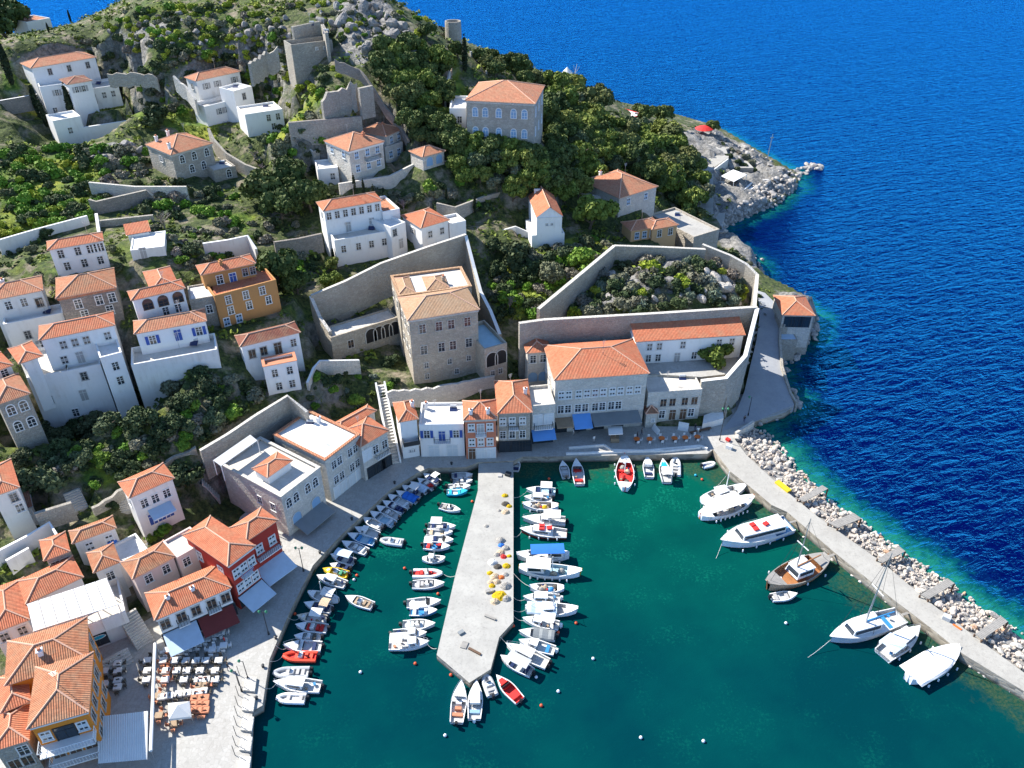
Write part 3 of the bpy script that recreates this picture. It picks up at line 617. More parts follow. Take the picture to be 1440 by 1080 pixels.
h=HS('shop_house','stone shop house with tall orange roof next to the salmon house').block((699,582),(749,580),('L',698,535),11.,zb=1.5,wall='rubble',rm='tile',pitch=.55,win=[('F',.78,[.12,.42,.75],'s'),('F',.45,[.12,.42,.75],'g'),('F',.14,[.2,.55,.85],'dg')]).chimney(.9,.5,.5)
h.balcony('F',.3,.62,.62,.9)
h=HS('shop_house','narrow salmon house with orange roof and white shutters').block((651,591),(700,589),('L',655,563),11.,zb=1.5,wall='brick',rm='tile',pitch=.55,win=[('F',.78,[.2,.8],'s'),('F',.74,[.5],'d'),('F',.42,[.2,.5,.8],'s'),('F',.13,[.5,.8],'ds'),('F',.13,[.2],'dw')],cornice='palest').chimney(.2,.15,.4).chimney(.75,.15,.4)
h.balcony('F',.33,.68,.62,.9,rail='pwhite')
h=HS('shop_house','white house with bright blue shutters and flat white roof').block((589,597),(652,596),('L',592,566),9.2,zb=1.5,rm='floorw',par=.5,win=[('F',.7,[.16,.82],'b'),('F',.64,[.5],'db'),('F',.18,[.3,.72],'ds')],**Fl).chimney(.12,.8,.8)
h.balcony('F',.32,.68,.48,.8,rail='iron')
h=HS('house','white house with small orange hipped roof beside the long stairway').block((560,594),(589,589),('L',547,567),10.5,zb=1.5,rm='tile',pitch=.6,win=[('F',.18,[.5,.65],'t')]).chimney(.95,.6,.6)
h.balcony('F',.05,1.,.44,1.5,solid=True)
h=HS('house','stone house with two orange roofs left of the long stairway').block((507,629),(548,605),('L',488,600),9.8,zb=1.5,wall='palest',rm='tile',pitch=.5,win=[('F',.68,[.5,.85],'p'),('F',.66,[.18],'ds'),('F',.14,[.3,.6,.85],'dg')])
h.balcony('F',.45,.95,.45,.8); h.block((478,606),(530,577),('L',470,594),10.2,zb=5,wall='palest',rm='tile',tp=False)
B1=HS('building','long stone waterfront building with white tiled flat roof and terracotta edge','building').block((457,648),(506,611),('L',375,618),11.,zb=1.5,wall='palest',rm='floorw',par=.25,win=[('F',.78,[.2,.36,.66,.82],'g'),('F',.42,[.2,.36,.66,.82],'g'),('F',.14,[.2,.4,.6,.85],'ds')],**Fl)
B1.rim('tile2',.2).chimney(.85,.7,.9)
B2=HS('bank','stone waterfront building with white arched windows and small red roof on top','building').block((395,699),(450,657),('L',302,658),10.5,zb=1.5,wall='palest',rm='floor',par=.4,win=[('F',.76,[.14,.32,.62,.82],'a'),('F',.3,[.25,.75],'gar'),('L',.6,[.6,.82],'g')],**Fl)
B2.rim('palest',.12); B2.awning('F',.15,.9,.2,3.0,'clothg',.9)
q=B2.f
B2.block((376,672),(412,647),('L',352,660),12.,zb=10.2,wall='white',rm='tile',tp=False,pitch=.35)
HS('house','narrow stone house with red roof and two arched doors between mansion alley and quayside building').block((740,497),(776,494),('L',738,462),13.6,zb=5,wall='palest',rm='tile',pitch=.4,win=[('F',.8,[.25,.7],'p'),('F',.3,[.25,.72],'gar')])
# house over the sea
E_=HS('tavern','open sided tavern with bright orange roof perched over the sea','tavern').block((1100,443),(1147,444),('R',1131,416),10.5,zb=7,wall='palest',rm='tile',pitch=.45,over=.3,win=[('F',.45,[.25,.5,.75],'dg')],deep=5)
E_.block((1098,456),(1143,456),5,8.0,by=490,wall='rubble',rm='floor',par=.9,tp=False,**Fl)
E_.block((1098,478),(1122,478),4,5.5,by=510,wall='rubble',rm='clothb',par=.05,tp=False,**Fl)
# ---------------------------------------------------------------- terrain
def cp(*a):
    for px,py,z in a: p=U(px,py,z); TP.append((p.x,p.y,z))
cp((100,1060,1),(250,950,1),(330,1000,1),(300,1080,1),(150,1000,1),(240,920,1),(400,800,1),(480,720,1),(540,670,1),(600,640,1),(700,635,1),(850,620,1),(960,625,1),(350,850,1),(300,860,1),(440,690,1),(760,590,1),(700,600,1),(620,605,1.),
 (10,830,4.5),(60,760,8),(110,715,8.5),(200,735,5.5),(240,690,8),(290,700,5),(270,650,11),(20,745,10),(60,690,12),(100,650,12.5),(160,650,11),(200,600,15),(250,560,17),(300,545,16),(330,580,13),(360,545,14.5),(280,620,12),(180,600,14),(40,625,13.5),
 (420,560,11.5),(450,545,11.),(480,560,7.5),(510,525,9),(440,520,12.5),(490,520,10.5),(540,545,8.5),(470,590,6),(600,555,6.5),(660,553,6),(720,545,6),
 (470,440,15),(520,425,15),(560,440,14.5),(600,360,17),(650,360,16),(640,390,13.5),
 (20,100,44),(20,60,49),(60,60,50),(100,45,51),(130,40,52),(180,20,54),(250,5,56),(330,0,56.5),(400,0,57),(480,-8,58.5),(200,-18,57),(300,-35,59.5),(400,-45,61),(470,-40,61.5),(520,-14,59.5),(530,5,57.5),(560,30,54.5),(600,60,50),(640,80,47),(330,45,52.3),(250,45,52),(380,50,51.8),(300,60,50.8),(200,60,49.5),(600,105,45),(560,70,49.5),(520,80,50),(480,60,51.3),(440,110,46),(520,130,43),(450,130,45),(380,110,46),(300,85,48),(200,100,44),(180,120,41),(180,165,37),(235,170,35),(200,150,38.5),(330,185,33.5),(20,170,36.5),(60,230,30),(20,240,31),(150,230,30),(110,240,29.5),(60,290,28),(130,280,27.5),(200,260,28),(20,330,26.5),(100,315,26.7),
 (370,200,32.5),(380,260,27),(330,260,27),(420,270,26),(440,200,34),(470,170,39),(520,170,40),(420,160,42),(350,130,44),(590,190,36),(560,250,26.5),(600,245,28.5),(640,250,27.5),(640,210,33),(600,150,40),(630,110,43.5),(690,90,42),(640,120,40),
 (420,320,22.5),(400,380,20.5),(430,400,18),(400,430,18.5),(330,330,24.5),(250,330,25.5),(260,290,26.5),(200,300,26.5),(330,290,26),(420,460,14.5),(440,480,13.5),(320,500,17.5),(330,470,19.),(240,560,17),
 (700,215,33),(770,210,31),(650,270,25.5),(560,290,24),(600,280,24.5),(690,300,22),(720,330,21),(680,340,20),(700,370,14.5),(740,390,13.5),(700,420,11.5),(745,430,12),(790,380,14.5),(820,330,16),(840,330,16.),(860,310,17),(720,290,21.5),(780,290,20),(800,240,23),(860,220,21.5),(900,240,18.5),(950,260,14),(960,290,10.5),(850,170,25),(900,190,19),(800,160,27.5),(770,130,31.5),(760,100,34),(800,125,29),(840,150,25),(700,80,40),(660,70,43),
 (760,470,6),(735,500,4),(720,470,8),(705,500,7),
 (900,395,16.5),(840,430,14.5),(1000,420,13.5),(880,370,16),(970,370,15.5),(800,440,13.5),(1040,420,12),(950,420,15),(900,425,14.5),(1000,390,15),(1030,390,13),
 (890,520,9),(960,518,9),(1030,520,9),(1010,500,9.2),(1060,470,7.5),(1068,430,7.5),(1040,560,2.2),(1000,600,1.5),(1100,565,1.8),(1085,500,4.5),(1085,450,6.5),(1060,405,7),
 (960,210,8),(990,205,7),(1010,215,6.5),(1000,260,5.5),(1000,300,4.5),(1030,245,4),(1060,235,3.5),(1080,250,3),(980,320,8),(930,215,12.5),(890,165,17),(920,180,13),(1015,345,5),(975,185,7))
for x,y,z in ((-170,318,34),(-200,300,40),(-120,315,47),(-60,325,42),(-20,285,39),(20,310,20),(-120,360,5),(-40,330,12),(50,325,6),(-75,278,60),(-250,380,5),(-200,350,15),(-250,250,48),(-230,180,40),(-180,150,33),(-150,100,20),(-120,70,8),(-100,50,2),(-20,250,48),(0,262,38),(-170,230,46),(-150,190,38),(20,280,28)): TP.append((x,y,z))
CW=[U(*p).xy for p in ((352,1088),(356,1000),(378,930),(409,860),(437,812),(480,755),(515,723),(547,693),(585,668),(602,660),(655,660),(760,647),(1000,642),(1035,615),(1105,578),(1121,566),(1096,538),(1094,512),(1110,495),(1141,470),(1149,446),(1120,425),(1085,412),(1064,398),(1064,370),(1028,345),(1012,332),(1022,318),(1052,304),(1090,288),(1120,265),(1124,246),(1104,235),(1060,214),(1020,189),(990,178))]
CW=[(p.x,p.y) for p in CW]+[(60,338),(20,348),(-40,352),(-110,362),(-150,402),(-260,430),(-420,430),(-420,30),(-36,30)]
def sdist(X,Y,P):                    # signed distance to polygon P, positive inside
    d=np.full(X.shape,1e9); ins=np.zeros(X.shape,bool)
    for i in range(len(P)):
        ax,ay=P[i-1]; bx,by=P[i]; ex,ey=bx-ax,by-ay; L=ex*ex+ey*ey+1e-9
        t=np.clip(((X-ax)*ex+(Y-ay)*ey)/L,0,1); d=np.minimum(d,np.hypot(X-ax-t*ex,Y-ay-t*ey))
        if abs(ey)>1e-9: ins^=((ay>Y)!=(by>Y))&(X<ex*(Y-ay)/ey+ax)
    return np.where(ins,d,-d)
def inp(X,Y,P): return sdist(X,Y,P)>0
# value noise on numpy arrays
def vnoise(X,Y,s,seed=0):
    r=np.random.RandomState(seed).rand(128,128); x,y=X*s,Y*s; i,j=np.floor(x).astype(int),np.floor(y).astype(int); fx,fy=x-i,y-j
    fx,fy=fx*fx*(3-2*fx),fy*fy*(3-2*fy); g=lambda a,b:r[a%128,b%128]
    return (g(i,j)*(1-fx)+g(i+1,j)*fx)*(1-fy)+(g(i,j+1)*(1-fx)+g(i+1,j+1)*fx)*fy
tp=np.array(TP); keep=[0]
for i in range(1,len(tp)):
    if np.min(np.hypot(tp[keep,0]-tp[i,0],tp[keep,1]-tp[i,1]))>1.2: keep.append(i)
tp=tp[keep]; n_=len(tp)
D_=np.hypot(tp[:,0][:,None]-tp[:,0],tp[:,1][:,None]-tp[:,1])
A_=np.zeros((n_+1,n_+1)); A_[:n_,:n_]=-D_+np.eye(n_)*1.5; A_[:n_,n_]=1; A_[n_,:n_]=1
W_=np.linalg.solve(A_,np.append(tp[:,2],0))
def hz(X,Y):
    X,Y=np.asarray(X,float),np.asarray(Y,float); o=np.empty(X.shape).ravel(); x,y=X.ravel(),Y.ravel()
    for i in range(0,len(x),8000):
        d=np.hypot(x[i:i+8000,None]-tp[:,0],y[i:i+8000,None]-tp[:,1]); o[i:i+8000]=-(d@W_[:n_])+W_[n_]
    return o.reshape(X.shape)
ST=1.25
gx=np.arange(-330,128,ST); gy=np.arange(34,440,ST); GX,GY=np.meshgrid(gx,gy)
Z=hz(GX,GY); cs=sdist(GX,GY,CW)
def PP(pts,z=0): return [tuple(U(*p,z).xy) if len(p)==2 else tuple(U(*p).xy) for p in pts]
ROCKY=[PP([(470,20,55),(490,0,57),(535,0,57),(600,60,50),(590,105,45),(510,105,46),(475,70,51)]),PP([(160,35,52),(230,25,54),(250,50,51),(190,60,50)]),PP([(100,205,32),(190,205,32),(200,240,29),(120,235,29)]),
 PP([(1005,320,4),(1050,300,2),(1120,265,1),(1124,246,1),(1060,250,4),(1020,290,4)]),PP([(990,180,4),(1104,235,2),(1080,245,3),(1000,200,6)]),PP([(952,196,8),(990,178,3),(1104,235,2),(1124,262,1),(1050,305,1),(1010,332,2),(985,300,6),(975,240,7)]),PP([(1000,335,4),(1030,340,2),(1070,370,1),(1070,402,2),(1055,380,6),(1010,345,5)]),PP([(900,360,16),(1040,370,14),(1050,420,12),(820,440,14)]),PP([(1085,415,5),(1150,430,2),(1145,475,1),(1094,515,2),(1098,440,6)])]
rk=np.zeros(Z.shape)
for P in ROCKY: rk=np.maximum(rk,np.clip(sdist(GX,GY,P)/4+.5,0,1))
nz=lambda s,k:vnoise(GX+31,GY+57,s,k)
ridge=1-np.abs(2*nz(.16,3)-1); ridge2=1-np.abs(2*nz(.45,4)-1)
hill=np.clip((Z-6)/8,0,1)
Zq=np.floor(Z/1.6+.7*nz(.05,8))*1.6                     # dry-stone terracing of the slope
tz=np.clip((Z-12)/6,0,1)*(1-rk)*np.clip((52-Z)/6,0,1)
Z=Z*(1-.55*tz)+Zq*.55*tz
Z=Z+hill*((nz(.09,1)-.5)*1.1+(nz(.3,2)-.5)*.6)+rk*(ridge*2.6+ridge2*1.5-1.9)
for a,u,v,w,d,zb,tp_ in FOOT:
    s=(GX-a.x)*u.x+(GY-a.y)*u.y; t=(GX-a.x)*v.x+(GY-a.y)*v.y; dd=np.hypot(np.maximum(np.maximum(-s,s-w),0),np.maximum(np.maximum(-t,t-d),0))
    if tp_: Z=np.where(dd<7,np.maximum(Z,zb-.5-dd*.75),Z)
for a,u,v,w,d,zb,tp_ in FOOT:
    s=(GX-a.x)*u.x+(GY-a.y)*u.y; t=(GX-a.x)*v.x+(GY-a.y)*v.y; dd=np.hypot(np.maximum(np.maximum(-s,s-w),0),np.maximum(np.maximum(-t,t-d),0))
    cap=zb+np.where(t<.3,-.1+.22*np.maximum(dd-1.5,0),.1+.5*np.maximum(dd-1.3,0))
    Z=np.where(dd<np.where(t<d*.5,9,3.),np.minimum(Z,cap),Z) if tp_ else np.where(dd<1.3,np.minimum(Z,zb+.2),Z)
ROAD=[((1015,606),(1062,592),1.52),((1036,577),(1117,569),1.9),((1047,550),(1110,552),2.7),((1055,515),(1098,514),4.3),((1064,478),(1096,478),6.0),((1068,446),(1096,444),7.1),((1067,424),(1088,424),7.4),((1064,408),(1076,412),7.4)]
for (l0,r0,z0),(l1,r1,z1) in zip(ROAD,ROAD[1:]):
    Pq=[tuple(U(*l0,z0).xy),tuple(U(*r0,z0).xy),tuple(U(*r1,z1).xy),tuple(U(*l1,z1).xy)]; Z=np.where(sdist(GX,GY,Pq)>-1.2,np.minimum(Z,min(z0,z1)-.35),Z)
Z=np.where(cs>0,np.minimum(Z,.15+cs*2.2+rk*.6),np.maximum(-4,cs*1.2-.3))
Z=np.where((cs>0)&(Z<1.6),np.minimum(Z,1.0),Z)
def hgt(x,y):
    i=(x-gx[0])/ST; j=(y-gy[0])/ST; a,b=int(i),int(j); a=min(max(a,0),len(gx)-2); b=min(max(b,0),len(gy)-2); u,v=i-a,j-b
    return float((Z[b,a]*(1-u)+Z[b,a+1]*u)*(1-v)+(Z[b+1,a]*(1-u)+Z[b+1,a+1]*u)*v)
def hit(px,py):                      # where the image point meets the ground
    t=60.
    a=(px-720)/F; b=(540-py)/F; d=V((a,CP+b*SP,-SP+b*CP)); p=None
    while t<420:
        p=V((0,0,H))+d*t
        if p.z<=hgt(p.x,p.y): break
        t+=1.2
    for _ in range(8):
        t-=.15; p=V((0,0,H))+d*t
        if p.z>hgt(p.x,p.y): break
    return p
LUSH=[PP([(0,60,50),(130,35,54),(160,60,51),(80,75,49),(0,110,44)]),PP([(0,250,30),(120,200,31),(150,270,28),(120,310,27),(0,330,27)]),PP([(320,100,47),(420,110,47),(500,150,42),(480,170,40),(380,150,43)]),PP([(200,110,43),(300,120,43),(290,160,38),(180,150,39)]),
 PP([(560,60,54),(640,80,46),(660,150,38),(590,160,40)]),PP([(690,400,12),(760,350,16),(850,340,16),(770,430,12),(700,440,11)]),PP([(840,150,25),(860,190,21),(800,200,24),(780,170,27)]),PP([(280,300,26),(360,300,25),(340,330,24)]),PP([(100,650,13),(180,660,10),(150,690,9)])]
lu=np.zeros(Z.shape)
for P in LUSH: lu=np.maximum(lu,np.clip(sdist(GX,GY,P)/5+.5,0,1))
lu=np.maximum(lu,np.clip((nz(.06,11)-.62)*5,0,1)*.35*(hill))
me=bpy.data.meshes.new('hillside'); ny,nx=Z.shape
vs=np.stack([GX,GY,Z],-1).reshape(-1,3); idx=np.arange(ny*nx).reshape(ny,nx)
q=np.stack([idx[:-1,:-1],idx[:-1,1:],idx[1:,1:],idx[1:,:-1]],-1).reshape(-1,4)
keepf=(vs[q][:,:,2].max(1)>-3.5); q=q[keepf]
me.vertices.add(len(vs)); me.vertices.foreach_set('co',vs.ravel()); me.loops.add(q.size); me.loops.foreach_set('vertex_index',q.ravel()); me.polygons.add(len(q)); me.polygons.foreach_set('loop_start',np.arange(0,q.size,4)); me.polygons.foreach_set('loop_total',np.full(len(q),4)); me.polygons.foreach_set('use_smooth',np.ones(len(q),bool))
for nm,a in(('rocky',rk),('lush',lu)):
    at_=me.attributes.new(nm,'FLOAT','POINT'); at_.data.foreach_set('value',a.ravel())
me.update(calc_edges=True)
n=N('hillside_ground'); p=n.pos(); g=n.n('NewGeometry'); s=n.n('SeparateXYZ'); n.L(g.outputs['Normal'],s.inputs[0])
n1=n.noise(p,.22,6,.65); n2=n.noise(p,1.1,6,.7); n3=n.noise(p,.07,4,.6)
soil=n.mix(n.ramp(n2,[(.35,0.),(.65,1.)]),(.19,.155,.105),(.30,.26,.19))
scrub=n.mix(n.ramp(n2,[(.4,0.),(.62,1.)]),(.028,.045,.014),(.10,.125,.035))
gr=n.mix(n.ramp(n2,[(.38,0.),(.6,1.)]),(.04,.085,.012),(.13,.20,.025))
gr=n.mix(n.math('MULTIPLY',n.ramp(n3,[(.45,0.),(.6,1.)]),.6),gr,(.34,.33,.035))
rkc=n.mix(n.ramp(n.noise(p,.8,7,.7),[(.35,0.),(.65,1.)]),(.12,.118,.11),(.35,.335,.31))
cr=n.vor(n.mix(.5,p,n.noise(p,.6,4,.6,0,True),'ADD'),.55,'DISTANCE_TO_EDGE','Distance')
rkc=n.mix(n.math('MULTIPLY',n.ramp(cr,[(0,1.),(.07,0.)]),.6),rkc,(.07,.07,.06))
col=n.mix(n.ramp(n1,[(.36,0.),(.50,1.)]),soil,scrub)
col=n.mix(n.ramp(n.math('ADD',n.attr('lush'),n.math('MULTIPLY',n1,.6)),[(.62,0.),(.85,1.)]),col,gr)
rf=n.ramp(n.math('ADD',n.attr('rocky'),n.math('MULTIPLY',n.math('SUBTRACT',n1,.5),1.4)),[(.55,0.),(.8,1.)])
col=n.mix(rf,col,rkc)
sl=n.ramp(s.outputs[2],[(.52,1.),(.72,0.)])
col=n.mix(n.math('MULTIPLY',sl,.75),col,rkc)
n.out(col,.95,n.bump(n.math('ADD',n.noise(p,.9,7,.7),n.math('MULTIPLY',cr,.6)),1.,.5)); M['ground']=n.m
me.materials.append(n.m); hillside=bpy.data.objects.new('hillside',me); COL.objects.link(hillside); struct(hillside)
# ---------------------------------------------------------------- sea
JET_IN=[(1003,632),(1027,663),(1053,683),(1085,710),(1107,720),(1180,782),(1255,842),(1305,880),(1355,920),(1440,972),(1560,1056)]
JET_OUT=[(1032,616),(1050,640),(1068,657),(1090,677),(1117,700),(1152,728),(1172,742),(1242,792),(1305,845),(1377,900),(1432,940),(1560,1030)]
BO=[(1048,600),(1080,608),(1098,628),(1117,652),(1143,680),(1165,703),(1215,735),(1258,770),(1325,812),(1377,852),(1440,892),(1560,975)]
PIER=[(673,650),(722,648),(722,874),(702,896),(690,941),(660,960),(614,921),(640,810),(672,690)]
jetP=[tuple(U(*p,0).xy) for p in JET_IN]+[tuple(U(*p,0).xy) for p in BO[::-1]]
pierP=[tuple(U(*p,1.2).xy) for p in PIER]
def axis(a,b,st,far):
    c=list(np.arange(a,b+.01,st)); k=st
    lo,hi=[a],[b]
    while hi[-1]<far: k*=1.45; hi.append(hi[-1]+k); lo.append(lo[-1]-k)
    return np.array(lo[:0:-1]+c+hi[1:])
wx=axis(-44,150,1.,9000); wy=axis(48,330,1.,9000); WX,WY=np.meshgrid(wx,wy)
dc=-sdist(WX,WY,CW); dj=-sdist(WX,WY,jetP); dp=-sdist(WX,WY,pierP)
jin=[tuple(U(*p,0).xy) for p in JET_IN]
HARB=[(-60,20)]+[(p[0],p[1]) for p in jin[::-1]]+[(30,125),(-10,125),(-60,110)]; HARB.insert(1,(95,20))
harb=np.clip(sdist(WX,WY,HARB)/3+.5,0,1)
out_d=np.minimum(np.where(WX>40,dc,dc+6),dj)           # outside: shelving rock under the shore and the breakwater
shal=np.clip(1-np.minimum(dc*1.0,dj)/10.,0,1)
shal=np.where((WX<-5)&(WY<112),shal*.25,shal); north=np.clip((WY-70)/45,0,1)
me=bpy.data.meshes.new('sea'); ny,nx=WX.shape; vs=np.stack([WX,WY,np.zeros_like(WX)],-1).reshape(-1,3); idx=np.arange(ny*nx).reshape(ny,nx)
q=np.stack([idx[:-1,:-1],idx[:-1,1:],idx[1:,1:],idx[1:,:-1]],-1).reshape(-1,4)
me.vertices.add(len(vs)); me.vertices.foreach_set('co',vs.ravel()); me.loops.add(q.size); me.loops.foreach_set('vertex_index',q.ravel()); me.polygons.add(len(q)); me.polygons.foreach_set('loop_start',np.arange(0,q.size,4)); me.polygons.foreach_set('loop_total',np.full(len(q),4)); me.polygons.foreach_set('use_smooth',np.ones(len(q),bool))
for nm,a in(('shal',shal),('harb',harb),('north',north)):
    t=me.attributes.new(nm,'FLOAT','POINT'); t.data.foreach_set('value',a.ravel())
me.update(calc_edges=True)
n=N('sea_water'); p=n.pos(); sh=n.attr('shal'); hb=n.attr('harb'); no=n.attr('north')
b1=n.noise(p,.55,5,.7); b2=n.noise(p,.10,4,.6); b3=n.noise(p,2.3,4,.7)
shx=n.math('ADD',sh,n.math('MULTIPLY',n.math('SUBTRACT',b1,.5),1.0)); shx=n.math('ADD',shx,n.math('MULTIPLY',n.math('SUBTRACT',b2,.5),.5))
open_=n.ramp(shx,[(.14,(.0003,.0025,.052)),(.40,(.0006,.012,.066)),(.62,(.0015,.062,.070)),(.95,(.010,.15,.105))])
hbase=n.mix(no,(.0005,.034,.043),(.001,.066,.046))
hbase=n.mix(n.ramp(n.noise(p,.05,4,.6),[(.4,0.),(.62,1.)]),hbase,n.mix(no,(.0006,.047,.050),(.0014,.092,.058)))
speck=n.ramp(n.math('MULTIPLY',b3,n.noise(p,.12,3,.6)),[(.30,0.),(.42,1.)])
hbase=n.mix(n.math('MULTIPLY',speck,n.math('ADD',n.math('MULTIPLY',no,.6),.16)),hbase,(.006,.19,.115))
weed=n.ramp(n.math('MULTIPLY',n.noise(p,.33,4,.7),n.math('ADD',sh,.25)),[(.30,0.),(.5,1.)])
hbase=n.mix(n.math('MULTIPLY',weed,.8),hbase,n.mix(n.ramp(b3,[(.4,0.),(.6,1.)]),(.010,.050,.032),(.05,.075,.035)))
col=n.mix(hb,open_,hbase)
rp=n.n('Mapping'); n.L(p,rp.inputs[0]); rp.inputs['Rotation'].default_value=(0,0,-.42); rp=rp.outputs[0]
w1=n.noise(n.sc(rp,(.22,.55,1)),1.,4,.6,.5); w2=n.noise(n.sc(rp,(.8,1.5,1)),1.,3,.6,.3); w3=n.noise(n.sc(rp,(.035,.10,1)),1.,3,.55,.3)
calm=n.math('SUBTRACT',1.,n.math('MULTIPLY',hb,.93))
hh=n.math('ADD',n.math('MULTIPLY',w1,1.5),n.math('MULTIPLY',w2,.33)); hh=n.math('ADD',hh,n.math('MULTIPLY',w3,1.2)); hh=n.math('MULTIPLY',hh,calm); hh=n.math('ADD',hh,n.math('MULTIPLY',n.noise(p,2.6,3,.6),.045))
bn=n.bump(hh,1.,1.05); bd=n.bump(hh,.34,1.0); df=n.n('BsdfDiffuse'); n.L(col,df.inputs[0]); n.L(bd,df.inputs['Normal']); gl=n.n('BsdfGlossy'); gl.inputs[0].default_value=(.02,.335,1.,1); gl.inputs['Roughness'].default_value=.14; n.L(bn,gl.inputs['Normal'])  # glossy tint puts the deep blue of the sky into the reflection
fr=n.n('Fresnel'); fr.inputs[0].default_value=1.42; n.L(bn,fr.inputs['Normal']); mx=n.n('MixShader'); n.L(n.math('MULTIPLY',n.math('POWER',fr.outputs[0],2.4),12.,0.,True),mx.inputs[0]); n.L(df.outputs[0],mx.inputs[1]); n.L(gl.outputs[0],mx.inputs[2]); n.L(mx.outputs[0],n.t.nodes['Material Output'].inputs[0])
me.materials.append(n.m); sea=bpy.data.objects.new('sea',me); COL.objects.link(sea); struct(sea)
# ---------------------------------------------------------------- quays, pier, breakwater
def slabpoly(name,pts,z1,z0,mats,kind=True):
    b=MB(); P=[tuple(U(*p,z1).xy) if len(p)==2 else p[1:] for p in pts]
    ar=sum(P[i-1][0]*P[i][1]-P[i][0]*P[i-1][1] for i in range(len(P)))
    if ar<0: P=P[::-1]
    b.prism(P,z0,z1,1,0); o=b.build(name,mats); return struct(o) if kind else o
QE=[(349,1100),(355,1000),(369,992),(379,927),(386,910),(409,857),(440,795),(480,752),(515,720),(547,690),(585,666),(602,658),(655,657),(673,650),(722,648),(735,642),(770,642),(995,638),(1003,632)]
slabpoly('quay',QE+[(1032,616),(1058,594),(1104,580),(1121,567),(1112,552),(1062,548),(1000,556),(700,560),(560,600),(440,630),(380,690),(300,760),(230,800),(120,850),(40,880),(-60,900),(-60,1100)],1.5,-3,['pave','quay'])
slabpoly('pier',PIER,1.2,-3,['conc','quay'])
slabpoly('breakwater',JET_IN+JET_OUT[::-1],1.7,-3,['conc2','quay'])
# ---------------------------------------------------------------- walls, stairs, roads, ruins, headland
def wall(label,pts,h,mat='rubble',t=.6,cop=None,name='stone_wall',cat='wall',group=None,deep=1.5,ragged=0.):
    cop=cop or ('palest' if mat=='palace' or 'fortress' in label else mat)
    P=[U(*p) for p in pts]
    if ragged:
        Q=[]
        for a,b in zip(P,P[1:]):
            m=max(2,int((b-a).length/1.1)); Q+=[a.lerp(b,i/m) for i in range(m)]
        P=Q+[P[-1]]; r=random.Random(len(label)); P=[V((p.x,p.y,p.z-r.random()**2*ragged)) for p in P]
    b=MB(); n=len(P); L=[];R=[]
    for i in range(n):
        d=norm2(P[min(i+1,n-1)]-P[max(i-1,0)]); o=V((-d.y,d.x,0))*(t/2); L.append(P[i]+o); R.append(P[i]-o)
    for i in range(n-1):
        q=[R[i],R[i+1],L[i+1],L[i]]
        b.hexa([(p.x,p.y,p.z-h-deep) for p in q],[tuple(p) for p in q],0,1)
    c=P[n//2]; o=b.build(name,[mat,cop],None,(c.x,c.y,c.z-h)); return tag(o,label,cat,group)
def stair(label,a,b_,w,n,mat='palest',side=None):
    A,B=[U(*q) if len(q)==3 else hit(*q)+V((0,0,.3)) for q in (a,b_)]; d=norm2(B-A); o=V((-d.y,d.x,0))*(w/2); L=(B-A).xy.length; m=MB()
    for i in range(n):
        p,q=A+(B-A)*(i/n),A+(B-A)*((i+1)/n); z=A.z+(B.z-A.z)*(i/n)
        m.hexa([((p-o).x,(p-o).y,z-2.5),((q-o).x,(q-o).y,z-2.5),((q+o).x,(q+o).y,z-2.5),((p+o).x,(p+o).y,z-2.5)],[((p-o).x,(p-o).y,z),((q-o).x,(q-o).y,z),((q+o).x,(q+o).y,z),((p+o).x,(p+o).y,z)])
    r=thing('stairway',label,'stairs',B); m.build('steps',[mat],r)
    if side:
        for s in(-1,1):
            k=MB(); a1,b1=A+o*(s*1.12),B+o*(s*1.12); t=V((-d.y,d.x,0))*.16
            k.hexa([((a1-t).x,(a1-t).y,A.z-2),((b1-t).x,(b1-t).y,B.z-2),((b1+t).x,(b1+t).y,B.z-2),((a1+t).x,(a1+t).y,A.z-2)],[((a1-t).x,(a1-t).y,A.z+.7),((b1-t).x,(b1-t).y,B.z+.7),((b1+t).x,(b1+t).y,B.z+.7),((a1+t).x,(a1+t).y,A.z+.7)])
            k.build('side_wall',[side],r)
    return r
wall('long tan garden wall climbing behind the tall tan mansion',[(437,415,20.5),(485,395,22),(535,370,23.5),(600,347,25),(655,329,25.5)],7,'palace',.7)
wall('tan garden wall stepping down right of the tall tan mansion',[(655,331,25.3),(667,377,20.5),(676,410,17.5),(690,437,15.5),(703,470,13.5)],6,'palace',.7,'pwhite')
wall('short tan wall with corner bastion left of the loggia',[(437,416,20.3),(450,446,17.2),(464,466,15.8)],6,'palace',.7)
wall('straight stone fortress wall above the red roofed quayside building',[(730,454,18.6),(765,449,18.5),(925,440,18.5),(1065,431,18.5)],9.5,'rubble',.8,deep=7)
wall('slanting fortress wall on the left of the cactus garden',[(757,434,18.),(810,390,19.5),(864,345,21)],6,'rubble',.8)
wall('rear fortress wall of the cactus garden below the stone terrace',[(864,345,21),(930,347,20),(992,350,19)],6,'rubble',.8)
wall('seaward fortress wall of the cactus garden curving down to the road',[(988,343,19.5),(1028,359,18.3),(1050,371,17.3),(1065,386,16),(1061,430,16.)],8,'rubble',.8,'palest',deep=4)
wall('sloping fortress wall between the white long house and the seaside road',[(1065,433,18.4),(1048,500,13.5),(1021,531,11.2),(986,535,10.7)],9,'rubble',.8,'pwhite')
wall('low white wall along the hillside left of the sheds',[(-5,338,29.5),(50,322,29.5),(122,303,29.)],3.,'white2',.5,'pwhite')
wall('grey retaining wall of the upper garden with orange coping post',[(125,280,30.5),(135,283,30.3),(205,267,30.2),(215,275,29.)],4.,'darkst',.6,'rubble')
wall('white wall segment beside the half whitewashed shed',[(135,300,29),(139,328,28)],3.,'white2')
wall('grey retaining wall below the upper green terrace',[(140,310,28.5),(215,302,28.3)],2,'rubble')
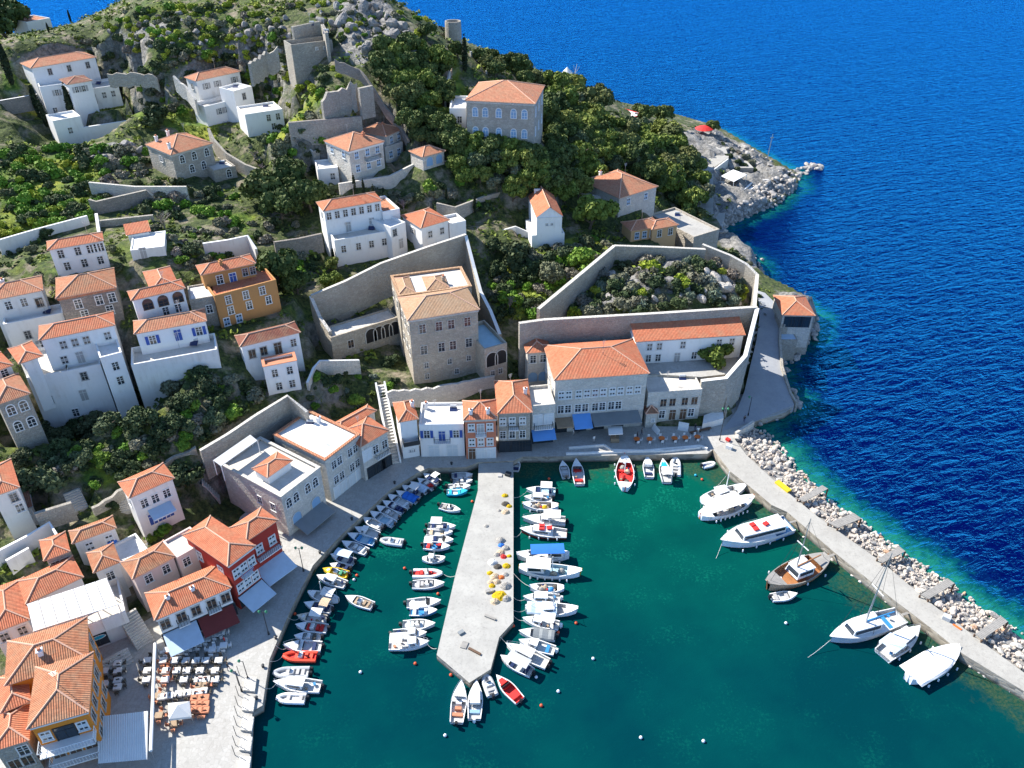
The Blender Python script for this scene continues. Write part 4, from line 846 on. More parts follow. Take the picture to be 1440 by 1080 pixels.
wall('retaining wall under the terraces left of the big pines',[(125,256,31.),(190,262,30.5),(262,262,30.)],2.5,'palest')
wall('curving stone wall beside the hillside steps',[(293,180,35.2),(300,195,33.5),(318,215,31.5),(345,231,30),(370,240,29.5)],2.5,'rubble',.6)
wall('grey stone wall left of the white terraced house at the picture edge',[(-5,142,39.),(30,136,39),(52,132,39)],2.5,'darkst',.6,'pwhite')
wall('white yard wall left of the pale stone mansion',[(418,192,35.5),(440,213,33.5),(458,206,33.5)],3.,'palest',.5,'pwhite')
wall('stone terrace wall in front of the pale stone mansion',[(476,258,30.2),(548,247,30.2),(590,226,31.2),(640,226,31)],4,'palest',.6)
wall('long grey retaining wall with green shrubs below the ruins',[(405,172,40.5),(450,168,40.5),(508,163,40.5)],4.5,'rubble',.8,'darkst')
wall('broken ruin wall with ragged top below the castle',[(452,143,44.5),(463,122,47.5),(475,128,46),(492,114,48),(500,112,48.5)],5,'rubble',.9,'rubble','ruined_wall',ragged=2.2)
wall('ragged stone wall on the left of the castle ruin',[(350,88,50.),(372,72,51),(390,65,52)],4,'rubble',.8,'rubble','ruined_wall',ragged=1.)
wall('low ragged wall right behind the white terraced house',[(150,102,44.5),(190,100,44.5),(220,106,43.5)],2.,'rubble',.6,'rubble','ruined_wall',ragged=.8)
wall('ragged stone wall left of the verandah house',[(244,106,44.5),(262,122,42.3),(275,140,40.)],2.5,'palest',.6,'palest','ruined_wall',ragged=.6)
wall('stone wall with dark archway on the lane below the ruins',[(504,124,47),(523,120,47)],6,'rubble',.9)
wall('lane wall winding down from the castle to the pine wood',[(470,83,52),(505,96,49.5),(523,118,46.5),(540,146,42.),(560,170,38.5),(575,196,35)],1.2,'darkst',.45,ragged=.4)
wall('stone wall along the red dirt path under the round tower',[(632,98,45.5),(628,120,43),(626,140,41.)],2.,'palest',.5)
wall('white stone enclosure behind the grey stone mansion',[(661,72,46),(689,80,44.),(684,100,42.)],2.5,'palest',.5,'pwhite')
wall('curved terrace wall right of the house with red pyramid roof',[(614,285,25.8),(640,291,25.4),(680,276,25.),(702,270,25)],3.5,'rubble',.6)
wall('long pale wall behind the ochre house',[(285,342,28.5),(320,337,28.5),(348,331,28.5),(360,350,27.)],2.5,'white2',.5,'pwhite')
wall('stone wall under the pines left of the long white house',[(385,340,25.5),(420,335,25.),(452,328,25)],3.,'darkst')
wall('low garden wall above the white blue shuttered house',[(544,549,9.5),(600,545,9.3),(660,535,9.2),(695,528,9)],3,'palest',.5,'palest',ragged=.5)
wall('curving white path wall below the loggia',[(432,538,13.6),(441,517,14.5),(450,507,15),(505,506,12.5)],1.8,'palest',.5,'pwhite')
wall('high stone wall behind the roof terrace with the grey pergola',[(281,633,13.),(320,610,13.6),(360,583,14.2),(404,556,14.8),(432,579,13.)],5.,'rubble',.6,'palest')
wall('low white yard wall at the left picture edge',[(-10,778,9.8),(40,752,10),(69,734,10.2),(79,751,9.8)],2.5,'white2',.4,'pwhite')
wall('white yard wall beside the pale lean-to',[(8,788,8.8),(40,770,9)],2.4,'white2',.4,'pwhite')
wall('stone retaining wall beside the lower left stairway',[(48,722,11.6),(100,706,11.)],2.2,'rubble')
wall('winding rubble wall under the dark bushes above the red hipped house',[(128,712,9.6),(165,690,10.),(205,668,10.6),(245,640,11.8),(275,628,12.2)],1.6,'rubble',.6,'rubble',ragged=.6)
wall('white plinth wall right of the chapel garden',[(700,325,19.5),(725,318,20),(748,328,18.5)],1.8,'white2',.4,'pwhite')
wall('small rubble wall beside the steps at the custom quay',[(1019,534,10.6),(1023,556,6.5),(1020,580,3.)],3,'rubble',.6)
wall('low coping wall between road and sea by the quay corner',[(1035,608,2.1),(1060,592,2.3)],.7,'palest',.5)
wall('low stone parapet along the seaside road',[(1098,445,7.6),(1097,478,6.5),(1100,515,4.8),(1112,552,2.9),(1121,566,2.4)],.9,'rubble',.5,'rubble')
wall('white balustrade wall of the grey terrace restaurant',[(52,905,6.9),(176,859,6.9)],.9,'white',.2,'pwhite')
stair('long narrow stone stairway climbing from the quay beside the white corner house',(535,541,8.8),(557,652,1.5),1.5,26,'palest','white')
stair('dark stone stairway between bushes at the lower left',(101,692),(114,720),2.6,9,'palest')
stair('short stone stairway under the big dark tree',(284,678),(310,704),1.6,9,'palest')
stair('wide stone stairway right of the grey terrace restaurant',(178,862,5.2),(206,908,1.5),2.6,13,'palest')
stair('low broad steps on the square beside the orange hotel',(158,921,2.6),(168,942,1.5),4.2,5,'palest')
stair('hillside steps below the grey stone house',(310,222),(362,243),1.6,14,'palest')
stair('short white steps up to the flat cream roofed quayside building',(924,600,2.6),(920,607,1.5),2.2,5,'pwhite')
stair('white steps at the right end of the quayside terrace',(962,594,3.),(960,606,1.5),2.,6,'pwhite')
stair('stone steps cut in the shore rocks of the headland',(1014,256),(1052,296),1.8,16,'palest')
stair('whitewashed steps left of the small red hipped house',(172,702),(178,722),1.6,7,'palest')
# seaside road and headland path
def strip(name,rows,mat,dz=0.02):
    b=MB(); L=[U(a,c,z+dz) for (a,c),(e,f),z in rows]; R=[U(e,f,z+dz) for (a,c),(e,f),z in rows]
    top=[L,R]; lo=[[p-V((0,0,4)) for p in L],[p-V((0,0,4)) for p in R]]
    b.grid([lo[1],R,L,lo[0]][::-1] if False else [lo[1],R,L,lo[0]],0); o=b.build(name,[mat]); return struct(o)
strip('road',ROAD,'road')
slabpoly('courtyard',[(893,519),(893,512),(960,508),(1040,500),(1046,497),(1022,526),(986,530),(915,526)],9.45,5,['pave','rubble'])
slabpoly('promenade',[(957,197),(972,194),(1020,207),(1025,221),(1003,236),(1003,302),(985,302),(981,226)],7.,2,['conc2','rubble'])
slabpoly('bathing_platform',[(1030,268),(1058,251),(1082,252),(1064,261),(1044,276)],3.2,-1,['floorw','rubble'])
slabpoly('headland_terrace',[(1020,208),(1046,222),(1060,236),(1036,236),(1026,224)],4.6,0,['conc2','rubble'])
slabpoly('shore_path',[(1003,298),(1020,300),(1016,318),(1000,316),(985,300)],5.2,0,['conc2','rubble'])
wall('long rubble retaining wall on the inland side of the headland promenade',[(952,196,9.5),(978,226,9.),(982,262,8.8),(982,300,8.6)],2.5,'rubble',.6)
wall('pale terrace wall beside the white roofed pergola',[(1004,238,7.4),(1024,223,7.4)],3,'palest',.4,'pwhite')
wall('low white wall along the bathing platform',[(1040,272,3.9),(1060,254,3.9),(1083,252,3.7)],1,'white2',.4,'pwhite')
slabpoly('lower_platform',[(1014,275),(1032,274),(1031,288),(1013,288)],3.4,0,['floorw','rubble'])
strip('dirt_path',[((620,135),(631,135),41.5),((622,115),(634,112),43.),((624,92),(636,90),45.),((616,72),(634,66),47.5)],'dirt',.35)
pg=thing('pergola','white roofed pergola on the headland above the bathing rocks','pergola',U(1032,252,3))
Q=[U(1014,248,6.2),U(1032,256,6.2),U(1050,246,6.2),U(1031,239,6.2)]
b=MB(); b.hexa([tuple(p) for p in Q],[(p.x,p.y,p.z+.15) for p in Q]); b.build('roof',['pwhite'],pg)
for p in Q: b=MB(); b.tube((p.x,p.y,2),(p.x,p.y,6.2),.09,.09,6); b.build('post',['pwhite'],pg)
h=HS('beach_house','low white flat roofed house with red front beyond the pine wood').block((860,158),(886,166),7,17.,zb=12,wall='redc',rm='floorw',par=.2,tp=False,**Fl)
# ruined castle, round tower, windmill
h=HS('castle_ruin','square grey castle ruin with two broken stone storeys','ruin').block((409,63),(467,56),6,52.5,zb=48.3,wall='rubble',rm='rubble',par=1.4,win=[('F',.6,[.6,.8],'t')],**Fl)
h.block((412,38),(450,30),.9,55.5,zb=50,wall='rubble',rm='rubble',par=.2,tp=False,**Fl); h.block((451,34),(457,46),.8,55.2,zb=50,wall='rubble',rm='rubble',par=.2,tp=False,**Fl)
p=U(638,60,46); b=MB(); b.lathe((p.x,p.y,43),[(2.5,0),(2.35,9.),(2.0,9.),(2.0,7)],18); tw=tag(b.build('round_tower',['rubble'],None,(p.x,p.y,43)),'ruined round stone tower above the pines at the sea edge','tower')
p=U(797,113,26); wm=thing('windmill','small white windmill with conical roof and bare sail spokes','windmill',p)
b=MB(); b.lathe((p.x,p.y,p.z-6),[(2.6,0),(2.2,7.4)],16); b.build('tower',['white'],wm)
b=MB(); b.lathe((p.x,p.y,p.z+1.4),[(2.9,0),(.1,3.)],16); b.build('cap',['cloth'],wm)
b=MB(); c=V((p.x+2.6,p.y-1.8,p.z+2.4))
b.tube((p.x,p.y,p.z+2.4),c,.12,.12)
for i in range(10):
    t=2*math.pi*i/10; ax=V((.57,.82,0)); b.tube(c,c+ax*(3.4*math.cos(t))+V((0,0,3.4*math.sin(t))),.09,.06,4)
b.build('sail_frame',['palest'],wm)
# chapel bell gable and apse
f=chap.f
c=U(757,272,26); b=MB(); b.box((c.x-.8,c.y,c.z-.5),(.4,.5,2.4)); b.box((c.x+.8,c.y,c.z-.5),(.4,.5,2.4)); b.box((c.x,c.y,c.z+.9),(2.1,.55,.5)); b.box((c.x,c.y,c.z-1.6),(1.98,.52,.9)); b.build('bell_gable',['white'],chap.r)
c=U(773,322,17.6); b=MB(); b.lathe((c.x,c.y+.3,c.z-.5),[(1.5,0),(1.5,3.2)],12); b.build('apse',['white'],chap.r); b=MB(); b.lathe((c.x,c.y+.3,c.z+2.7),[(1.65,0),(.1,.7)],12); b.build('apse_roof',['tile'],chap.r)
# restaurant: sign, balusters
def oval(cx,cz,rx,rz,n=24): return [(cx+rx*math.cos(2*math.pi*i/n),cz+rz*math.sin(2*math.pi*i/n)) for i in range(n)]
f=rest.f; p,di,L,o=rest.face('F'); b=MB(); c=p+di*(L*.62)+o*.06
b.poly([(c.x+di.x*x,c.y+di.y*x,3.6+z) for x,z in oval(0,0,1.1,.42)]); c2=c+o*.01; b.poly([(c2.x+di.x*x,c2.y+di.y*x,3.6+z) for x,z in oval(0,0,.92,.30)],1); b.build('sign',['pwhite','turq'],rest.r)
# cream awning over the restaurant terrace
aw=thing('terrace_awning','large cream awning in strips over the restaurant terrace','awning',U(100,880,5))
b=MB(); C0,C1,C2,C3=U(47,888,9.2),U(166,850,9.2),U(150,813,9.8),U(38,850,9.8)
for i in range(7):
    t0,t1=i/7+.004,(i+1)/7-.004; q=[C0.lerp(C1,t0),C0.lerp(C1,t1),C3.lerp(C2,t1),C3.lerp(C2,t0)]
    b.hexa([tuple(x) for x in q],[(x.x,x.y,x.z+.06) for x in q])
b.build('canvas',['cloth'],aw)
b=MB()
for t in(0,.25,.5,.75,1.):
    q=C0.lerp(C1,t); b.tube((q.x,q.y,5),(q.x,q.y,9.2),.07,.07,5); q=C3.lerp(C2,t); b.tube((q.x,q.y,5),(q.x,q.y,9.8),.07,.07,5)
b.tube(C0,C1,.07,.07,5); b.build('frame',['pwhite'],aw)
# square: striped awning with long white roller bar
aw=thing('striped_awning','white ribbed awning with a long white roller bar beside the orange hotel','awning',U(175,1060,1.5))
C0,C1,C2,C3=U(138,1074,4.2),U(207,1068,4.2),U(208,1000,4.6),U(137,1008,4.6); b=MB(); rows=[]
for j in range(2):
    r=[]
    for i in range(45):
        q=(C0.lerp(C1,i/44) if j==0 else C3.lerp(C2,i/44)); r.append((q.x,q.y,q.z+.07*(i%2)))
    rows.append(r)
b.grid(rows); b.grid([[(x,y,z-.03) for x,y,z in r] for r in rows]); b.build('canvas',['cloth'],aw)
b=MB(); b.tube(U(212,1056,4.3),U(218,905,4.3),.22,.22,8); b.build('roller_bar',['pwhite'],aw)
b=MB()
for q in(U(212,1056,4.2),U(213,1000,4.2),U(217,950,4.2),U(218,906,4.2),C0,C3): b.tube((q.x,q.y,1.5),(q.x,q.y,q.z),.06,.06,5)
b.build('posts',['steel'],aw)
# pergola on the roof of the bank and solar panels
pg=thing('roof_pergola','pale grey slatted pergola on the roof terrace behind the stone bank','pergola',U(330,640,10.2)); Q=[U(300,648,12.6),U(311,656,12.6),U(362,620,12.6),U(352,612,12.6)]
b=MB(); b.hexa([tuple(x) for x in Q],[(x.x,x.y,x.z+.12) for x in Q]); b.build('roof',['lblue' if False else 'gelg'],pg)
for x in Q: b=MB(); b.tube((x.x,x.y,9.5),(x.x,x.y,12.6),.08,.08,5); b.build('post',['pwhite'],pg)
sp=thing('solar_panels','dark row of solar panels on the flat roof of the stone bank','solar panels',at(B2,.6,.3)); b=MB()
for i in range(5):
    q=at(B2,.5+.06*i,.22+.07*i); b.box((q.x,q.y,q.z+.35),(1.0,.75,.06),math.atan2(B2.f['u'].y,B2.f['u'].x))
b.build('panel_row',['navy'],sp)
tank=thing('water_tank','bright blue plastic tank on the whitewashed roof terrace','tank',U(158,763,6.6)); b=MB(); p=U(158,763,6.6); b.lathe((p.x,p.y,p.z),[(.95,0),(1.0,.1),(1.0,.8),(.8,.95),(.3,1.)],14); b.build('body',['bluec'],tank); b=MB(); b.lathe((p.x,p.y,p.z+.99),[(.25,0),(.25,.12)],10); b.build('lid',['navy'],tank)
# red canopy and pole on the headland
p=U(989,190,7); rc=thing('red_parasol','wide red parasol beside the wind bent tree on the headland','parasol',p); b=MB(); b.lathe((p.x,p.y,p.z+2.3),[(3.3,0),(3.2,.12),(1.6,.85),(.1,1.15)],12); b.build('canopy',['redc'],rc); b=MB(); b.tube(p,(p.x,p.y,p.z+3.3),.08,.08); b.build('pole',['pwhite'],rc)
p=U(1077,229,2.5); mp=thing('mast_pole','thin tall grey pole with crossarm on the headland tip','pole',p); b=MB(); b.tube((p.x,p.y,0),(p.x+.6,p.y,p.z+10),.16,.10); b.build('shaft',['steel'],mp); b=MB(); b.box((p.x+.55,p.y,p.z+8.8),(1.1,.15,.2)); b.build('crossarm',['steel'],mp)
# ---------------------------------------------------------------- vegetation
def leafmesh(name,blobs,nleaf,size,mat,seed,squash=1.,up=.35,shape=1.):
    r=np.random.RandomState(seed); B=np.array(blobs,float); wt=B[:,3]**2; wt/=wt.sum(); k=r.choice(len(B),nleaf,p=wt)
    d=r.normal(size=(nleaf,3)); d[:,2]+=up; d/=np.linalg.norm(d,axis=1)[:,None]
    rad=(.55+.5*r.rand(nleaf)**.6); c=B[k,:3]+d*(B[k,3]*rad)[:,None]*np.array([1,1,squash])
    nn=d*.8+r.normal(size=(nleaf,3))*.6; nn/=np.linalg.norm(nn,axis=1)[:,None]
    a=np.cross(nn,r.normal(size=(nleaf,3))); a/=np.linalg.norm(a,axis=1)[:,None]; b=np.cross(nn,a)
    s=(size*(.6+.8*r.rand(nleaf)))[:,None]; a*=s; b*=s*shape
    vs=np.stack([c-a-b*.6,c+a-b*.8,c+a*.7+b,c-a*.8+b*.9],1).reshape(-1,3)
    me=bpy.data.meshes.new(name); n=nleaf; me.vertices.add(4*n); me.vertices.foreach_set('co',vs.ravel()); me.loops.add(4*n); me.loops.foreach_set('vertex_index',np.arange(4*n)); me.polygons.add(n); me.polygons.foreach_set('loop_start',np.arange(0,4*n,4)); me.polygons.foreach_set('loop_total',np.full(n,4))
    bt=r.rand(len(B)); t=np.clip(.55*bt[k]+.6*r.rand(n)**1.3-.05,0,1); A=me.attributes.new('tint','FLOAT','POINT'); A.data.foreach_set('value',np.repeat(t,4))
    me.materials.append(M[mat]); me.update(calc_edges=True); return me
def blobs_round(seed,n,R=1.,zs=.7,zc=0.,br=.34):
    r=np.random.RandomState(seed); o=[]
    for i in range(n):
        d=r.normal(size=3); d/=np.linalg.norm(d); q=.45+.35*r.rand(); o.append((d[0]*R*q,d[1]*R*q,zc+abs(d[2])*R*q*zs if r.rand()<.8 else zc-.15*R,br*R*(.7+.6*r.rand())))
    o.append((0,0,zc+.1,.45*R)); return o
def trunkmesh(name,hc,seed,mat='bark',r0=.09,lean=.1,limbs=6,spread=.6):
    r=random.Random(seed); b=MB(); p=V((0,0,-.25)); pts=[p]
    for i in range(4): p=p+V((r.uniform(-lean,lean),r.uniform(-lean,lean),(hc+.3)/4)); pts.append(p)
    for i in range(4): b.tube(pts[i],pts[i+1],r0*(1-.17*i),r0*(1-.17*(i+1)),6)
    for i in range(limbs):
        t=r.uniform(0,2*math.pi); s=pts[2+i%3]; e=s+V((spread*math.cos(t),spread*math.sin(t),r.uniform(.15,.5))); b.tube(s,e,r0*.5,r0*.15,4)
    return b.mesh(name,[mat])
def bare(name,seed,mat='twig',levels=4,up=.5):
    r=random.Random(seed); b=MB()
    def grow(p,d,L,rad,k):
        e=p+d*L; b.tube(p,e,rad,rad*.6,3,0,False)
        if k==0: return
        for i in range(3 if k<levels else 5):
            t=r.uniform(0,2*math.pi); q=(d+V((math.cos(t),math.sin(t),r.uniform(-.15,up)))*.8).normalized(); grow(p.lerp(e,r.uniform(.55,1)),q,L*r.uniform(.6,.8),rad*.55,k-1)
    grow(V((0,0,-.1)),V((0,0,1)),.42,.06,levels); me=b.mesh(name,[mat])
    A=me.attributes.new('tint','FLOAT','POINT'); A.data.foreach_set('value',[r.random() for _ in me.vertices]); return me
KINDS={}      # kind: (list of part dicts, crown centre height in crown radii)
def reg(k,name,parts,hc): KINDS[k]=(name,parts,hc)
for k,mat,nb,zs,hc,nl,sz in(('pine','pine',11,.65,1.05,2300,.085),('pineb','pineb',11,.8,1.0,2300,.085),('maq','maq',9,.75,.55,1500,.085),('olive','olive',9,.75,.7,1500,.085),('lushtree','lush',9,.8,.7,1500,.085)):
    reg(k,{'pine':'pine_tree','pineb':'pine_tree','maq':'evergreen_tree','olive':'olive_tree','lushtree':'green_tree'}[k],[[('crown',leafmesh(k+'_crown',blobs_round(s+len(k)*7,nb+4,1.,zs,hc-.2,.31),int(nl*1.55),sz*.8,mat,s,.85)),('trunk',trunkmesh(k+'_trunk',hc*.8,s))] for s in range(4 if k=='pine' else 3)],hc)
for k,mat,hc,nl,zs in(('lime','lime',.35,420,.75),('lush','lush',.3,420,.6),('grey','grey',.3,420,.6),('dark','maq',.3,420,.65),('agave','agave',.35,260,.7)):
    reg(k,{'lime':'cushion_shrub','lush':'green_shrub','grey':'scrub_bush','dark':'evergreen_shrub','agave':'cactus_clump'}[k],[[('foliage',leafmesh(k+'_foliage',blobs_round(s+40,5,1.,zs,.05,.5),int(nl*1.6),.115 if k!='agave' else .26,mat,s,.8,.5,1. if k!='agave' else .3))] for s in range(3)],hc)
def cyp(seed):
    return leafmesh('cypress_crown',[(0,0,.3+i*.5,.30*math.sin(math.pi*min(1,(i+1.6)/9.5))**.8+.05) for i in range(9)],1500,.09,'cyp',seed,1.6)
reg('cyp','cypress_tree',[[('crown',cyp(1)),('trunk',trunkmesh('cypress_trunk',1.,3,'bark',.06,.02,0))],[('crown',cyp(2)),('trunk',trunkmesh('cypress_trunk_b',1.,4,'bark',.06,.02,0))]],2.3)
reg('bare','bare_tree',[[('branches',bare('bare_branches',s))] for s in(3,5)],.8)
PRO={}; cnt={}
def plant(k,p,R,label,group=None,rz=None,sc=None):
    name,vs,hc=KINDS[k]; i=rnd.randrange(len(vs)); rz=rnd.uniform(0,6.28) if rz is None else rz
    if (k,i) not in PRO:
        o=thing(name,label,name.split('_')[-1],p,group,rz)
        for n,me in vs[i]: put(me,n,o,(0,0,0))
        PRO[(k,i)]=o; o.scale=sc or (R,R,R)
    else:
        o=dup(PRO[(k,i)],p,rz,label,None,sc or (R,R,R))
        if 'group' in o and not group: del o['group']
        if group: o['group']=group
    return o
def T(k,cx,cy,r,label,group=None,sc=None):
    hc=KINDS[k][2]; p=hit(cx,cy+r*hc*.9); R=r/proj(p)[2]; p.z=hgt(p.x,p.y)-.1
    return plant(k,p,R,label,group,None,sc and tuple(R*q for q in sc))
def footfree(x,y,m=.6):
    for a,u,v,w,d,_,_ in FOOT:
        q=V((x,y,0))-V((a.x,a.y,0)); s,t=q.dot(u),q.dot(v)
        if -m<s<w+m and -m<t<d+m: return False
    return True
def scatter(poly,n,kinds,r0,r1,gap,label,group,free=True,tries=40):
    xs=[p[0] for p in poly]; ys=[p[1] for p in poly]; done=[]; k=0
    for _ in range(n*tries):
        if k>=n: break
        x,y=rnd.uniform(min(xs),max(xs)),rnd.uniform(min(ys),max(ys))
        if not inpoly(x,y,poly) or any((x-a)**2+((y-b)*1.3)**2<gap*gap for a,b in done): continue
        kd=rnd.choice(kinds); r=rnd.uniform(r0,r1); hc=KINDS[kd][2]; p=hit(x,y+r*hc*.9)
        if free and not footfree(p.x,p.y,r/proj(p)[2]*.5): continue
        if p.z<.3: continue
        done.append((x,y)); k+=1; R=r/proj(p)[2]; p.z=hgt(p.x,p.y)-.1
        lb=label[kd] if isinstance(label,dict) else label
        plant(kd,p,R,lb,group[kd] if isinstance(group,dict) else group)
# single trees
for a in (('pine',372,258,31,'broad dark pine leftmost of the clump on the hillside steps'),('pine',408,243,36,'tallest dark pine of the clump beside the hillside steps'),('pine',436,268,30,'dark pine at the right end of the clump beside the hillside steps'),('pine',398,284,29,'front dark pine of the clump below the hillside steps'),
 ('pine',392,368,34,'big dark pine right behind the ochre house'),('pine',420,392,24,'smaller dark pine right of the ochre house'),('pineb',468,368,13,'slim green pine at the left foot of the long white house'),('pineb',466,390,16,'low green pine at the garden wall corner'),
 ('pineb',832,294,32,'round bright green pine between chapel and wide salmon roofed house'),('pineb',1004,492,25,'bright green pine in the courtyard of the long white house'),('dark',1018,512,9,'small dark round bush beside the courtyard pine'),
 ('olive',66,664,36,'big pale green tree beside the dark stone stairway'),('maq',261,660,31,'big very dark tree left of the stone bank'),('maq',87,612,22,'dark evergreen below the white tower house'),('maq',134,597,27,'large dark evergreen under the tower house terrace'),('maq',200,585,27,'large dark evergreen under the blue windowed house terrace'),
 ('lushtree',148,640,15,'bright lime green tree among the dark evergreens'),('maq',175,640,18,'dark tree right of the lime green tree'),('lushtree',135,680,11,'low bright green tree above the red hipped house'),('maq',232,602,20,'dark tree on the slope above the red hipped house'),('maq',262,560,20,'dark tree on the shaded slope right of the blue windowed house'),('olive',300,580,17,'light green tree on the shaded slope near the high stone wall'),('maq',285,540,17,'dark tree under the small dark roofed house'),('olive',318,548,13,'pale tree beside the small dark roofed house'),('maq',340,575,13,'dark bush tree near the high stone wall'),
 ('maq',158,705,12,'round dark bush tree left of the small red hipped house'),('lushtree',232,742,13,'bright green garden tree below the blue verandah'),('lushtree',212,752,10,'yellow green garden bush beside the whitewashed terrace'),
 ('maq',722,352,27,'big dark evergreen below the chapel'),('maq',746,376,20,'dark evergreen lower on the slope below the chapel'),('maq',698,343,17,'dark evergreen left of the big one below the chapel'),('olive',775,380,22,'grey green tree right of the chapel path'),('lushtree',820,362,23,'broad green tree below the slanting fortress wall top'),('olive',795,352,16,'pale tree under the chapel plinth'),('maq',700,375,17,'dark evergreen at the alley edge'),
 ('bare',510,455,30,'large bare grey tree in the loggia courtyard'),('bare',232,300,30,'pale bare tree above the half whitewashed shed'),('bare',165,95,25,'brown bare tree right of the white terraced house'),('bare',262,272,15,'small bare bush above the terrace wall'),('bare',717,418,20,'silvery bare tree beside the alley'),
 ('maq',64,326,13,'dark round tree behind the low white hillside wall'),('maq',268,352,13,'dark round tree left of the ochre house'),('maq',10,352,10,'green round tree at the left edge near the steps'),
 ('olive',60,470,0.1,'x'),('olive',231,485,11,'small olive tree on the blue windowed terrace'),('lushtree',273,478,13,'green tree at the right of the blue windowed terrace'),('olive',205,519,9,'small palm like shrub under the white terrace wall'),
 ('maq',220,160,22,'grey green evergreen between the two upper white houses'),('maq',215,170,15,'lower dark evergreen between the two upper white houses'),('maq',395,175,15,'dark tree right of the flat cube house'),('maq',300,268,14,'dark tree below the grey stone hillside house'),('olive',400,205,18,'grey tree left of the pale stone mansion'),
 ('maq',505,515,11,'dark bush in front of the loggia wall'),('lushtree',500,560,14,'green bush tree beside the long stairway'),('maq',550,505,13,'round dark tree at the left foot of the tan mansion'),('maq',475,530,12,'dark cactus bush below the loggia'),
 ('pine',727,88,20,'dark pine behind the right roof corner of the grey mansion'),('pine',700,88,13,'dark pine behind the grey mansion roof'),('pine',675,76,13,'pine at the edge near the round tower'),('pine',600,42,14,'pine on the skyline left of the round tower'),('pine',632,46,9,'small pine hiding the foot of the round tower'),('pine',645,68,16,'dark pine under the round tower'),('pine',910,158,17,'skyline pine right of the red fronted beach house'),('pine',932,158,17,'spreading skyline pine near the red parasol'),('pine',898,152,11,'small dark pine right beside the beach house'),('pine',1000,176,12,'wind bent pine over the red parasol'),
 ('maq',0,0,0,'x')):
    if a[3]>1: T(*a)
for x,y0,y1,l in((17,55,118,'tall dark cypress left of the white terraced house'),(57,118,166,'dark cypress at the left corner of the white terraced house'),(66,138,178,'second dark cypress hugging the lower white block'),(105,118,172,'tall black cypress in front of the white terraced house'),(499,243,270,'slim cypress below the pale stone mansion'),(512,250,275,'slim cypress right of its twin below the pale stone mansion'),(526,258,285,'small cypress at the terrace wall end'),(100,14,32,'small cypress on the green ridge'),(69,32,46,'dark cypress beside the far white house'),(654,52,100,'black cypress near the white enclosure'),(628,262,282,'small cypress in the terraced garden right of the pale mansion'),(540,262,280,'short cypress between shrubs above the red pyramid roof'),(668,272,300,'slim cypress by the curved terrace wall'),(470,345,372,'small cypress against the long white house')):
    p=hit(x,y1); s=proj(p)[2]; h_=(y1-y0)/s/.95/4.6; plant('cyp',p,1,l,None,None,(max(h_*1.0,.9),max(h_*1.0,.9),h_))
for x,y,z,R,l in((6,44,44,8,'dark pine cut by the top left picture edge'),(24,46,44,7,'dark skyline pine next to the top left corner'),(-8,60,44,7,'dark pine lowest of the three at the top left corner')): plant('pine',U(x,y,z)-V((0,0,1)),R,l)
for x,y,r,l in((664,196,24,'bright pine hiding the left foot of the grey stone mansion'),(690,203,25,'broad pine before the grey stone mansion front'),(716,206,24,'round pine before the grey stone mansion front'),(744,212,22,'pine at the right foot of the grey stone mansion'),(640,190,24,'tall pine at the left corner of the grey stone mansion')): T('pineb' if x in(664,716) else 'pine',x,y,r,l)
for x,y,r,k,l in((212,548,21,'maq','dark tree in front of the blue windowed house terrace wall'),(248,538,22,'olive','grey green tree against the blue windowed house terrace wall'),(285,522,17,'maq','dark tree at the right end of the blue windowed terrace wall'),(185,560,20,'maq','dark tree between tower house and blue windowed terrace'),(62,604,19,'maq','dark tree at the left foot of the white tower house'),(112,598,24,'maq','broad dark tree at the middle foot of the white tower house'),(158,592,22,'olive','grey green tree at the right foot of the white tower house'),(120,640,18,'olive','pale tree left of the lime green tree'),(95,655,16,'maq','dark tree behind the big pale green tree'),(30,640,18,'maq','dark tree below the grey stone house at the left edge'),(190,655,17,'maq','dark tree left above the small red hipped house'),(215,625,18,'maq','dark tree in the middle of the shaded slope'),(245,590,20,'maq','dark tree high on the shaded slope'),(305,560,18,'maq','dark tree left of the high stone wall')): T(k,x,y,r,l)
scatter([(395,95),(475,92),(480,125),(440,130),(400,118)],12,['lime','lush','dark'],5,10,9,{'lime':'yellow green shrub at the foot of the castle ruin','lush':'fresh green shrub at the foot of the castle ruin','dark':'dark shrub at the foot of the castle ruin'},'shrubs at the castle foot')
scatter([(320,180),(480,175),(640,250),(690,310),(560,290),(420,290)],7,['bare'],11,18,25,'leafless grey brown tree on the terraces around the pale stone mansion','bare trees on the terraces')
WOOD=[(765,160),(778,108),(800,118),(835,130),(860,165),(905,175),(940,178),(952,205),(982,240),(985,290),(928,252),(872,232),(820,245),(790,250),(763,240)]
scatter(WOOD,74,['pine','pine','pine','pineb','pineb','olive'],15,26,14,{'pine':'dark green pine in the dense wood right of the grey stone mansion','pineb':'lighter green pine in the dense wood right of the grey stone mansion','olive':'grey green tree in the wood right of the grey stone mansion'},'trees of the wood on the headland slope')
scatter([(622,192),(655,188),(760,218),(800,250),(822,262),(760,266),(700,264),(655,240)],32,['pine','pineb','pineb','olive'],17,26,17,{'pine':'dark green pine on the slope below the grey stone mansion','pineb':'lighter green pine on the slope below the grey stone mansion','olive':'grey green tree on the slope below the grey stone mansion'},'trees below the grey mansion')
scatter([(528,62),(590,55),(640,85),(628,150),(640,190),(600,205),(560,150)],28,['pine','pine','pineb'],15,25,17,{'pine':'dark green pine in the wood left of the grey stone mansion','pineb':'lighter green pine in the wood left of the grey stone mansion'},'trees left of the grey mansion')
scatter([(655,78),(700,75),(760,95),(778,110),(765,118),(700,98)],9,['pine'],10,16,15,'dark pine on the skyline behind the grey stone mansion','skyline pines')
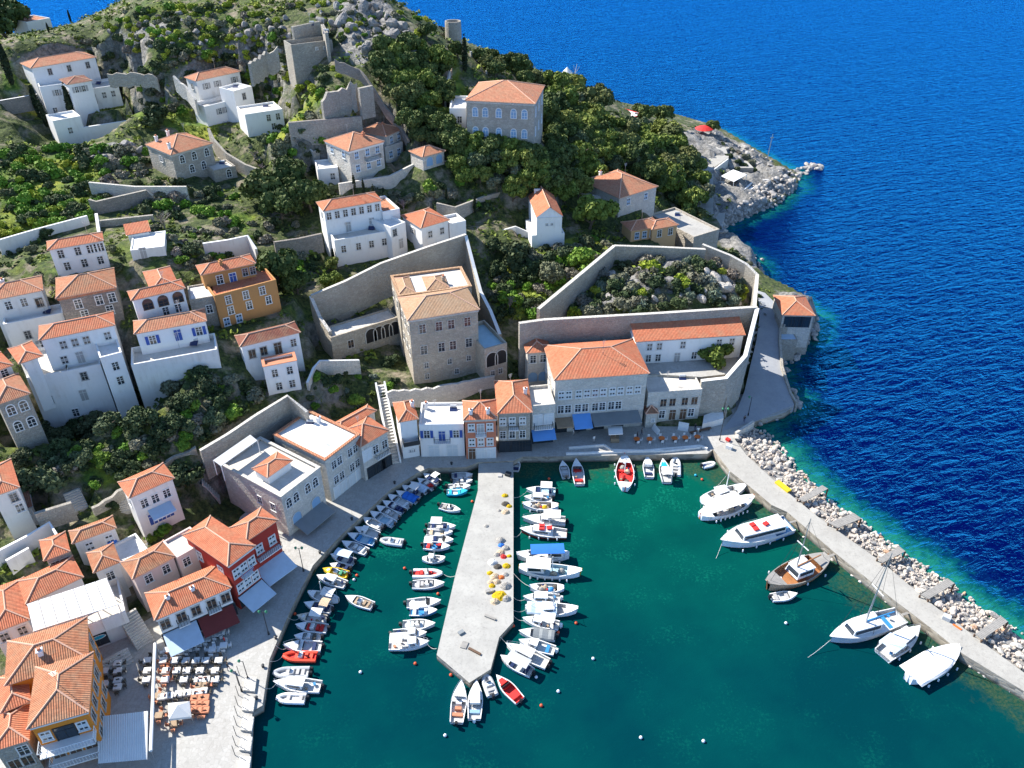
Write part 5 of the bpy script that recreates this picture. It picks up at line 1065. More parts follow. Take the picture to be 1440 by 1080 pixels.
# shrubs
scatter([(130,25),(330,-5),(400,20),(405,100),(300,100),(200,72)],85,['lime'],4.5,8.5,9,'round yellow green cushion shrub on the rocky hilltop','cushion shrubs on the hilltop')
scatter([(330,95),(410,100),(500,150),(420,168),(360,150)],30,['lime','lush'],4,9,10,{'lime':'round yellow green cushion shrub beside the castle ruin','lush':'fresh green shrub beside the castle ruin'},'shrubs beside the castle ruin')
scatter([(530,10),(620,30),(650,80),(600,60),(560,30)],18,['lime','lush','grey'],4,9,9,{'lime':'yellow green shrub on the skyline ridge','lush':'fresh green shrub on the skyline ridge','grey':'grey scrub bush on the skyline ridge'},'shrubs on the skyline ridge')
scatter([(0,205),(105,208),(155,285),(95,318),(0,330)],75,['lime','lush','lush','dark','dark'],7,16,9,{'lime':'yellow green shrub on the green slope at the left edge','lush':'fresh green shrub on the green slope at the left edge','dark':'dark shrub on the green slope at the left edge'},'shrubs on the left green slope')
scatter([(100,40),(180,10),(330,0),(400,40),(405,105),(330,180),(200,140),(140,100)],135,['grey','dark','dark','grey','lush'],5,11,8,{'grey':'grey scrub bush on the upper hillside','dark':'dark shrub on the upper hillside','lush':'fresh green shrub on the upper hillside','x':''},'shrubs on the upper hillside')
scatter([(400,0),(520,0),(590,70),(540,80),(470,60)],60,['grey','dark','lush','lime'],4,8,8,{'grey':'small grey bush on the grey crag','lush':'small green bush on the grey crag','dark':'small dark bush on the grey crag','lime':'small yellow green bush on the grey crag'},'bushes on the crag')
scatter([(80,205),(200,205),(260,262),(330,275),(330,320),(200,300),(150,270)],62,['dark','grey','lush','dark'],7,15,10,{'dark':'dark shrub on the slope between upper and middle houses','grey':'grey scrub on the slope between upper and middle houses','lush':'green shrub on the slope between upper and middle houses'},'shrubs on the middle slope')
scatter([(330,160),(460,160),(480,260),(560,270),(640,240),(690,290),(640,300),(560,285),(450,290),(380,220)],50,['dark','grey','olive','lush'],6,13,12,{'dark':'dark shrub on the terraces around the pale stone mansion','grey':'grey scrub on the terraces around the pale stone mansion','olive':'olive tree on the terraces around the pale stone mansion','lush':'green shrub on the terraces around the pale stone mansion'},'plants around the pale mansion')
scatter([(205,320),(440,300),(450,380),(400,420),(300,350)],36,['dark','grey','lush'],7,13,12,{'dark':'dark shrub around the big pines above the ochre house','grey':'grey scrub around the big pines above the ochre house','lush':'green shrub around the big pines above the ochre house'},'shrubs above the ochre house')
scatter([(785,420),(850,362),(1000,365),(1050,385),(1045,420),(930,432),(810,440)],85,['dark','grey','agave','dark','lime','dark','grey'],8,17,9,{'dark':'dark evergreen shrub in the walled cactus garden','grey':'grey scrub in the walled cactus garden','agave':'grey green cactus clump in the walled garden','lime':'round yellow green shrub in the walled cactus garden'},'plants in the cactus garden')
scatter([(690,400),(760,340),(840,335),(860,345),(770,420),(745,445),(700,445)],52,['lush','grey','dark','lush','dark'],8,16,10,{'lush':'fresh green shrub on the slope between alley and fortress wall','grey':'silvery scrub on the slope between alley and fortress wall','dark':'dark shrub on the slope between alley and fortress wall'},'shrubs below the chapel')
scatter([(50,620),(200,560),(330,520),(370,560),(280,620),(200,660),(120,690)],58,['dark','dark','lush','grey'],9,17,12,{'dark':'dark shrub on the shaded slope above the quay houses','lush':'green shrub on the shaded slope above the quay houses','grey':'grey scrub on the shaded slope above the quay houses'},'shrubs on the shaded slope')
scatter([(420,520),(520,490),(560,530),(540,560),(470,590),(430,560)],22,['dark','agave','lush'],5,10,11,{'dark':'dark shrub on the bank below the loggia','agave':'cactus clump on the bank below the loggia','lush':'green shrub on the bank below the loggia'},'shrubs below the loggia')
scatter([(1008,190),(1060,225),(1080,245),(1045,250),(1020,230)],10,['grey','dark'],4,8,9,{'grey':'grey scrub on the headland rocks','dark':'dark shrub on the headland rocks'},'scrub on the headland')
scatter([(205,325),(330,325),(330,360),(262,372),(240,352),(205,345)],16,['dark','grey','lush','olive'],6,12,11,{'dark':'dark shrub in the gardens above the ochre house','grey':'grey scrub in the gardens above the ochre house','lush':'green shrub in the gardens above the ochre house','olive':'small olive tree in the gardens above the ochre house'},'plants in the middle gardens')
scatter([(0,345),(60,345),(150,335),(180,360),(160,395),(60,395),(0,385)],16,['dark','grey','olive'],5,10,11,{'dark':'dark shrub between the left middle houses','grey':'grey scrub between the left middle houses','olive':'small olive tree between the left middle houses'},'plants between the left houses')
scatter([(935,205),(985,225),(985,300),(960,300),(930,255)],16,['pine','pineb','maq'],11,18,11,{'pine':'dark pine beside the headland promenade','pineb':'lighter pine beside the headland promenade','maq':'dark tree beside the headland promenade'},'trees beside the promenade')
scatter([(1005,345),(1030,352),(1060,372),(1060,395),(1068,420),(1050,395),(1025,362)],14,['grey','dark'],4,9,7,{'grey':'grey scrub on the shore outside the fortress wall','dark':'dark scrub on the shore outside the fortress wall'},'scrub outside the fortress wall')
# low undergrowth over the whole slope
r=np.random.RandomState(9); nU=15000; ux=r.uniform(-200,70,nU); uy=r.uniform(75,300,nU)
ii=np.clip(((ux-gx[0])/ST).astype(int),0,len(gx)-2); jj=np.clip(((uy-gy[0])/ST).astype(int),0,len(gy)-2); uz=Z[jj,ii]*.5+Z[jj+1,ii+1]*.5; ok=(uz>4)&(vnoise(ux,uy,.13,21)+.35*lu[jj,ii]>.44+.25*rk[jj,ii])&(np.abs(Z[jj,ii]-Z[jj+1,ii+1])<2.6)
for a,u,v,w,d,_,_2 in FOOT:
    s_=(ux-a.x)*u.x+(uy-a.y)*u.y; t_=(ux-a.x)*v.x+(uy-a.y)*v.y; ok&=~((s_>-.5)&(s_<w+.5)&(t_>-.5)&(t_<d+.5))
ux,uy,uz=ux[ok],uy[ok],uz[ok]; m=len(ux); K=9; sz=np.repeat(.35+.75*r.rand(m)**2,K); c=np.repeat(np.stack([ux,uy,uz],1),K,0)+r.normal(size=(m*K,3))*np.stack([sz,sz,sz*.35],1)*.6; c[:,2]+=sz*.3
nn=r.normal(size=(m*K,3)); nn[:,2]=np.abs(nn[:,2])+.4; nn/=np.linalg.norm(nn,axis=1)[:,None]; a=np.cross(nn,r.normal(size=(m*K,3))); a/=np.linalg.norm(a,axis=1)[:,None]; b=np.cross(nn,a); a*=(sz*.42)[:,None]; b*=(sz*.3)[:,None]
vs=np.stack([c-a-b,c+a-b*.7,c+a*.7+b,c-a*.8+b],1).reshape(-1,3); nq=m*K; me=bpy.data.meshes.new('undergrowth'); me.vertices.add(4*nq); me.vertices.foreach_set('co',vs.ravel()); me.loops.add(4*nq); me.loops.foreach_set('vertex_index',np.arange(4*nq)); me.polygons.add(nq); me.polygons.foreach_set('loop_start',np.arange(0,4*nq,4)); me.polygons.foreach_set('loop_total',np.full(nq,4))
A=me.attributes.new('tint','FLOAT','POINT'); A.data.foreach_set('value',np.repeat(np.clip(np.repeat(vnoise(ux,uy,.09,5)*1.5-.45+.5*(r.rand(m)-.5),K)+.25*r.rand(nq),0,1),4)); me.materials.append(M['under']); me.update(calc_edges=True)
ug=bpy.data.objects.new('undergrowth',me); COL.objects.link(ug); tag(ug,'low green undergrowth and grass tufts covering the hillside','undergrowth',None,'stuff')
# ---------------------------------------------------------------- rocks
def rockmesh(name,seed,mat,cuts=9,flat=.75):
    r=np.random.RandomState(seed); n=14; me=bpy.data.meshes.new(name); b=MB(); pts=[]
    pl=[(lambda d:(d/np.linalg.norm(d),.42+.34*r.rand()))(r.normal(size=3)) for _ in range(cuts)]
    rows=[]
    for i in range(9):
        ph=math.pi*i/8; row=[]
        for j in range(n):
            t=2*math.pi*j/n; d=np.array([math.sin(ph)*math.cos(t),math.sin(ph)*math.sin(t),math.cos(ph)]); k=1.
            for nn,h_ in pl:
                q=d@nn
                if q>1e-6: k=min(k,h_/q)
            k*=1+.025*r.randn(); row.append((d[0]*k,d[1]*k,d[2]*k*flat))
        rows.append(row)
    b.grid(rows,0,True); return b.mesh(name,[mat])
RM={m:[rockmesh(m+'_rock',s,m,18) for s in range(6)] for m in('boulder','bouldo','crag','seacrag')}
def rockat(p,R,m,label,group,name='boulder',zs=1.):
    o=bpy.data.objects.new(name,rnd.choice(RM[m])); COL.objects.link(o); o.location=p; o.rotation_euler=(rnd.uniform(-.4,.4),rnd.uniform(-.4,.4),rnd.uniform(0,6.28)); s=R; o.scale=(s*rnd.uniform(.8,1.25),s*rnd.uniform(.8,1.2),s*rnd.uniform(.75,1.1)*zs)
    return tag(o,label,name.replace('_',' '),group)
# breakwater: bed and boulders
b=MB(); top=[U(*p,1.0) for p in JET_OUT]; nB=len(JET_OUT)
bt=[U(*p,0) for p in BO]
def resamp(P,n):
    L=[0]
    for a,c in zip(P,P[1:]): L.append(L[-1]+(c-a).length)
    o=[]
    for i in range(n):
        s=L[-1]*i/(n-1); k=max(0,min(len(P)-2,sum(1 for l in L if l<=s)-1)); o.append(P[k].lerp(P[k+1],(s-L[k])/(L[k+1]-L[k]+1e-9)))
    return o
tp_,bt_=resamp(top,40),resamp(bt,40)
b.grid([[V((p.x,p.y,-2.5))+(q-p)*1.15 for p,q in zip(tp_,bt_)],[V((q.x,q.y,-.25)) for q in bt_],[p.lerp(q,.5)+V((0,0,.2)) for p,q in zip(tp_,bt_)],tp_][::-1]); tag(b.build('rubble_bed',['crag']),'bed of rubble under the breakwater boulders','rubble',None,'stuff')
k=0; done=[]
for _ in range(14000):
    if k>=298: break
    t=rnd.random(); s=rnd.uniform(.02,1.0); i=t*38.999; a=tp_[int(i)].lerp(tp_[int(i)+1],i%1); c=bt_[int(i)].lerp(bt_[int(i)+1],i%1); p=a.lerp(c,s)
    R=rnd.choice((.42,.47,.52,.58,.66,.76,.9,1.05)); px,py,_s=proj(p)
    if py>1000 or px>1470 or any((p.x-u)**2+(p.y-v)**2<((R+r)*.62)**2 for u,v,r in done): continue
    seg=sum(1 for x in(1140,1187,1252,1318,1394) if px>x)
    done.append((p.x,p.y,R)); k+=1; p.z=1.25-1.25*s+R*.25
    m='bouldo' if rnd.random()<.07 else 'boulder'; where=['by the quay corner','between the first and second timber platform','between the second and third timber platform','between the third and fourth timber platform','between the fourth and fifth timber platform','beyond the fifth timber platform'][seg]
    rockat(p,R,m,('rusty orange' if m=='bouldo' else 'pale grey')+' boulder of the breakwater '+where,'boulders of the breakwater')
for Qd,l in(([(1122,702),(1131,706),(1164,688),(1156,683)],'nearest the quay'),([(1165,736),(1178,743),(1211,730),(1200,722)],'second from the quay'),([(1234,786),(1241,792),(1273,776),(1264,769)],'third from the quay'),([(1294,837),(1306,843),(1342,821),(1332,814)],'fourth from the quay'),([(1371,892),(1381,900),(1417,875),(1407,867)],'fifth from the quay')):
    P=[U(*q,2.2) for q in Qd]; c=sum(P,V((0,0,0)))/4; b=MB(); L=P[0].lerp(P[3],0)
    for i in range(5):
        q=[P[0].lerp(P[1],i/5+.008),P[0].lerp(P[1],(i+1)/5-.008),P[3].lerp(P[2],(i+1)/5-.008),P[3].lerp(P[2],i/5+.008)]; b.hexa([tuple(x) for x in q],[(x.x,x.y,x.z+.15) for x in q])
    r=thing('timber_platform','grey timber platform across the boulders, '+l,'platform',(c.x,c.y,1.5),'timber platforms on the breakwater'); b.build('deck',['deckw'],r)
    for q in P: b=MB(); b.tube((q.x,q.y,-1),(q.x,q.y,2.2),.14,.14,6); b.build('pile',['wood'],r)
pile=MB(); rr=np.random.RandomState(5)
for _ in range(1100):
    t=rnd.random(); s=rnd.uniform(0,1.02); i=t*38.999; a=tp_[int(i)].lerp(tp_[int(i)+1],i%1); c=bt_[int(i)].lerp(bt_[int(i)+1],i%1); p=a.lerp(c,s); R=rnd.uniform(.18,.42); z=1.2-1.25*s+rnd.uniform(0,.25)
    q=[V((p.x+R*rnd.uniform(.6,1.2)*math.cos(j*1.257),p.y+R*rnd.uniform(.6,1.2)*math.sin(j*1.257),z-.2)) for j in range(5)]; pile.hexa(q,[V((p.x,p.y,z+R*rnd.uniform(.5,1.)))+(x-V((p.x,p.y,z-.2)))*rnd.uniform(.45,.75) for x in q])
tag(pile.build('broken_stone',['boulder']),'small broken stone filling the gaps between the breakwater boulders','broken stone',None,'stuff')
# hillside crags and shore rocks
def rocks(poly,n,m,r0,r1,gap,label,group,zs=1.,z=None,sink=.25,nm='crag_rock'):
    xs=[p[0] for p in poly]; ys=[p[1] for p in poly]; done=[]; k=0
    for _ in range(n*30):
        if k>=n: break
        x,y=rnd.uniform(min(xs),max(xs)),rnd.uniform(min(ys),max(ys))
        if not inpoly(x,y,poly) or any((x-a)**2+((y-c)*1.4)**2<gap*gap for a,c in done): continue
        p=U(x,y,z) if z is not None else hit(x,y)
        if z is None and not footfree(p.x,p.y,.5): continue
        done.append((x,y)); k+=1; R=rnd.uniform(r0,r1); p.z+=R*sink*rnd.uniform(-.5,1); rockat(p,R,m,label,group,nm,zs)
rocks([(150,45),(260,15),(300,60),(230,70)],30,'crag',.6,1.6,10,'grey rock of the hilltop left of the crag','rocks of the hilltop',1.2)
rocks([(330,30),(400,20),(420,100),(340,70)],26,'crag',.8,1.9,10,'grey rock beside the castle ruin','rocks beside the castle',1.2)
rocks([(430,5),(520,0),(600,65),(580,110),(510,80),(470,55)],42,'crag',1.,2.6,11,'grey rock of the steep crag right of the castle ruin','rocks of the crag',1.5)
rocks([(110,205),(190,203),(205,225),(130,225)],18,'crag',.8,1.7,10,'grey boulder below the white terraced house','boulders below the terraced house')
rocks([(800,438),(860,380),(940,395),(1040,390),(1050,425),(930,435)],18,'seacrag',.7,2.,13,'pale rock outcrop in the walled cactus garden','rocks in the cactus garden',1.3,nm='garden_rock')
rocks([(985,372),(1000,370),(1035,400),(1040,425),(985,428)],14,'boulder',1.2,2.4,11,'large pale rock at the right end of the cactus garden','large rocks in the cactus garden',1.3,nm='garden_rock')
rocks([(1012,330),(1010,305),(1045,285),(1060,262),(1085,255),(1112,240),(1125,248),(1120,266),(1090,290),(1052,306)],125,'seacrag',.6,1.7,5.5,'grey rock of the bathing shore on the headland','rocks of the bathing shore',1.,nm='shore_rock')
rocks([(1000,185),(1060,213),(1106,238),(1090,245),(1040,222),(1000,198)],30,'seacrag',.6,1.5,7,'pale rock on the seaward edge of the headland','rocks on the seaward edge',nm='shore_rock')
rocks([(1116,240),(1140,230),(1156,231),(1158,237),(1130,246),(1120,250)],20,'seacrag',1.,2.,5,'dark rock of the small reef off the headland','rocks of the reef',1.,0.,nm='shore_rock')
rocks([(1094,512),(1102,500),(1140,470),(1148,448),(1152,456),(1146,478),(1105,520)],30,'seacrag',.7,1.6,7,'dark shore rock below the tavern over the sea','rocks below the tavern',1.,.3,nm='shore_rock')
rocks([(1096,575),(1120,566),(1114,548),(1122,552),(1126,568),(1100,584),(1060,600),(1055,595)],24,'seacrag',.7,1.4,6,'dark shore rock below the road bend','rocks below the road bend',1.,.4,nm='shore_rock')
rocks([(1012,330),(1030,344),(1064,368),(1066,398),(1072,398),(1072,365),(1030,338),(1018,325)],24,'seacrag',.7,1.5,6,'shore rock at the foot of the seaward fortress wall','rocks at the fortress foot',1.,.3,nm='shore_rock')
rocks([(1000,634),(1053,684),(1107,722),(1180,785),(1255,845),(1305,883),(1355,923),(1440,975),(1436,981),(1350,930),(1250,852),(1175,790),(1050,692),(998,640)],95,'boulder',.35,.7,7,'small pale stone along the harbour side of the breakwater','stones along the breakwater foot',.8,.1,nm='harbour_stone')
rocks([(1022,545),(1035,545),(1062,480),(1070,450),(1062,450),(1050,500),(1025,560)],22,'crag',.6,1.3,8,'grey rock on the bank under the sloping fortress wall','rocks under the fortress wall')
# ---------------------------------------------------------------- boats (local: +X bow, +Y port, z=0 waterline)
def hullpts(L,B,kind,fb):
    n=11; st=[]
    for i in range(n):
        t=i/(n-1)
        if kind=='double': f=max(.03,math.sin(math.pi*(t*.93+.05))**.62); sh=fb*(1+.75*(2*t-1)**2*(1.2 if t>.5 else .6))
        elif kind=='cruiser': f=.80+.2*min(1,t/.35) if t<.5 else max(.03,1-((t-.5)/.5)**2.4); sh=fb*(1+.45*t*t)
        else: f=.84+.16*min(1,t/.4) if t<.45 else max(.03,1-((t-.45)/.55)**2.1); sh=fb*(1+.55*t*t)
        st.append((L*(t-.5),B/2*f,sh,t))
    return st
def hull(L,B,kind,fb,mh,stripe=None,deckm='gel',floorm='decki',cock=(.06,.62),rim=.13,fl=.22):
    st=hullpts(L,B,kind,fb); h=MB(); rows=[]
    for x,b,s,t in st:
        xs=x+(.10*L*(t-.8)/.2*.35 if t>.8 else 0); z0=-.35
        rows.append([(xs,b,s),(x,b*.985,s*.72),(x,b*.9,.12),(x*.97,b*.55,-.3),(x*.95,0,z0),(x*.97,-b*.55,-.3),(x,-b*.9,.12),(x,-b*.985,s*.72),(xs,-b,s)])
    h.grid(rows[::-1])
    if stripe:                       # coloured sheer strake
        h2=len(h.f); 
        for k in range(h2):
            if k%8 in(0,7): h.m[k]=1
    for k in range(8*(len(rows)-1)):
        if k%8 in(2,5): h.m[k]=2
    h.poly(rows[0][::-1])
    d=MB(); L_,R_=[],[]
    for x,b,s,t in st:
        xs=x+(.10*L*(t-.8)/.2*.35 if t>.8 else 0); L_.append((xs,b,s,t)); R_.append((xs,-b,s,t))
    def inner(p): x,b,s,t=p; k=max(0.,abs(b)-rim)*(1 if b>0 else -1); return x,k,s
    for i in range(len(st)-1):
        for S,sg in((L_,1),(R_,-1)):
            a,c=S[i],S[i+1]; ia,ic=inner(a),inner(c); q=[(a[0],a[1],a[2]+.01),(c[0],c[1],c[2]+.01),(*ic[:2],ic[2]+.01),(*ia[:2],ia[2]+.01)]
            d.poly(q if sg<0 else q[::-1])
            tm=(a[3]+c[3])/2
            if cock[0]<=tm<=cock[1]:
                fz=fl; d.poly([(*ia[:2],ia[2]+.01),(*ic[:2],ic[2]+.01),(ic[0],ic[1],fz),(ia[0],ia[1],fz)],1)
        a,c=inner(L_[i]),inner(L_[i+1]); e,g=inner(R_[i]),inner(R_[i+1]); tm=(st[i][3]+st[i+1][3])/2
        if cock[0]<=tm<=cock[1]: d.poly([(a[0],a[1],fl),(c[0],c[1],fl),(g[0],g[1],fl),(e[0],e[1],fl)][::-1],1)
        else:
            up=.05; d.poly([(a[0],a[1],a[2]+.01),(a[0],0,a[2]+up),(c[0],0,c[2]+up),(c[0],c[1],c[2]+.01)][::-1]); d.poly([(a[0],0,a[2]+up),(e[0],e[1],e[2]+.01),(g[0],g[1],g[2]+.01),(c[0],0,c[2]+up)][::-1])
    # bulkheads closing the cockpit
    for tt in cock:
        k=[i for i in range(len(st)-1) if cock[0]<=(st[i][3]+st[i+1][3])/2<=cock[1]]
        if k:
            i=k[0] if tt==cock[0] else k[-1]+1; a,e=inner(L_[i]),inner(R_[i]); d.poly([(a[0],a[1],fl),(a[0],a[1],a[2]),(e[0],e[1],e[2]),(e[0],e[1],fl)],1); d.poly([(a[0],a[1],fl),(a[0],a[1],a[2]),(e[0],e[1],e[2]),(e[0],e[1],fl)][::-1],1)
    return h,d,st
def boat(label,stern,bow,feat,beam=None,kind='open',mh='gel',stripe=None,fl='decki',acc='navy',can='cloth',group=None,cat='boat',name='motorboat',fb=None,deckm='gel',kroof='gel'):
    s,w=U(*stern,.5),U(*bow,.5); c=(s+w)/2; L=(w-s).length; rz=math.atan2((w-s).y,(w-s).x); B=beam or min(3.4,max(1.5,.19*L+1.05))
    fb=fb or min(1.1,.30+.055*L); r=thing(name,label,cat,(c.x,c.y,0),group,rz); big=L>8
    def P(b,n,mats,par=None):
        return put(b.mesh(n,mats if isinstance(mats,list) else [mats]),n,par or r,(0,0,0))
    if kind=='rib':
        t=MB(); rr=.24+.012*L; n=14; side=[]
        for i in range(n+1):
            u=i/n; x=-L/2+L*(u if u<1 else 1); y=(B/2-rr)*(1 if u<.6 else max(0,1-((u-.6)/.4)**2.2)); side.append((x*.97,y,.38+.25*max(0,u-.6)))
        t.path(side,rr,8); t.path([(x,-y,z) for x,y,z in side],rr,8); P(t,'tubes',mh)
        f=MB(); f.poly([(x,y,.3) for x,y,z in side]+[(x,-y,.3) for x,y,z in side[::-1]]); f.poly([(-L/2*.95,B/2-rr,-.2),(-L/2*.95,-B/2+rr,-.2),(-L/2*.95,-B/2+rr,.6),(-L/2*.95,B/2-rr,.6)]); P(f,'floor',fl)
    else:
        cock={'open':(.05,.66),'cabin':(.04,.46),'double':(.16,.78),'cruiser':(.04,.3),'closed':(2,3)}[kind]
        h,d,st=hull(L,B,{'open':'open','cabin':'open','double':'double','cruiser':'cruiser','closed':'cruiser'}[kind],fb,mh,stripe,deckm,fl,cock)
        P(h,'hull',[mh,stripe or mh,rnd.choice(('navy','hullr','hullb','gel','netd','green'))]); P(d,'deck',[deckm,fl])
    for ft in feat.split():
        k,a=ft[0],ft[1:]; b=MB()
        if k=='o':                   # outboard engine
            y0=[0] if a!='2' else [-.35,.35]
            for y in y0:
                e=MB(); e.hexa([(-L/2-.55,y-.2,.5),(-L/2-.05,y-.2,.5),(-L/2-.05,y+.2,.5),(-L/2-.55,y+.2,.5)],[(-L/2-.5,y-.17,1.05),(-L/2-.12,y-.15,1.1),(-L/2-.12,y+.15,1.1),(-L/2-.5,y+.17,1.05)]); e.box((-L/2-.25,y,.1),(.2,.12,.9)); P(e,'outboard_engine','black' if a!='w' else 'gel')
        elif k=='c':                 # console and screen
            b.box((-.02*L,0,.55),(.6,.8,.75)); co=P(b,'console','gel'); g=MB(); g.hexa([(.25-.02*L,-.36,.93),(.31-.02*L,-.36,.93),(.31-.02*L,.36,.93),(.25-.02*L,.36,.93)],[(.10-.02*L,-.3,1.3),(.14-.02*L,-.3,1.3),(.14-.02*L,.3,1.3),(.10-.02*L,.3,1.3)]); P(g,'windscreen','glass',co)
            e=MB(); e.box((-.02*L-.85,0,.5),(.45,.9,.5)); P(e,'helm_seat',acc)
        elif k=='s':                 # raked windscreen across the beam
            x=.14*L; b.hexa([(x,-B*.38,fb),(x+.06,-B*.38,fb),(x+.06,B*.38,fb),(x,B*.38,fb)],[(x-.35,-B*.33,fb+.5),(x-.3,-B*.33,fb+.5),(x-.3,B*.33,fb+.5),(x-.35,B*.33,fb+.5)]); P(b,'windscreen','glass')
        elif k=='q':                 # bench seats
            for x in((-.32,.1) if a!='1' else (-.3,)):
                e=MB(); e.box((x*L,0,.38),(.5,B*.66,.34)); P(e,'bench_seat',acc)
        elif k=='d':                 # sun pad on the fore deck
            b.hexa([(.17*L,-B*.3,fb*1.12),(.36*L,-B*.16,fb*1.25),(.36*L,B*.16,fb*1.25),(.17*L,B*.3,fb*1.12)],[(.17*L,-B*.3,fb*1.12+.14),(.36*L,-B*.16,fb*1.25+.14),(.36*L,B*.16,fb*1.25+.14),(.17*L,B*.3,fb*1.12+.14)]); P(b,'sun_pad',acc)
        elif k=='b':                 # bimini
            x0,x1=(-.38,.02) if a=='' else ((-.46,-.14) if a=='a' else (-.40,.26)); z=fb+1.45; n=5; rows=[]
            for i in range(2):
                rows.append([((x0,x1)[i]*L,B*(-.42+.84*j/n),z+.14*math.sin(math.pi*j/n)) for j in range(n+1)])
            b.grid(rows); b.grid([[(x,y,q-.04) for x,y,q in rr] for rr in rows][::-1]); ca=P(b,'canopy',can); g=MB()
            for x in(x0*L+.05,x1*L-.05):
                for y in(-B*.42,B*.42): g.tube((x,y,fb),(x,y,z),.03,.03,4)
            P(g,'canopy_frame','steel',ca)
        elif k=='k':                 # cabin with dark windows
            x0,x1={'':(.02,.27),'l':(-.12,.28),'a':(-.36,-.08),'m':(-.14,.12),'x':(-.36,.28)}[a]; hh=.75 if not big else 1.25; w0=B*.35; zb=fb*.9
            b.hexa([(x0*L,-w0,zb),(x1*L,-w0*.85,zb),(x1*L,w0*.85,zb),(x0*L,w0,zb)],[(x0*L,-w0*.9,zb+hh),(x1*L-.45,-w0*.75,zb+hh),(x1*L-.45,w0*.75,zb+hh),(x0*L,w0*.9,zb+hh)]); ca=P(b,'cabin','gel')
            g=MB(); o=.02
            g.poly([(x1*L-.08,-w0*.74,zb+hh*.32),(x1*L-.08,w0*.74,zb+hh*.32),(x1*L-.37,w0*.68,zb+hh*.88),(x1*L-.37,-w0*.68,zb+hh*.88)])
            for sg in(-1,1):
                yb=lambda f,z:sg*(w0*(1-.15*f)*(1-.1*z)+o); xa,xb=x0*L+.2,x1*L-.5; q=[(xa,yb(0,.4),zb+hh*.4),(xb,yb(1,.4)+sg*.05,zb+hh*.4),(xb-.1,yb(1,.85)+sg*.05,zb+hh*.85),(xa,yb(0,.85),zb+hh*.85)]; g.poly(q if sg<0 else q[::-1])
            P(g,'cabin_windows','glass',ca)
            g=MB(); g.hexa([(x0*L-.25,-w0*.98,zb+hh),(x1*L-.35,-w0*.82,zb+hh),(x1*L-.35,w0*.82,zb+hh),(x0*L-.25,w0*.98,zb+hh)],[(x0*L-.25,-w0*.95,zb+hh+.1),(x1*L-.4,-w0*.78,zb+hh+.1),(x1*L-.4,w0*.78,zb+hh+.1),(x0*L-.25,w0*.95,zb+hh+.1)]); P(g,'cabin_roof',kroof,ca)
        elif k=='t':                 # boat cover
            x0,x1=(-.47,.12) if a=='' else (-.46,.42); n=6; rows=[]
            for i in range(8):
                u=x0+(x1-x0)*i/7; tt=u+.5; f=1 if tt<.5 else max(.12,1-((tt-.5)/.5)**2.2); rows.append([(u*L,B*.49*f*math.cos(math.pi*j/n),fb*(1+.4*tt*tt)+.05+(.4+.1*math.sin(i*2.1))*math.sin(math.pi*j/n)*f) for j in range(n+1)])
            b.grid(rows); b.poly(rows[0]); P(b,'boat_cover',can)
        elif k=='n':                 # heaps of net on deck
            for i,(x,y,m) in enumerate(((-.12,.12,acc),(.08,-.15,'neto'),(-.25,-.1,'netd'),(.2,.1,'netg'))):
                e=MB(); rng=random.Random(i+len(label)); rows=[[(x*L+.55*rr*math.cos(t*.8)*(1+.2*rng.random()),y*B+.5*rr*math.sin(t*.8)*(1+.2*rng.random()),fb*.55+hh) for t in range(8)] for rr,hh in((1,0),(.8,.3),(.35,.5),(.02,.52))]; e.grid(rows,0,True); P(e,'net_heap',m)
        elif k=='m':                 # mast with stays
            Hm=float(a or 4); b.tube((.05*L,0,fb*.8),(.05*L,0,Hm),.07+.007*Hm,.06,6); ma=P(b,'mast','pwhite' if Hm<9 else 'steel'); g=MB()
            for q in((L*.49,0,fb*1.4),(-L*.45,0,fb),(.02*L,B*.45,fb),(.02*L,-B*.45,fb)): g.tube(q,(.05*L,0,Hm*.96),.015+.0012*Hm,.02,3)
            P(g,'rigging','iron',ma)
        elif k=='y':                 # spreaders and boom
            Hm=float(a); b.box((.05*L,0,Hm*.55),(.12,2.4,.12)); P(b,'spreaders','pwhite'); b=MB(); b.tube((.04*L,0,2.4),(-.36*L,0,2.5),.16,.12,6); P(b,'boom',acc)
        elif k=='f':                 # fenders
            for i in range(int(a or 4)):
                for sg in(-1,1):
                    e=MB(); x=-L*.3+i*L*.6/max(1,int(a or 4)-1); yy=[q for q in hullpts(L,B,'open',fb)]; e.lathe((x,sg*(B*.5+.06),.05),[(.02,0),(.13,.08),(.13,.5),(.03,.6)],7); P(e,'fender','gel')
        elif k=='g':                 # guard rail at the bow
            pts=[]
            for sg in(-1,1):
                pts.append([(x,sg*bb*.93,ss+.55) for x,bb,ss,t in hullpts(L,B,'open',fb) if t>.35])
            pl=pts[0]+pts[1][::-1]; b.path(pl,.03,4)
            for q in pl[::2]: b.tube(q,(q[0],q[1],q[2]-.55),.025,.025,4)
            P(b,'guard_rail','steel')
        elif k=='p':                 # bow post / sternposts of a caique
            b.tube((L*.5,0,.1),(L*.535,0,fb*2.2),.11,.07,6); b.tube((-L*.5,0,.1),(-L*.5,0,fb*1.8),.09,.06,6); P(b,'stem_post',acc)
        elif k=='w':                 # gangway from the stern
            b.box((-L/2-1.3,.2,fb+.25),(2.8,.4,.07)); P(b,'gangway','deckw')
        elif k=='h':                 # hatches, coils and small gear
            for x,y,m,sz in((.3,0,'shutw',.5),(.12,-.2,'navy',.35),(-.2,.2,'woodl',.4),(-.35,-.15,acc,.45),(.0,.15,'redc',.25)):
                e=MB(); e.box((x*L,y*B,fb*(1.1 if x>.1 else .75)+.08),(sz,sz*.8,.24),x*3); P(e,'deck_gear',m)
        elif k=='x':                 # rafts and boxes on the roof
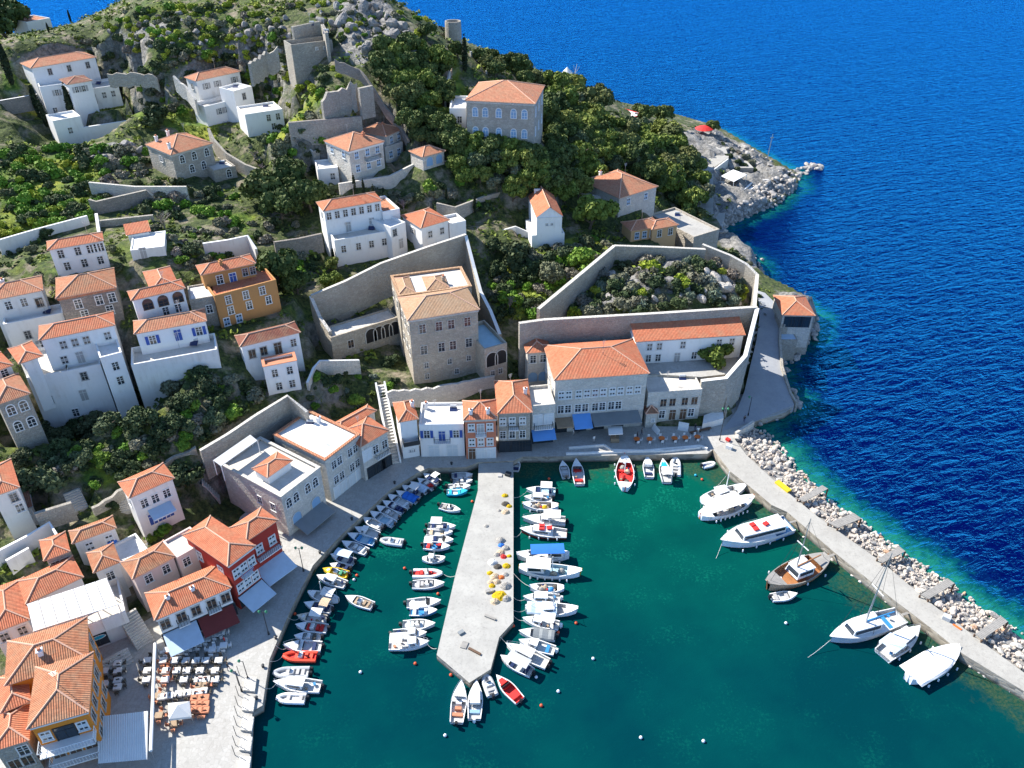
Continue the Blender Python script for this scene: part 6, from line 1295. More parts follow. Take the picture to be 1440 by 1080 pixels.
            for i,(x,y) in enumerate(((.05,.1),(.05,-.12),(-.12,.0))):
                e=MB(); e.box((x*L,y*B,fb*.9+(1.25 if big else .75)+.28),(.9,.75,.3),.1*i); P(e,'life_raft',acc)
        elif k=='R':                 # rows of red seats on a tour boat
            for i in range(4):
                e=MB(); e.box((-.3*L+i*.13*L,0,fb+.35),(.45,B*.62,.4)); P(e,'seat_row','redc')
    return r
def rowboat(labels,group):
    pass
G1='boats moored bow-in along the curved quay'
for a in (('first boat of the curved quay row at its inner end, white with awning',(617,678),(596,667),'q ba o',dict()),
 ('white motorboat with red gear, second of the curved quay row from the inner end',(610,686),(588,674),'c h o',dict(acc='redc')),
 ('shaded pale motorboat with light cover, third of the curved quay row',(601,691),(578,679),'t o',dict(can='clothb')),
 ('white launch with console and white awning, fourth of the curved quay row',(592,696),(566,684),'c b o',dict()),
 ('motorboat under a bright blue cover, fifth of the curved quay row',(587,704),(558,692),'t o',dict(can='bluec',stripe='hullb')),
 ('pale blue striped motorboat with screen, sixth of the curved quay row',(576,712),(546,697),'s q o',dict(stripe='lblue',acc='shutw')),
 ('white motorboat with navy seats and interior, seventh of the curved quay row',(568,718),(539,706),'c q o',dict(acc='navy',fl='navy')),
 ('white motorboat with windscreen and grey seats, eighth of the curved quay row',(560,728),(530,713),'s c o',dict(acc='shut')),
 ('white open boat with pale blue deck, ninth of the curved quay row',(554,737),(521,721),'s q o',dict(fl='deckb',acc='shutw')),
 ('white open boat with bare foredeck and two black engines, tenth of the curved quay row',(538,742),(511,729),'q1 o2',dict(acc='gel')),
 ('white motorboat with cuddy cabin beside the blue boat, eleventh of the curved quay row',(532,753),(500,743),'k o',dict()),
 ('bright blue open boat near the middle of the curved quay row',(527,763),(490,752),'q o',dict(mh='hullb',fl='deckb',stripe='hullb',acc='hullb')),
 ('narrow white open boat right after the bright blue one on the curved quay',(516,776),(482,763),'c q1 o',dict(acc='shutw')),
 ('white boat with a large pale blue bimini on the curved quay',(498,790),(466,781),'b2 q o',dict(can='clothb')),
 ('small dark grey dinghy squeezed beside the yellow boat',(491,800),(465,794),'q o',dict(mh='clothg',fl='netd')),
 ('yellow and olive boat on the curved quay',(489,808),(455,801),'c h o',dict(mh='yellow',stripe='yellow',fl='yellow',acc='green',deckm='yellow')),
 ('white cabin cruiser with dark windows right below the yellow boat',(486,822),(447,811),'kl h o',dict(kind='cabin')),
 ('small caique with white awning and short mast on the curved quay',(476,844),(435,835),'b m4 p',dict(kind='double',acc='woodl',name='caique',cat='caique')),
 ('white open boat with beige bimini below the small caique',(466,857),(429,849),'ba q o',dict(can='neto')),
 ('white launch with square white top and yellow fore deck',(459,871),(419,867),'b h o',dict(deckm='cream')),
 ('white open boat with red seat cushion near the plaza lamp',(460,884),(417,880),'c q o',dict(acc='redc')),
 ('white motorboat with dark console seat next above the sleek day cruiser',(451,896),(415,895),'c o',dict(acc='netd')),
 ('sleek white day cruiser with navy seat above the red inflatable',(452,909),(400,909),'s q1 g o',dict(acc='navy',kind='cabin')),
 ('bright orange red inflatable boat at the curved quay',(446,923),(398,922),'c q o',dict(kind='rib',mh='gelr',acc='gelr',fl='redc',name='inflatable_boat')),
 ('grey inflatable boat with red buoy below the orange red one',(435,945),(384,946),'c q o2',dict(kind='rib',mh='gelg',acc='shut',name='inflatable_boat')),
 ('large white cruiser with blue stern at the end of the quay row',(451,966),(387,961),'kl g h o',dict(kind='cabin',acc='hullb',stripe='gel')),
 ('small white inflatable dinghy last in the quay row',(430,982),(389,981),'q o',dict(kind='rib',mh='gel',acc='shut',name='dinghy',cat='dinghy'))):
    boat(a[0],a[1],a[2],a[3],group=G1,**a[4])
boat('pale grey inflatable boat floating alone in mid channel',(567,763),(535,759),'c q o',kind='rib',mh='gelg',acc='gel',name='inflatable_boat')
boat('white open boat with twin seats drifting alone off the curved quay',(524,852),(487,840),'c q o',acc='woodl')
G2='boats moored on the left side of the central pier'
for a in (('white open boat nearest the quay on the left side of the pier',(635,669),(664,668),'q1 o',dict()),
 ('white motorboat with small seats, second from the quay left of the pier',(637,676),(664,676),'c q o',dict(acc='shut')),
 ('white motorboat with grey console directly above the turquoise boat',(630,685),(661,684),'c o',dict(acc='shut')),
 ('turquoise open boat with white deck left of the pier',(628,692),(657,691),'q o',dict(mh='turq',stripe='turq',fl='gel',acc='turq',deckm='turq')),
 ('white open boat standing off diagonally below the turquoise boat',(619,711),(647,718),'c q o',dict(acc='netg')),
 ('white boat with square white awning halfway along the pier',(602,740),(640,741),'b q o',dict()),
 ('white open motorboat directly below the awning boat at the pier',(600,748),(636,749),'q o',dict(acc='neto')),
 ('white motorboat with bare fore deck above the red cushioned boat',(605,757),(637,760),'s q1 o',dict()),
 ('white boat with canopy, red cushions and blue floor beside the pier',(596,767),(632,769),'ba q h o',dict(acc='redc',fl='hullb')),
 ('white cabin boat alone with short mast left of the pier',(594,786),(625,786),'km m3',dict(kind='double',acc='gel')),
 ('white inflatable with red tubes and upright console',(580,806),(622,806),'c q o',dict(kind='rib',mh='gel',acc='redc',fl='redc',name='inflatable_boat')),
 ('white motorboat with grey console just below the red seated inflatable',(580,822),(624,821),'c q o',dict(acc='shut')),
 ('white open boat above the blue open boat at the lower pier',(572,849),(619,846),'q s o',dict(acc='shutw')),
 ('blue open boat with white stern cover at the lower pier',(576,860),(614,859),'ba q',dict(mh='hullb',stripe='gel',fl='hullb',acc='gel')),
 ('long white open boat below the blue boat at the lower pier',(566,879),(611,878),'c q o',dict(acc='shutw')),
 ('white motorboat partly behind the big cabin boat at the lower pier',(552,892),(599,891),'k q o',dict()),
 ('big white cabin boat with canopy, last on the left of the pier',(547,907),(602,904),'k ba g h',dict(kind='cabin',acc='terra'))):
    boat(a[0],a[1],a[2],a[3],group=G2,**a[4])
G3='boats moored on the right side of the central pier'
for a in (('white motorboat with large white canopy, first right of the pier',(781,691),(741,689),'b q o',dict(fl='deckb')),
 ('white motorboat with blue gear, second right of the pier',(776,701),(738,700),'kl h o',dict(acc='hullb')),
 ('fishing caique with yellow and orange nets right of the pier',(785,712),(736,711),'n p h f4',dict(kind='double',acc='nety',name='caique',cat='caique',stripe='hullb')),
 ('white cruiser with flat canvas roof behind the maroon hulled cruiser',(795,733),(736,730),'b km g o',dict(kind='cabin')),
 ('white cruiser with maroon hull and red raft on its roof',(797,751),(733,746),'kl x g f4',dict(kind='cruiser',mh='hullr',stripe='gel',acc='redc')),
 ('caique with a rounded bright blue canopy right of the pier',(800,781),(729,783),'b2 ka p h f3',dict(kind='double',can='bluec',acc='gel',name='caique',cat='caique')),
 ('large white fishing boat with pale blue deck and wheelhouse',(730,800),(815,807),'ka n b p f6 m4',dict(kind='double',fl='deckb',acc='nety',stripe='gel',name='fishing_boat',cat='fishing boat')),
 ('white double ended boat with nets, next below the large fishing boat',(793,827),(746,827),'n h p',dict(kind='double',acc='hullb',name='caique',cat='caique')),
 ('white motorboat with blue trim just above the long caique with mast',(787,842),(737,841),'kl h ow',dict(acc='hullb',kind='cabin')),
 ('long white caique with mast and blue cockpit cover',(739,856),(810,859),'km m5 p t',dict(kind='double',can='clothb',acc='gel',name='caique',cat='caique')),
 ('white cruiser with round white hardtop below the long caique',(786,880),(736,871),'k b h ow',dict(kind='cabin')),
 ('white boat with dark grey cockpit cover right of the pier',(781,895),(731,889),'t o',dict(can='clothg')),
 ('white cruiser with tinted roof hatch and blue cockpit',(780,915),(731,902),'k q1 ow',dict(acc='hullb',kind='cabin',can='clothg')),
 ('large white cruiser with two white engines near the pier tip',(770,934),(713,908),'kl g o2',dict(kind='cabin',acc='gel')),
 ('boat with flat pale grey canopy, last on the right of the pier',(748,946),(705,924),'b2 q o',dict(can='gelg'))):
    boat(a[0],a[1],a[2],a[3],group=G3,**a[4])
boat('white boat with orange brown seat pad at the pier tip',(642,1016),(649,961),'s c q1 g o',acc='terra',kind='cabin')
boat('white cruiser with pale blue seat right of the brown padded one',(667,1011),(670,960),'kl q1 ow',acc='lblue',kind='cabin')
boat('slim pale grey inflatable between white and red boats at the pier tip',(693,978),(682,948),'c q o',kind='rib',mh='gelg',acc='shut',name='inflatable_boat')
boat('white boat with a bright red cushioned deck at the pier tip',(731,985),(699,952),'d q s o',acc='redc',fl='redc')
G4='boats moored below the stone quayside building'
for a in (('small white skiff alone at the pier root',(725,661),(727,647),'q1',dict(name='dinghy',cat='dinghy')),
 ('slim white motorboat left of the boat with red seats',(796,671),(791,650),'q o',dict(acc='shut')),
 ('white boat with two red seats under the stone quay',(815,681),(810,648),'s q h',dict(acc='redc')),
 ('tubby wooden caique with bright red deck',(879,689),(878,645),'h p q m4 f4 n',dict(kind='double',fl='redc',acc='redc',beam=3.5,deckm='gel',name='caique',cat='caique')),
 ('white cabin boat with turquoise bow right of the red caique',(913,671),(910,644),'k q1',dict(acc='navy',can='turq')),
 ('white boat with bright turquoise fore deck and canopy',(938,678),(932,648),'km d ba',dict(acc='turq')),
 ('white inflatable boat rightmost below the quay cafe',(950,668),(950,643),'c q o',dict(kind='rib',mh='gel',acc='shut',name='inflatable_boat')),
 ('small white dinghy near the breakwater root',(988,655),(1005,651),'q1 o',dict(kind='rib',mh='gel',name='dinghy',cat='dinghy'))):
    boat(a[0],a[1],a[2],a[3],group=G4,**a[4])
boat('long white sailing boat with low mast behind the canopied caique',(986,705),(1046,687),'km m6 h g',kind='double',acc='orangec',name='sailing_boat',cat='sailboat',beam=3.)
boat('white caique with big oval canopy and row of fenders',(984,727),(1056,704),'b2 p h f8 n',kind='double',can='cloth',acc='orangec',beam=3.8,name='caique',cat='caique',stripe='gel')
boat('white passenger ferry with red rafts on its roof',(1109,739),(1015,765),'kx x g f4 w',kind='cruiser',beam=4.6,fb=1.2,acc='redc',stripe='gel',fl='hullb',name='passenger_ferry',cat='ferry')
F4=boat('old wooden sailing boat with brown deck and furled sails',(1162,787),(1079,826),'km m13 y13 p w h f3',kind='double',mh='woodl',fl='teak',deckm='deckw',acc='teak',can='clothg',beam=4.6,fb=1.1,name='sailing_boat',cat='sailboat')
boat('small white dinghy tied beside the old wooden sailing boat',(1085,840),(1120,836),'q o',acc='shut',name='dinghy',cat='dinghy')
boat('grey hulled sailing yacht with tall mast and blue covers',(1266,868),(1168,900),'kl m17 y17 w h q1',kind='cruiser',mh='gelg',acc='hullb',can='bluec',deckm='gel',beam=3.7,fb=1.1,name='sailing_yacht',cat='yacht')
boat('white motor yacht with pale blue bimini beside the sailing yacht',(1241,922),(1291,885),'kl ba g f3 h',kind='cabin',can='clothb',beam=3.2,acc='hullb',name='motor_yacht',cat='yacht')
boat('white boat fully covered with white tarpaulin, nearest the outer breakwater',(1276,956),(1342,917),'t2 f4 p',kind='double',can='cloth',beam=4.0,fb=1.0,acc='gel',fl='green',name='covered_boat',cat='boat')
# ---------------------------------------------------------------- people
def person_mesh(name,top,legs,pose,seed):
    # skeleton in metres, facing -Y
    s=.16 if pose=='walk' else .05
    J={'pel':(0,0,.95),'sp':(0,.01,1.15),'ch':(0,.0,1.36),'nk':(0,0,1.50),'hd':(0,-.02,1.60),'tp':(0,-.02,1.72)}
    R={'pel':.135,'sp':.125,'ch':.14,'nk':.055,'hd':.085,'tp':.075}; E=[('pel','sp'),('sp','ch'),('ch','nk'),('nk','hd'),('hd','tp')]
    for sg,n in((-1,'r'),(1,'l')):
        f=-s*sg
        J.update({'hp'+n:(.095*sg,0,.90),'kn'+n:(.10*sg,f*.6-.02,.50),'an'+n:(.10*sg,f+.03,.09),'to'+n:(.115*sg,f-.14,.035),'sh'+n:(.19*sg,0,1.40),'el'+n:(.25*sg,-f*.5+.03,1.12),'wr'+n:(.26*sg,-f-.05,.88),'pa'+n:(.26*sg,-f-.07,.81)})
        R.update({'hp'+n:.095,'kn'+n:.06,'an'+n:.043,'to'+n:.035,'sh'+n:.062,'el'+n:.042,'wr'+n:.028,'pa'+n:.035})
        E+=[('pel','hp'+n),('hp'+n,'kn'+n),('kn'+n,'an'+n),('an'+n,'to'+n),('ch','sh'+n),('sh'+n,'el'+n),('el'+n,'wr'+n),('wr'+n,'pa'+n)]
        bx,by,bz=J['pa'+n]
        for k,(dy,ln) in enumerate(((-.03,.07),(-.01,.08),(.012,.075),(.032,.06))):
            J['f%d'%k+n]=(bx-.004*sg,by+dy,bz-ln); R['f%d'%k+n]=.0085; E.append(('pa'+n,'f%d'%k+n))
        J['th'+n]=(bx-.02*sg,by-.05,bz-.02); R['th'+n]=.01; E.append(('pa'+n,'th'+n))
    ks=list(J); me=bpy.data.meshes.new(name); me.from_pydata([J[k] for k in ks],[(ks.index(a),ks.index(b)) for a,b in E],[])
    o=bpy.data.objects.new(name,me); COL.objects.link(o); o.modifiers.new('skin','SKIN')
    if not me.skin_vertices: me.skin_vertices.new() if hasattr(me.skin_vertices,'new') else None
    sv=me.skin_vertices[0].data
    for i,k in enumerate(ks): sv[i].radius=(R[k],R[k]); sv[i].use_root=(k=='pel')
    sb=o.modifiers.new('sub','SUBSURF'); sb.levels=1; sb.render_levels=1
    dg=bpy.context.evaluated_depsgraph_get(); m2=bpy.data.meshes.new_from_object(o.evaluated_get(dg)); bpy.data.objects.remove(o)
    m2.name=name; m2.materials.clear()
    for x in(top,legs,'skin','black'): m2.materials.append(M[x])
    for p in m2.polygons:
        c=p.center; p.use_smooth=True
        p.material_index=2 if (c.z>1.49 or (abs(c.x)>.2 and c.z<1.0 and c.z>.6)) else (0 if c.z>.96 else (3 if c.z<.08 else 1))
    return m2
def hairmesh():
    b=MB(); b.lathe((0,.005,1.60),[(.088,0),(.098,.06),(.085,.12),(.04,.155),(.005,.16)],10); return b.mesh('hair',['hair'])
HM=hairmesh()
def face(): 
    b=MB()
    for x in(-.03,.03): b.box((x,-.104,1.625),(.018,.012,.012))
    b.box((0,-.115,1.595),(.018,.03,.035)); b.box((0,-.1,1.56),(.04,.012,.01)); return b.mesh('face',['skin'])
FM=face()
CL={'dark':('black','navy'),'white':('pwhite','shut'),'red':('redc','navy'),'blue':('hullb','clothg'),'grey':('shut','black')}
PM={}
def person(px,py,z,cl,pose,rz,label):
    k=(cl,pose)
    if k not in PM: PM[k]=person_mesh('body',CL[cl][0],CL[cl][1],pose,1)
    p=U(px,py,z); r=thing('person',label,'person',p,None,rz); put(PM[k],'body',r,(0,0,0)); put(HM,'hair',r,(0,0,0)); put(FM,'face',r,(0,0,0)); return r
person(402,806,1.5,'dark','walk',.6,'person in dark clothes walking on the shaded curved quay')
person(322,942,1.5,'dark','walk',1.8,'person in black crossing the sunny square')
person(662,637,1.5,'dark','stand',0,'person in dark clothes at the door of the salmon house')
person(806,612,1.5,'white','walk',1.6,'person in white top left of the shade blue awning')
person(814,608,1.5,'grey','walk',-1.6,'person in grey under the shade blue awning')
person(835,622,1.5,'white','stand',.4,'person in white standing on the sunny edge of the quay')
person(896,617,1.5,'dark','walk',1.4,'person in black near the white parasol kiosk')
person(902,612,1.5,'dark','walk',1.4,'person in black behind another near the stone kiosk')
person(981,610,1.5,'white','walk',-.3,'person in white top at the quay terrace steps')
person(977,605,1.5,'dark','walk',-.3,'person in dark clothes by the quay terrace bench')
person(1046,594,1.9,'dark','walk',2.8,'person in black walking down the seaside road')
person(990,287,7,'dark','walk',.5,'left one of two people on the headland promenade')
person(993,288,7,'blue','walk',.5,'right one of two people on the headland promenade')
person(317,905,1.5,'red','stand',2.,'person in red among the tables under the shop awning')
# ---------------------------------------------------------------- street furniture
def lamp(px,py,z,h,label,arms=2):
    p=U(px,py,z); r=thing('street_lamp',label,'street lamp',p,'street lamps of the harbour'); b=MB(); b.lathe((p.x,p.y,p.z),[(.16,0),(.14,.5),(.07,.7),(.055,h)],8); b.build('post',['iron'],r)
    for i in range(arms):
        sg=(-1,1)[i]; b=MB(); b.tube((p.x,p.y,p.z+h-.1),(p.x+.5*sg,p.y,p.z+h+.1),.035,.035,5); ar=b.build('arm',['iron'],r); b=MB(); b.lathe((p.x+.5*sg,p.y,p.z+h-.25),[(.06,0),(.2,.25),(.22,.42),(.05,.62)],8); b.build('lantern',['green'],ar)
lamp(378,892,1.5,5.,'green street lamp on the sunlit quay edge by the square'); lamp(427,803,1.5,5.2,'dark street lamp on the shaded curved quay'); lamp(1012,619,1.7,7.5,'tall lamp post where the breakwater joins the quay'); lamp(1052,584,1.9,4.5,'street lamp on the bend of the seaside road',1); lamp(340,972,1.5,4.5,'street lamp among the quay bollards beside the square',1); lamp(349,955,1.5,4.,'short lamp by the quay steps beside the square',1)
# cafe tables and chairs
def table_proto(name,mat,leg,w=1.0,d=.9,round_=False):
    me=MB()
    if round_: me.lathe((0,0,.70),[(.02,0),(.62,0),(.62,.05),(.02,.05)],14)
    else: me.box((0,0,.74),(w,d,.05)); me.hexa([(-w/2-.02,-d/2-.02,.45),(w/2+.02,-d/2-.02,.45),(w/2+.02,d/2+.02,.45),(-w/2-.02,d/2+.02,.45)],[(-w/2,-d/2,.76),(w/2,-d/2,.76),(w/2,d/2,.76),(-w/2,d/2,.76)])
    l=MB(); l.tube((0,0,0),(0,0,.72),.05,.05,6); l.box((0,0,.03),(.5,.5,.05)); return [('tabletop',me.mesh('tabletop',[mat])),('pedestal',l.mesh('pedestal',[leg]))]
def chair_proto(mat):
    s=MB(); s.box((0,0,.45),(.46,.46,.06)); b=MB(); b.box((0,.22,.72),(.46,.05,.5)); lg=[]
    for x in(-.2,.2):
        for y in(-.2,.2): l=MB(); l.tube((x,y,0),(x,y,.45),.025,.025,4); lg.append(('leg',l.mesh('leg',[mat])))
    return [('seat',s.mesh('seat',[mat])),('backrest',b.mesh('backrest',[mat]))]+lg
TPR={}
def furn(kind,name,cat,parts,p,rz,label,group):
    if kind not in TPR:
        r=thing(name,label,cat,p,group,rz)
        for n,me in parts(): put(me,n,r,(0,0,0))
        TPR[kind]=r; return r
    return dup(TPR[kind],p,rz,label,group)
def tset(px,py,ttype,ctype,label,group,clabel,nch=4,rz=.12,z=1.5):
    p=U(px,py,z); mats={'white':('cloth','iron'),'orange':('orangec','iron'),'brown':('terra','wood'),'wood':('woodl','wood')}[ttype]
    furn('t'+ttype,'cafe_table','table',lambda:table_proto(ttype,*mats,round_=ttype=='orange'),p,rz,label,group)
    for i in range(nch):
        a=rz+i*math.pi/2+rnd.uniform(-.2,.2); q=V((p.x+.85*math.sin(a),p.y-.85*math.cos(a),z)); furn('c'+ctype,'cafe_chair','chair',lambda:chair_proto({'dark':'netd','wood':'terra','white':'gel'}[ctype]),q,a+math.pi,clabel,'cafe chairs on '+group)
Z0=lambda x,y:(x/4,810+y/4)
g='the sunny square'
for row,xs in((490,(835,925,990,1050,1108,1160,1235)),(547,(835,940,1000,1055,1130,1215)),(597,(830,935,1040,1120,1165,1215))):
    for x in xs:
        w=x in(925,935,835); tset(*Z0(x,row),'white','wood' if x in(925,940,935) else 'dark','white clothed cafe table in the %s row on the sunny square'%{490:'back',547:'middle',597:'front'}[row],g,'dark chair at the white clothed tables on the sunny square' if x not in(925,940,935) else 'orange wooden chair at the left end of the white table rows')
for x,y in((668,505),(668,548),(668,602),(668,638),(597,550),(597,620)): tset(*Z0(x,y),'white','dark','white clothed cafe table in the shade between hotel and roller bar','the shaded part of the square','dark chair at the tables in the hotel shade')
for x,y in((1025,440),(1068,424),(1122,396),(1170,368),(1218,340),(1250,330),(945,432),(1200,428),(1262,405)): tset(*Z0(x,y),'white','white','white table with white chairs below the white shop awning','the shop house front','white chair below the white shop awning')
for i,(x,y) in enumerate(((915,695),(960,688),(1010,678),(1060,672),(1110,668),(1150,662))): tset(*Z0(x,y),'white','dark','white table of the long joined row left of the brown tables','the joined row','dark chair at the long joined table row',2,.1)
for x in(1100,1130,1160):
    for y in(700,735,770): tset(*Z0(x,y),'brown','wood','square red brown table in the tight block on the square','the red brown block','red brown chair around the block of red brown tables',1)
for x,y in((900,800),(985,845),(890,690),(1125,632),(1155,628)): tset(*Z0(x,y),'wood','wood','pale wooden table with orange chairs near the white tent','the tent edge','orange wooden chair near the white tent')
tn=thing('white_tent','white canvas tent kiosk on the square','tent',U(*Z0(1005,790),1.5)); P=[U(*Z0(x,y),3.6) for x,y in((950,805),(1075,790),(1065,705),(945,715))]; c=sum(P,V((0,0,0)))/4; c.z=4.7; b=MB()
for i in range(4): b.poly([P[i],P[(i+1)%4],c])
for i in range(4):
    q,r=P[i],P[(i+1)%4]; b.poly([(q.x,q.y,q.z-.4),(r.x,r.y,r.z-.4),r,q])
b.build('canopy',['cloth'],tn); b=MB()
for q in P: b.tube((q.x,q.y,1.5),(q.x,q.y,3.6),.05,.05,5)
b.build('poles',['steel'],tn)
for i,(x,y) in enumerate(((895,621),(913,621),(930,620),(948,620),(963,619),(980,618))): tset(x,y,'orange','white','round orange cafe table on the quay edge, number %s from the left'%('one','two','three','four','five','six')[i],'the quay cafe','white chair at the orange quay cafe tables',3)
kp=thing('square_parasol','square cream parasol over the quay kiosk','parasol',U(866,626,1.5)); P=[U(x,y,4.) for x,y in((856,612),(876,611),(875,600),(855,601))]; b=MB(); b.hexa([tuple(p) for p in P],[(p.x,p.y,p.z+.2) for p in P]); b.build('canopy',['cloth'],kp)
b=MB(); c=sum(P,V((0,0,0)))/4; b.tube((c.x,c.y,1.5),(c.x,c.y,4.),.06,.06); b.box((c.x,c.y,2.),(1.6,1.2,1.),0); b.build('counter',['woodl'],kp)
# quay ledges and bench
for lbl,pts,z in (('low white edging along the sunny quay by the cafe',[(800,629),(850,625),(860,632),(905,633),(985,626),(995,630)],2.0),('low white edging along the water by the quay cafe',[(796,637),(880,634),(940,633),(985,628)],1.9)):
    P=[U(*p,z) for p in pts]; b=MB()
    for a,c in zip(P,P[1:]):
        d=norm2(c-a); o=V((-d.y,d.x,0))*.17; b.hexa([(*(a-o).xy,1.5),(*(c-o).xy,1.5),(*(c+o).xy,1.5),(*(a+o).xy,1.5)],[(*(a-o).xy,z),(*(c-o).xy,z),(*(c+o).xy,z),(*(a+o).xy,z)])
    tag(b.build('quay_edging',['floorw']),lbl,'kerb')
P=U(990,600,1.5); b=MB(); tm=thing('terrace_wall','whitewashed terrace wall with steps right of the low stone building','wall',P)
Q=[U(988,596,3.),U(1018,588,3.),U(1016,574,3.),U(990,584,3.)]; b.hexa([(q.x,q.y,.5) for q in Q],[tuple(q) for q in Q]); b.build('terrace',['floorw'],tm)
bn=thing('bench','long brown bench below the whitewashed terrace','bench',U(985,607,1.5)); a,c=U(970,608,1.95),U(1000,601,1.95); d=norm2(c-a); o=V((-d.y,d.x,0))*.25; b=MB(); b.hexa([(*(a-o).xy,1.85),(*(c-o).xy,1.85),(*(c+o).xy,1.85),(*(a+o).xy,1.85)],[(*(a-o).xy,1.95),(*(c-o).xy,1.95),(*(c+o).xy,1.95),(*(a+o).xy,1.95)]); b.build('seat',['wood'],bn)
for t in(.1,.5,.9): q=a.lerp(c,t); b=MB(); b.box((q.x,q.y,1.67),(.1,.4,.35),math.atan2(d.y,d.x)); b.build('leg',['iron'],bn)
# fishing gear on the pier
def heap(px,py,rpx,mat,label,cat='net pile',name='net_pile',z=1.2,h=.45):
    p=U(px,py,z); R=rpx/proj(p)[2]; r=random.Random(px*7+py); b=MB(); rows=[]
    for k,(q,hh) in enumerate(((1.25,.0),(1.05,.3),(.75,.7),(.4,.95),(.03,1.))): rows.append([(p.x+R*q*math.cos(i*.5236)*(1+.25*(r.random()-.5)),p.y+R*q*.85*math.sin(i*.5236)*(1+.25*(r.random()-.5)),p.z-.02+R*h*2*hh*(1+.3*(r.random()-.5))) for i in range(12)])
    b.grid(rows,0,True); o=b.build(name,[mat],None,p); tag(o,label,cat,'fishing gear on the pier'); 
for x,y,r,m,l in ((710,697,4,'nety','small yellow net heap nearest the quay on the pier'),(711,709,5,'netd','dark net heap on the pier above the salmon one'),(716,712,3.5,'nety','yellow net beside the dark net heap'),(711,720,5,'neto','salmon coloured net heap on the pier'),(702,718,2.5,'netg','small olive net left of the salmon heap'),(684,740,3,'netg','small greenish net scrap alone on the pier'),
 (704,760,6,'netg','pale grey net heap at the top of the crowded pier stretch'),(705,767,4,'bluec','blue tarp bundle on the pier'),(711,771,5,'netg','grey net heap at the pier edge below the blue bundle'),(704,777,5,'neto','tan net heap below the blue tarp bundle'),(699,780,4,'netg','grey net heap left of the tan heap'),(716,782,3,'nety','little yellow float pile at the pier edge'),(708,783,4,'redc','red tinged net heap on the pier'),(693,791,6,'cloth','white sheet over gear on the pier'),(700,797,5,'netd','dark blue net heap beside the white sheet'),(712,796,5,'nety','bright yellow net heap at the pier edge'),
 (689,806,4,'nety','yellow net heap left of the tan nets'),(696,811,6,'neto','tan net heap in the middle of the pier gear'),(705,812,4,'orangec','orange net bundle on the pier'),(711,808,4,'netg','grey net crate at the pier edge'),(690,819,4,'neto','tan net heap left of centre'),(699,818,5,'neto','straw coloured net heap'),(692,824,4,'nety','yellow net heap above the grey crate'),(711,824,7,'netg','large grey net heap'),(703,838,9,'nety','largest bright yellow net heap on the pier'),(712,842,6,'netg','grey net beneath the largest yellow heap'),(696,846,6,'neto','thin tan net spread below the largest yellow heap'),(1094,0,0,'x','x')):
    if r>0: heap(x,y,r,m,l,h=.3 if r>7 else .4)
def bar(label,name,cat,pts,w,h,mat,z):
    a,c=U(*pts[0],z),U(*pts[1],z); d=norm2(c-a); o=V((-d.y,d.x,0))*(w/2); b=MB(); b.hexa([(*(a-o).xy,z),(*(c-o).xy,z),(*(c+o).xy,z),(*(a+o).xy,z)],[(*(a-o).xy,z+h),(*(c-o).xy,z+h),(*(c+o).xy,z+h),(*(a+o).xy,z+h)]); return tag(b.build(name,[mat],None,(a+c)/2),label,cat)
bar('weathered timber beam lying on the pier','timber_beam','beam',[(682,866),(697,872)],.35,.25,'deckw',1.2); bar('second timber beam with rope near the pier tip','timber_beam','beam',[(659,912),(676,921)],.35,.22,'wood',1.2); bar('grey wooden pallet near the pier tip','pallet','pallet',[(651,912),(655,903)],.9,.15,'deckw',1.2); bar('dark grey crate on the lower pier','crate','crate',[(645,892),(652,888)],.6,.3,'clothg',1.2); bar('grey crate left of the largest yellow net','crate','crate',[(683,833),(694,831)],.6,.4,'netg',1.2); bar('square manhole crate at the pier root','crate','crate',[(700,669),(706,669)],.8,.2,'shut',1.2); bar('dark outboard box at the pier edge near the quay','crate','crate',[(711,667),(718,669)],.9,.5,'iron',1.2)
bar('bright yellow barrier panel lying at the breakwater edge','barrier_panel','panel',[(1092,678),(1110,692)],1.0,.35,'yellow',1.7); bar('orange plank lying on the outer breakwater','plank','plank',[(1340,878),(1352,886)],.3,.12,'orangec',1.7); bar('small grey motor cart on the outer breakwater','cart','cart',[(1325,868),(1336,873)],.9,.7,'gelg',1.7); bar('red box at the start of the breakwater','box','box',[(1021,618),(1026,621)],.6,.5,'redc',1.7); bar('stack of white crates on the inner breakwater','crate','crate',[(1021,629),(1029,632)],.8,.8,'gel',1.7)
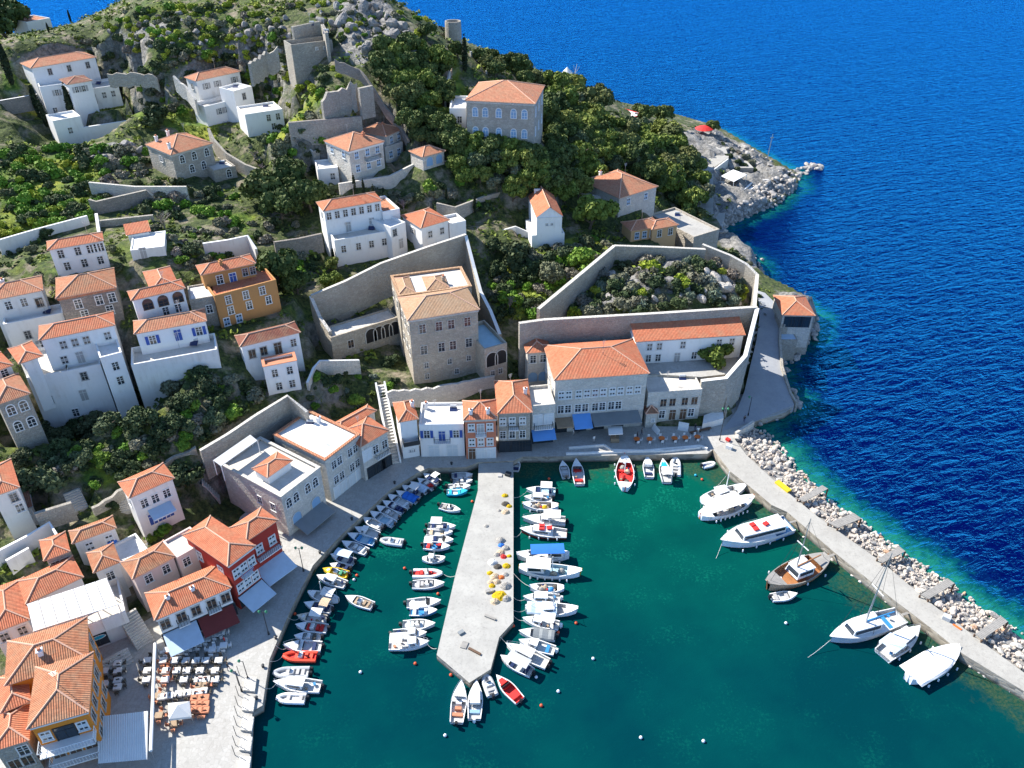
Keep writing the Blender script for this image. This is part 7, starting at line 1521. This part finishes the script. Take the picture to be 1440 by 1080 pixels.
# buoys and mooring lines
for x,y,c,l in ((502,810,'o','orange buoy off the yellow boat'),(498,816,'w','white buoy off the white cabin cruiser'),(502,1005,'w','x'),(584,934,'o','orange buoy below the big cabin boat'),(634,950,'o','orange buoy left of the pier tip'),(415,864,'o','orange buoy beside the sunlit quay edge'),(616,836,'o','orange buoy between boats left of the pier'),(470,916,'w','x'),(507,946,'w','white buoy alone in the lower channel'),(626,1035,'w','white buoy below the pier tip boats'),(834,927,'w','white buoy alone right of the pier boats'),(810,877,'o','orange buoy beside the round topped cruiser'),(785,890,'o','orange buoy beside the grey covered boat'),(772,730,'w','x'),(754,953,'w','small white buoy below the grey canopied boat'),(785,973,'w','small white buoy below the pier boats'),(761,993,'o','small orange buoy off the red cushioned boat'),(772,674,'o','small orange buoy below the quay'),(901,1038,'w','large white buoy in open harbour water'),(989,1043,'w','smaller white buoy right of the large one'),(987,675,'o','orange buoy near the breakwater dinghy'),(978,669,'b','small turquoise float near the breakwater dinghy'),(1105,877,'w','white buoy below the wooden boat dinghy'),(569,800,'o','orange buoy in mid channel'),(722,881,'o','red buoy at the pier corner'),(860,926,'w','x'),(664,706,'o','orange buoy left of the upper pier')):
    if l=='x': continue
    p=U(x,y,0); b=MB(); R=.24; b.lathe((p.x,p.y,-.08),[(.03,0),(R*.8,.1),(R,.24),(R*.8,.38),(.05,.46)],10); tag(b.build('mooring_buoy',[{'o':'buoyo','w':'buoyw','b':'turq'}[c]],None,p,True),l,'buoy','mooring buoys')
for i,(a,b_,l) in enumerate((((1168,900,1.3),(1117,936,-.1),'long anchor line from the sailing yacht bow'),((1015,765,1.2),(1002,796,-.1),'anchor line from the passenger ferry bow'),((722,806,1.2),(748,826,.8),'mooring rope from the pier to the netted double ender'),((722,840,1.2),(738,843,.8),'mooring rope from the pier to the blue trimmed motorboat'),((722,858,1.2),(740,857,.9),'mooring rope from the pier to the long caique'),((722,866,1.2),(738,872,.8),'mooring rope from the pier to the hardtop cruiser'),((704,896,1.2),(722,908,.8),'mooring rope from the pier corner to the large cruiser'),((722,700,1.2),(742,690,.7),'mooring rope from the pier to the first canopied boat'),((722,755,1.2),(734,747,.9),'mooring rope from the pier to the maroon cruiser'),((388,908,1.5),(402,912,.7),'mooring rope from the quay to the day cruiser'),((404,868,1.5),(420,870,.6),'mooring rope from the quay to the yellow decked launch'),((380,930,1.5),(398,922,.5),'mooring rope from the quay to the orange red inflatable'),((372,968,1.5),(388,962,.9),'mooring rope from the quay to the large white cruiser'),((1000,690,.2),(1022,668,1.7),'bow line of the long white sailing boat'),((640,810,1.2),(622,806,.5),'mooring rope from the pier to the red seated inflatable'),((614,912,1.2),(600,905,.9),'mooring rope from the pier to the big cabin boat'))):
    P0,P1=U(*a),U(*b_); b=MB(); pts=[P0.lerp(P1,t/8)-V((0,0,.5*math.sin(math.pi*t/8))) for t in range(9)]; b.path(pts,.035,4); tag(b.build('mooring_rope',['rope'],None,P0),l,'rope','mooring ropes')
for i,(x,y) in enumerate(((375,940),(366,985),(393,900),(455,780),(500,733),(560,682),(640,655))):
    p=U(x-5,y-2,1.5); b=MB(); b.lathe((p.x,p.y,p.z),[(.2,0),(.16,.35),(.26,.42),(.24,.52),(.05,.56)],8); tag(b.build('mooring_bollard',['iron'],None,p),'iron mooring bollard on the edge of the curved quay','bollard','bollards of the curved quay')
for i in range(9):
    x,y=343-2*i*0.4,950+i*14; p=U(x-6,y,1.5); b=MB(); b.tube(p,(p.x,p.y,p.z+2.2),.05,.04,5); tag(b.build('quay_post',['iron'],None,p),'thin dark post of the row along the square quay','post','posts along the square quay')
for i in range(5):
    x=345-i*2; y=950+i*28; P=[U(x,y,1.9),U(x+16,y+2,1.9),U(x+13,y+22,1.9),U(x-3,y+20,1.9)]; b=MB(); b.hexa([(q.x,q.y,1.5) for q in P[::-1]][::-1],[tuple(q) for q in P]); tag(b.build('stone_plinth',['palest'],None,P[0]),'pale stone plinth in the row along the square quay','plinth','stone plinths along the square quay')
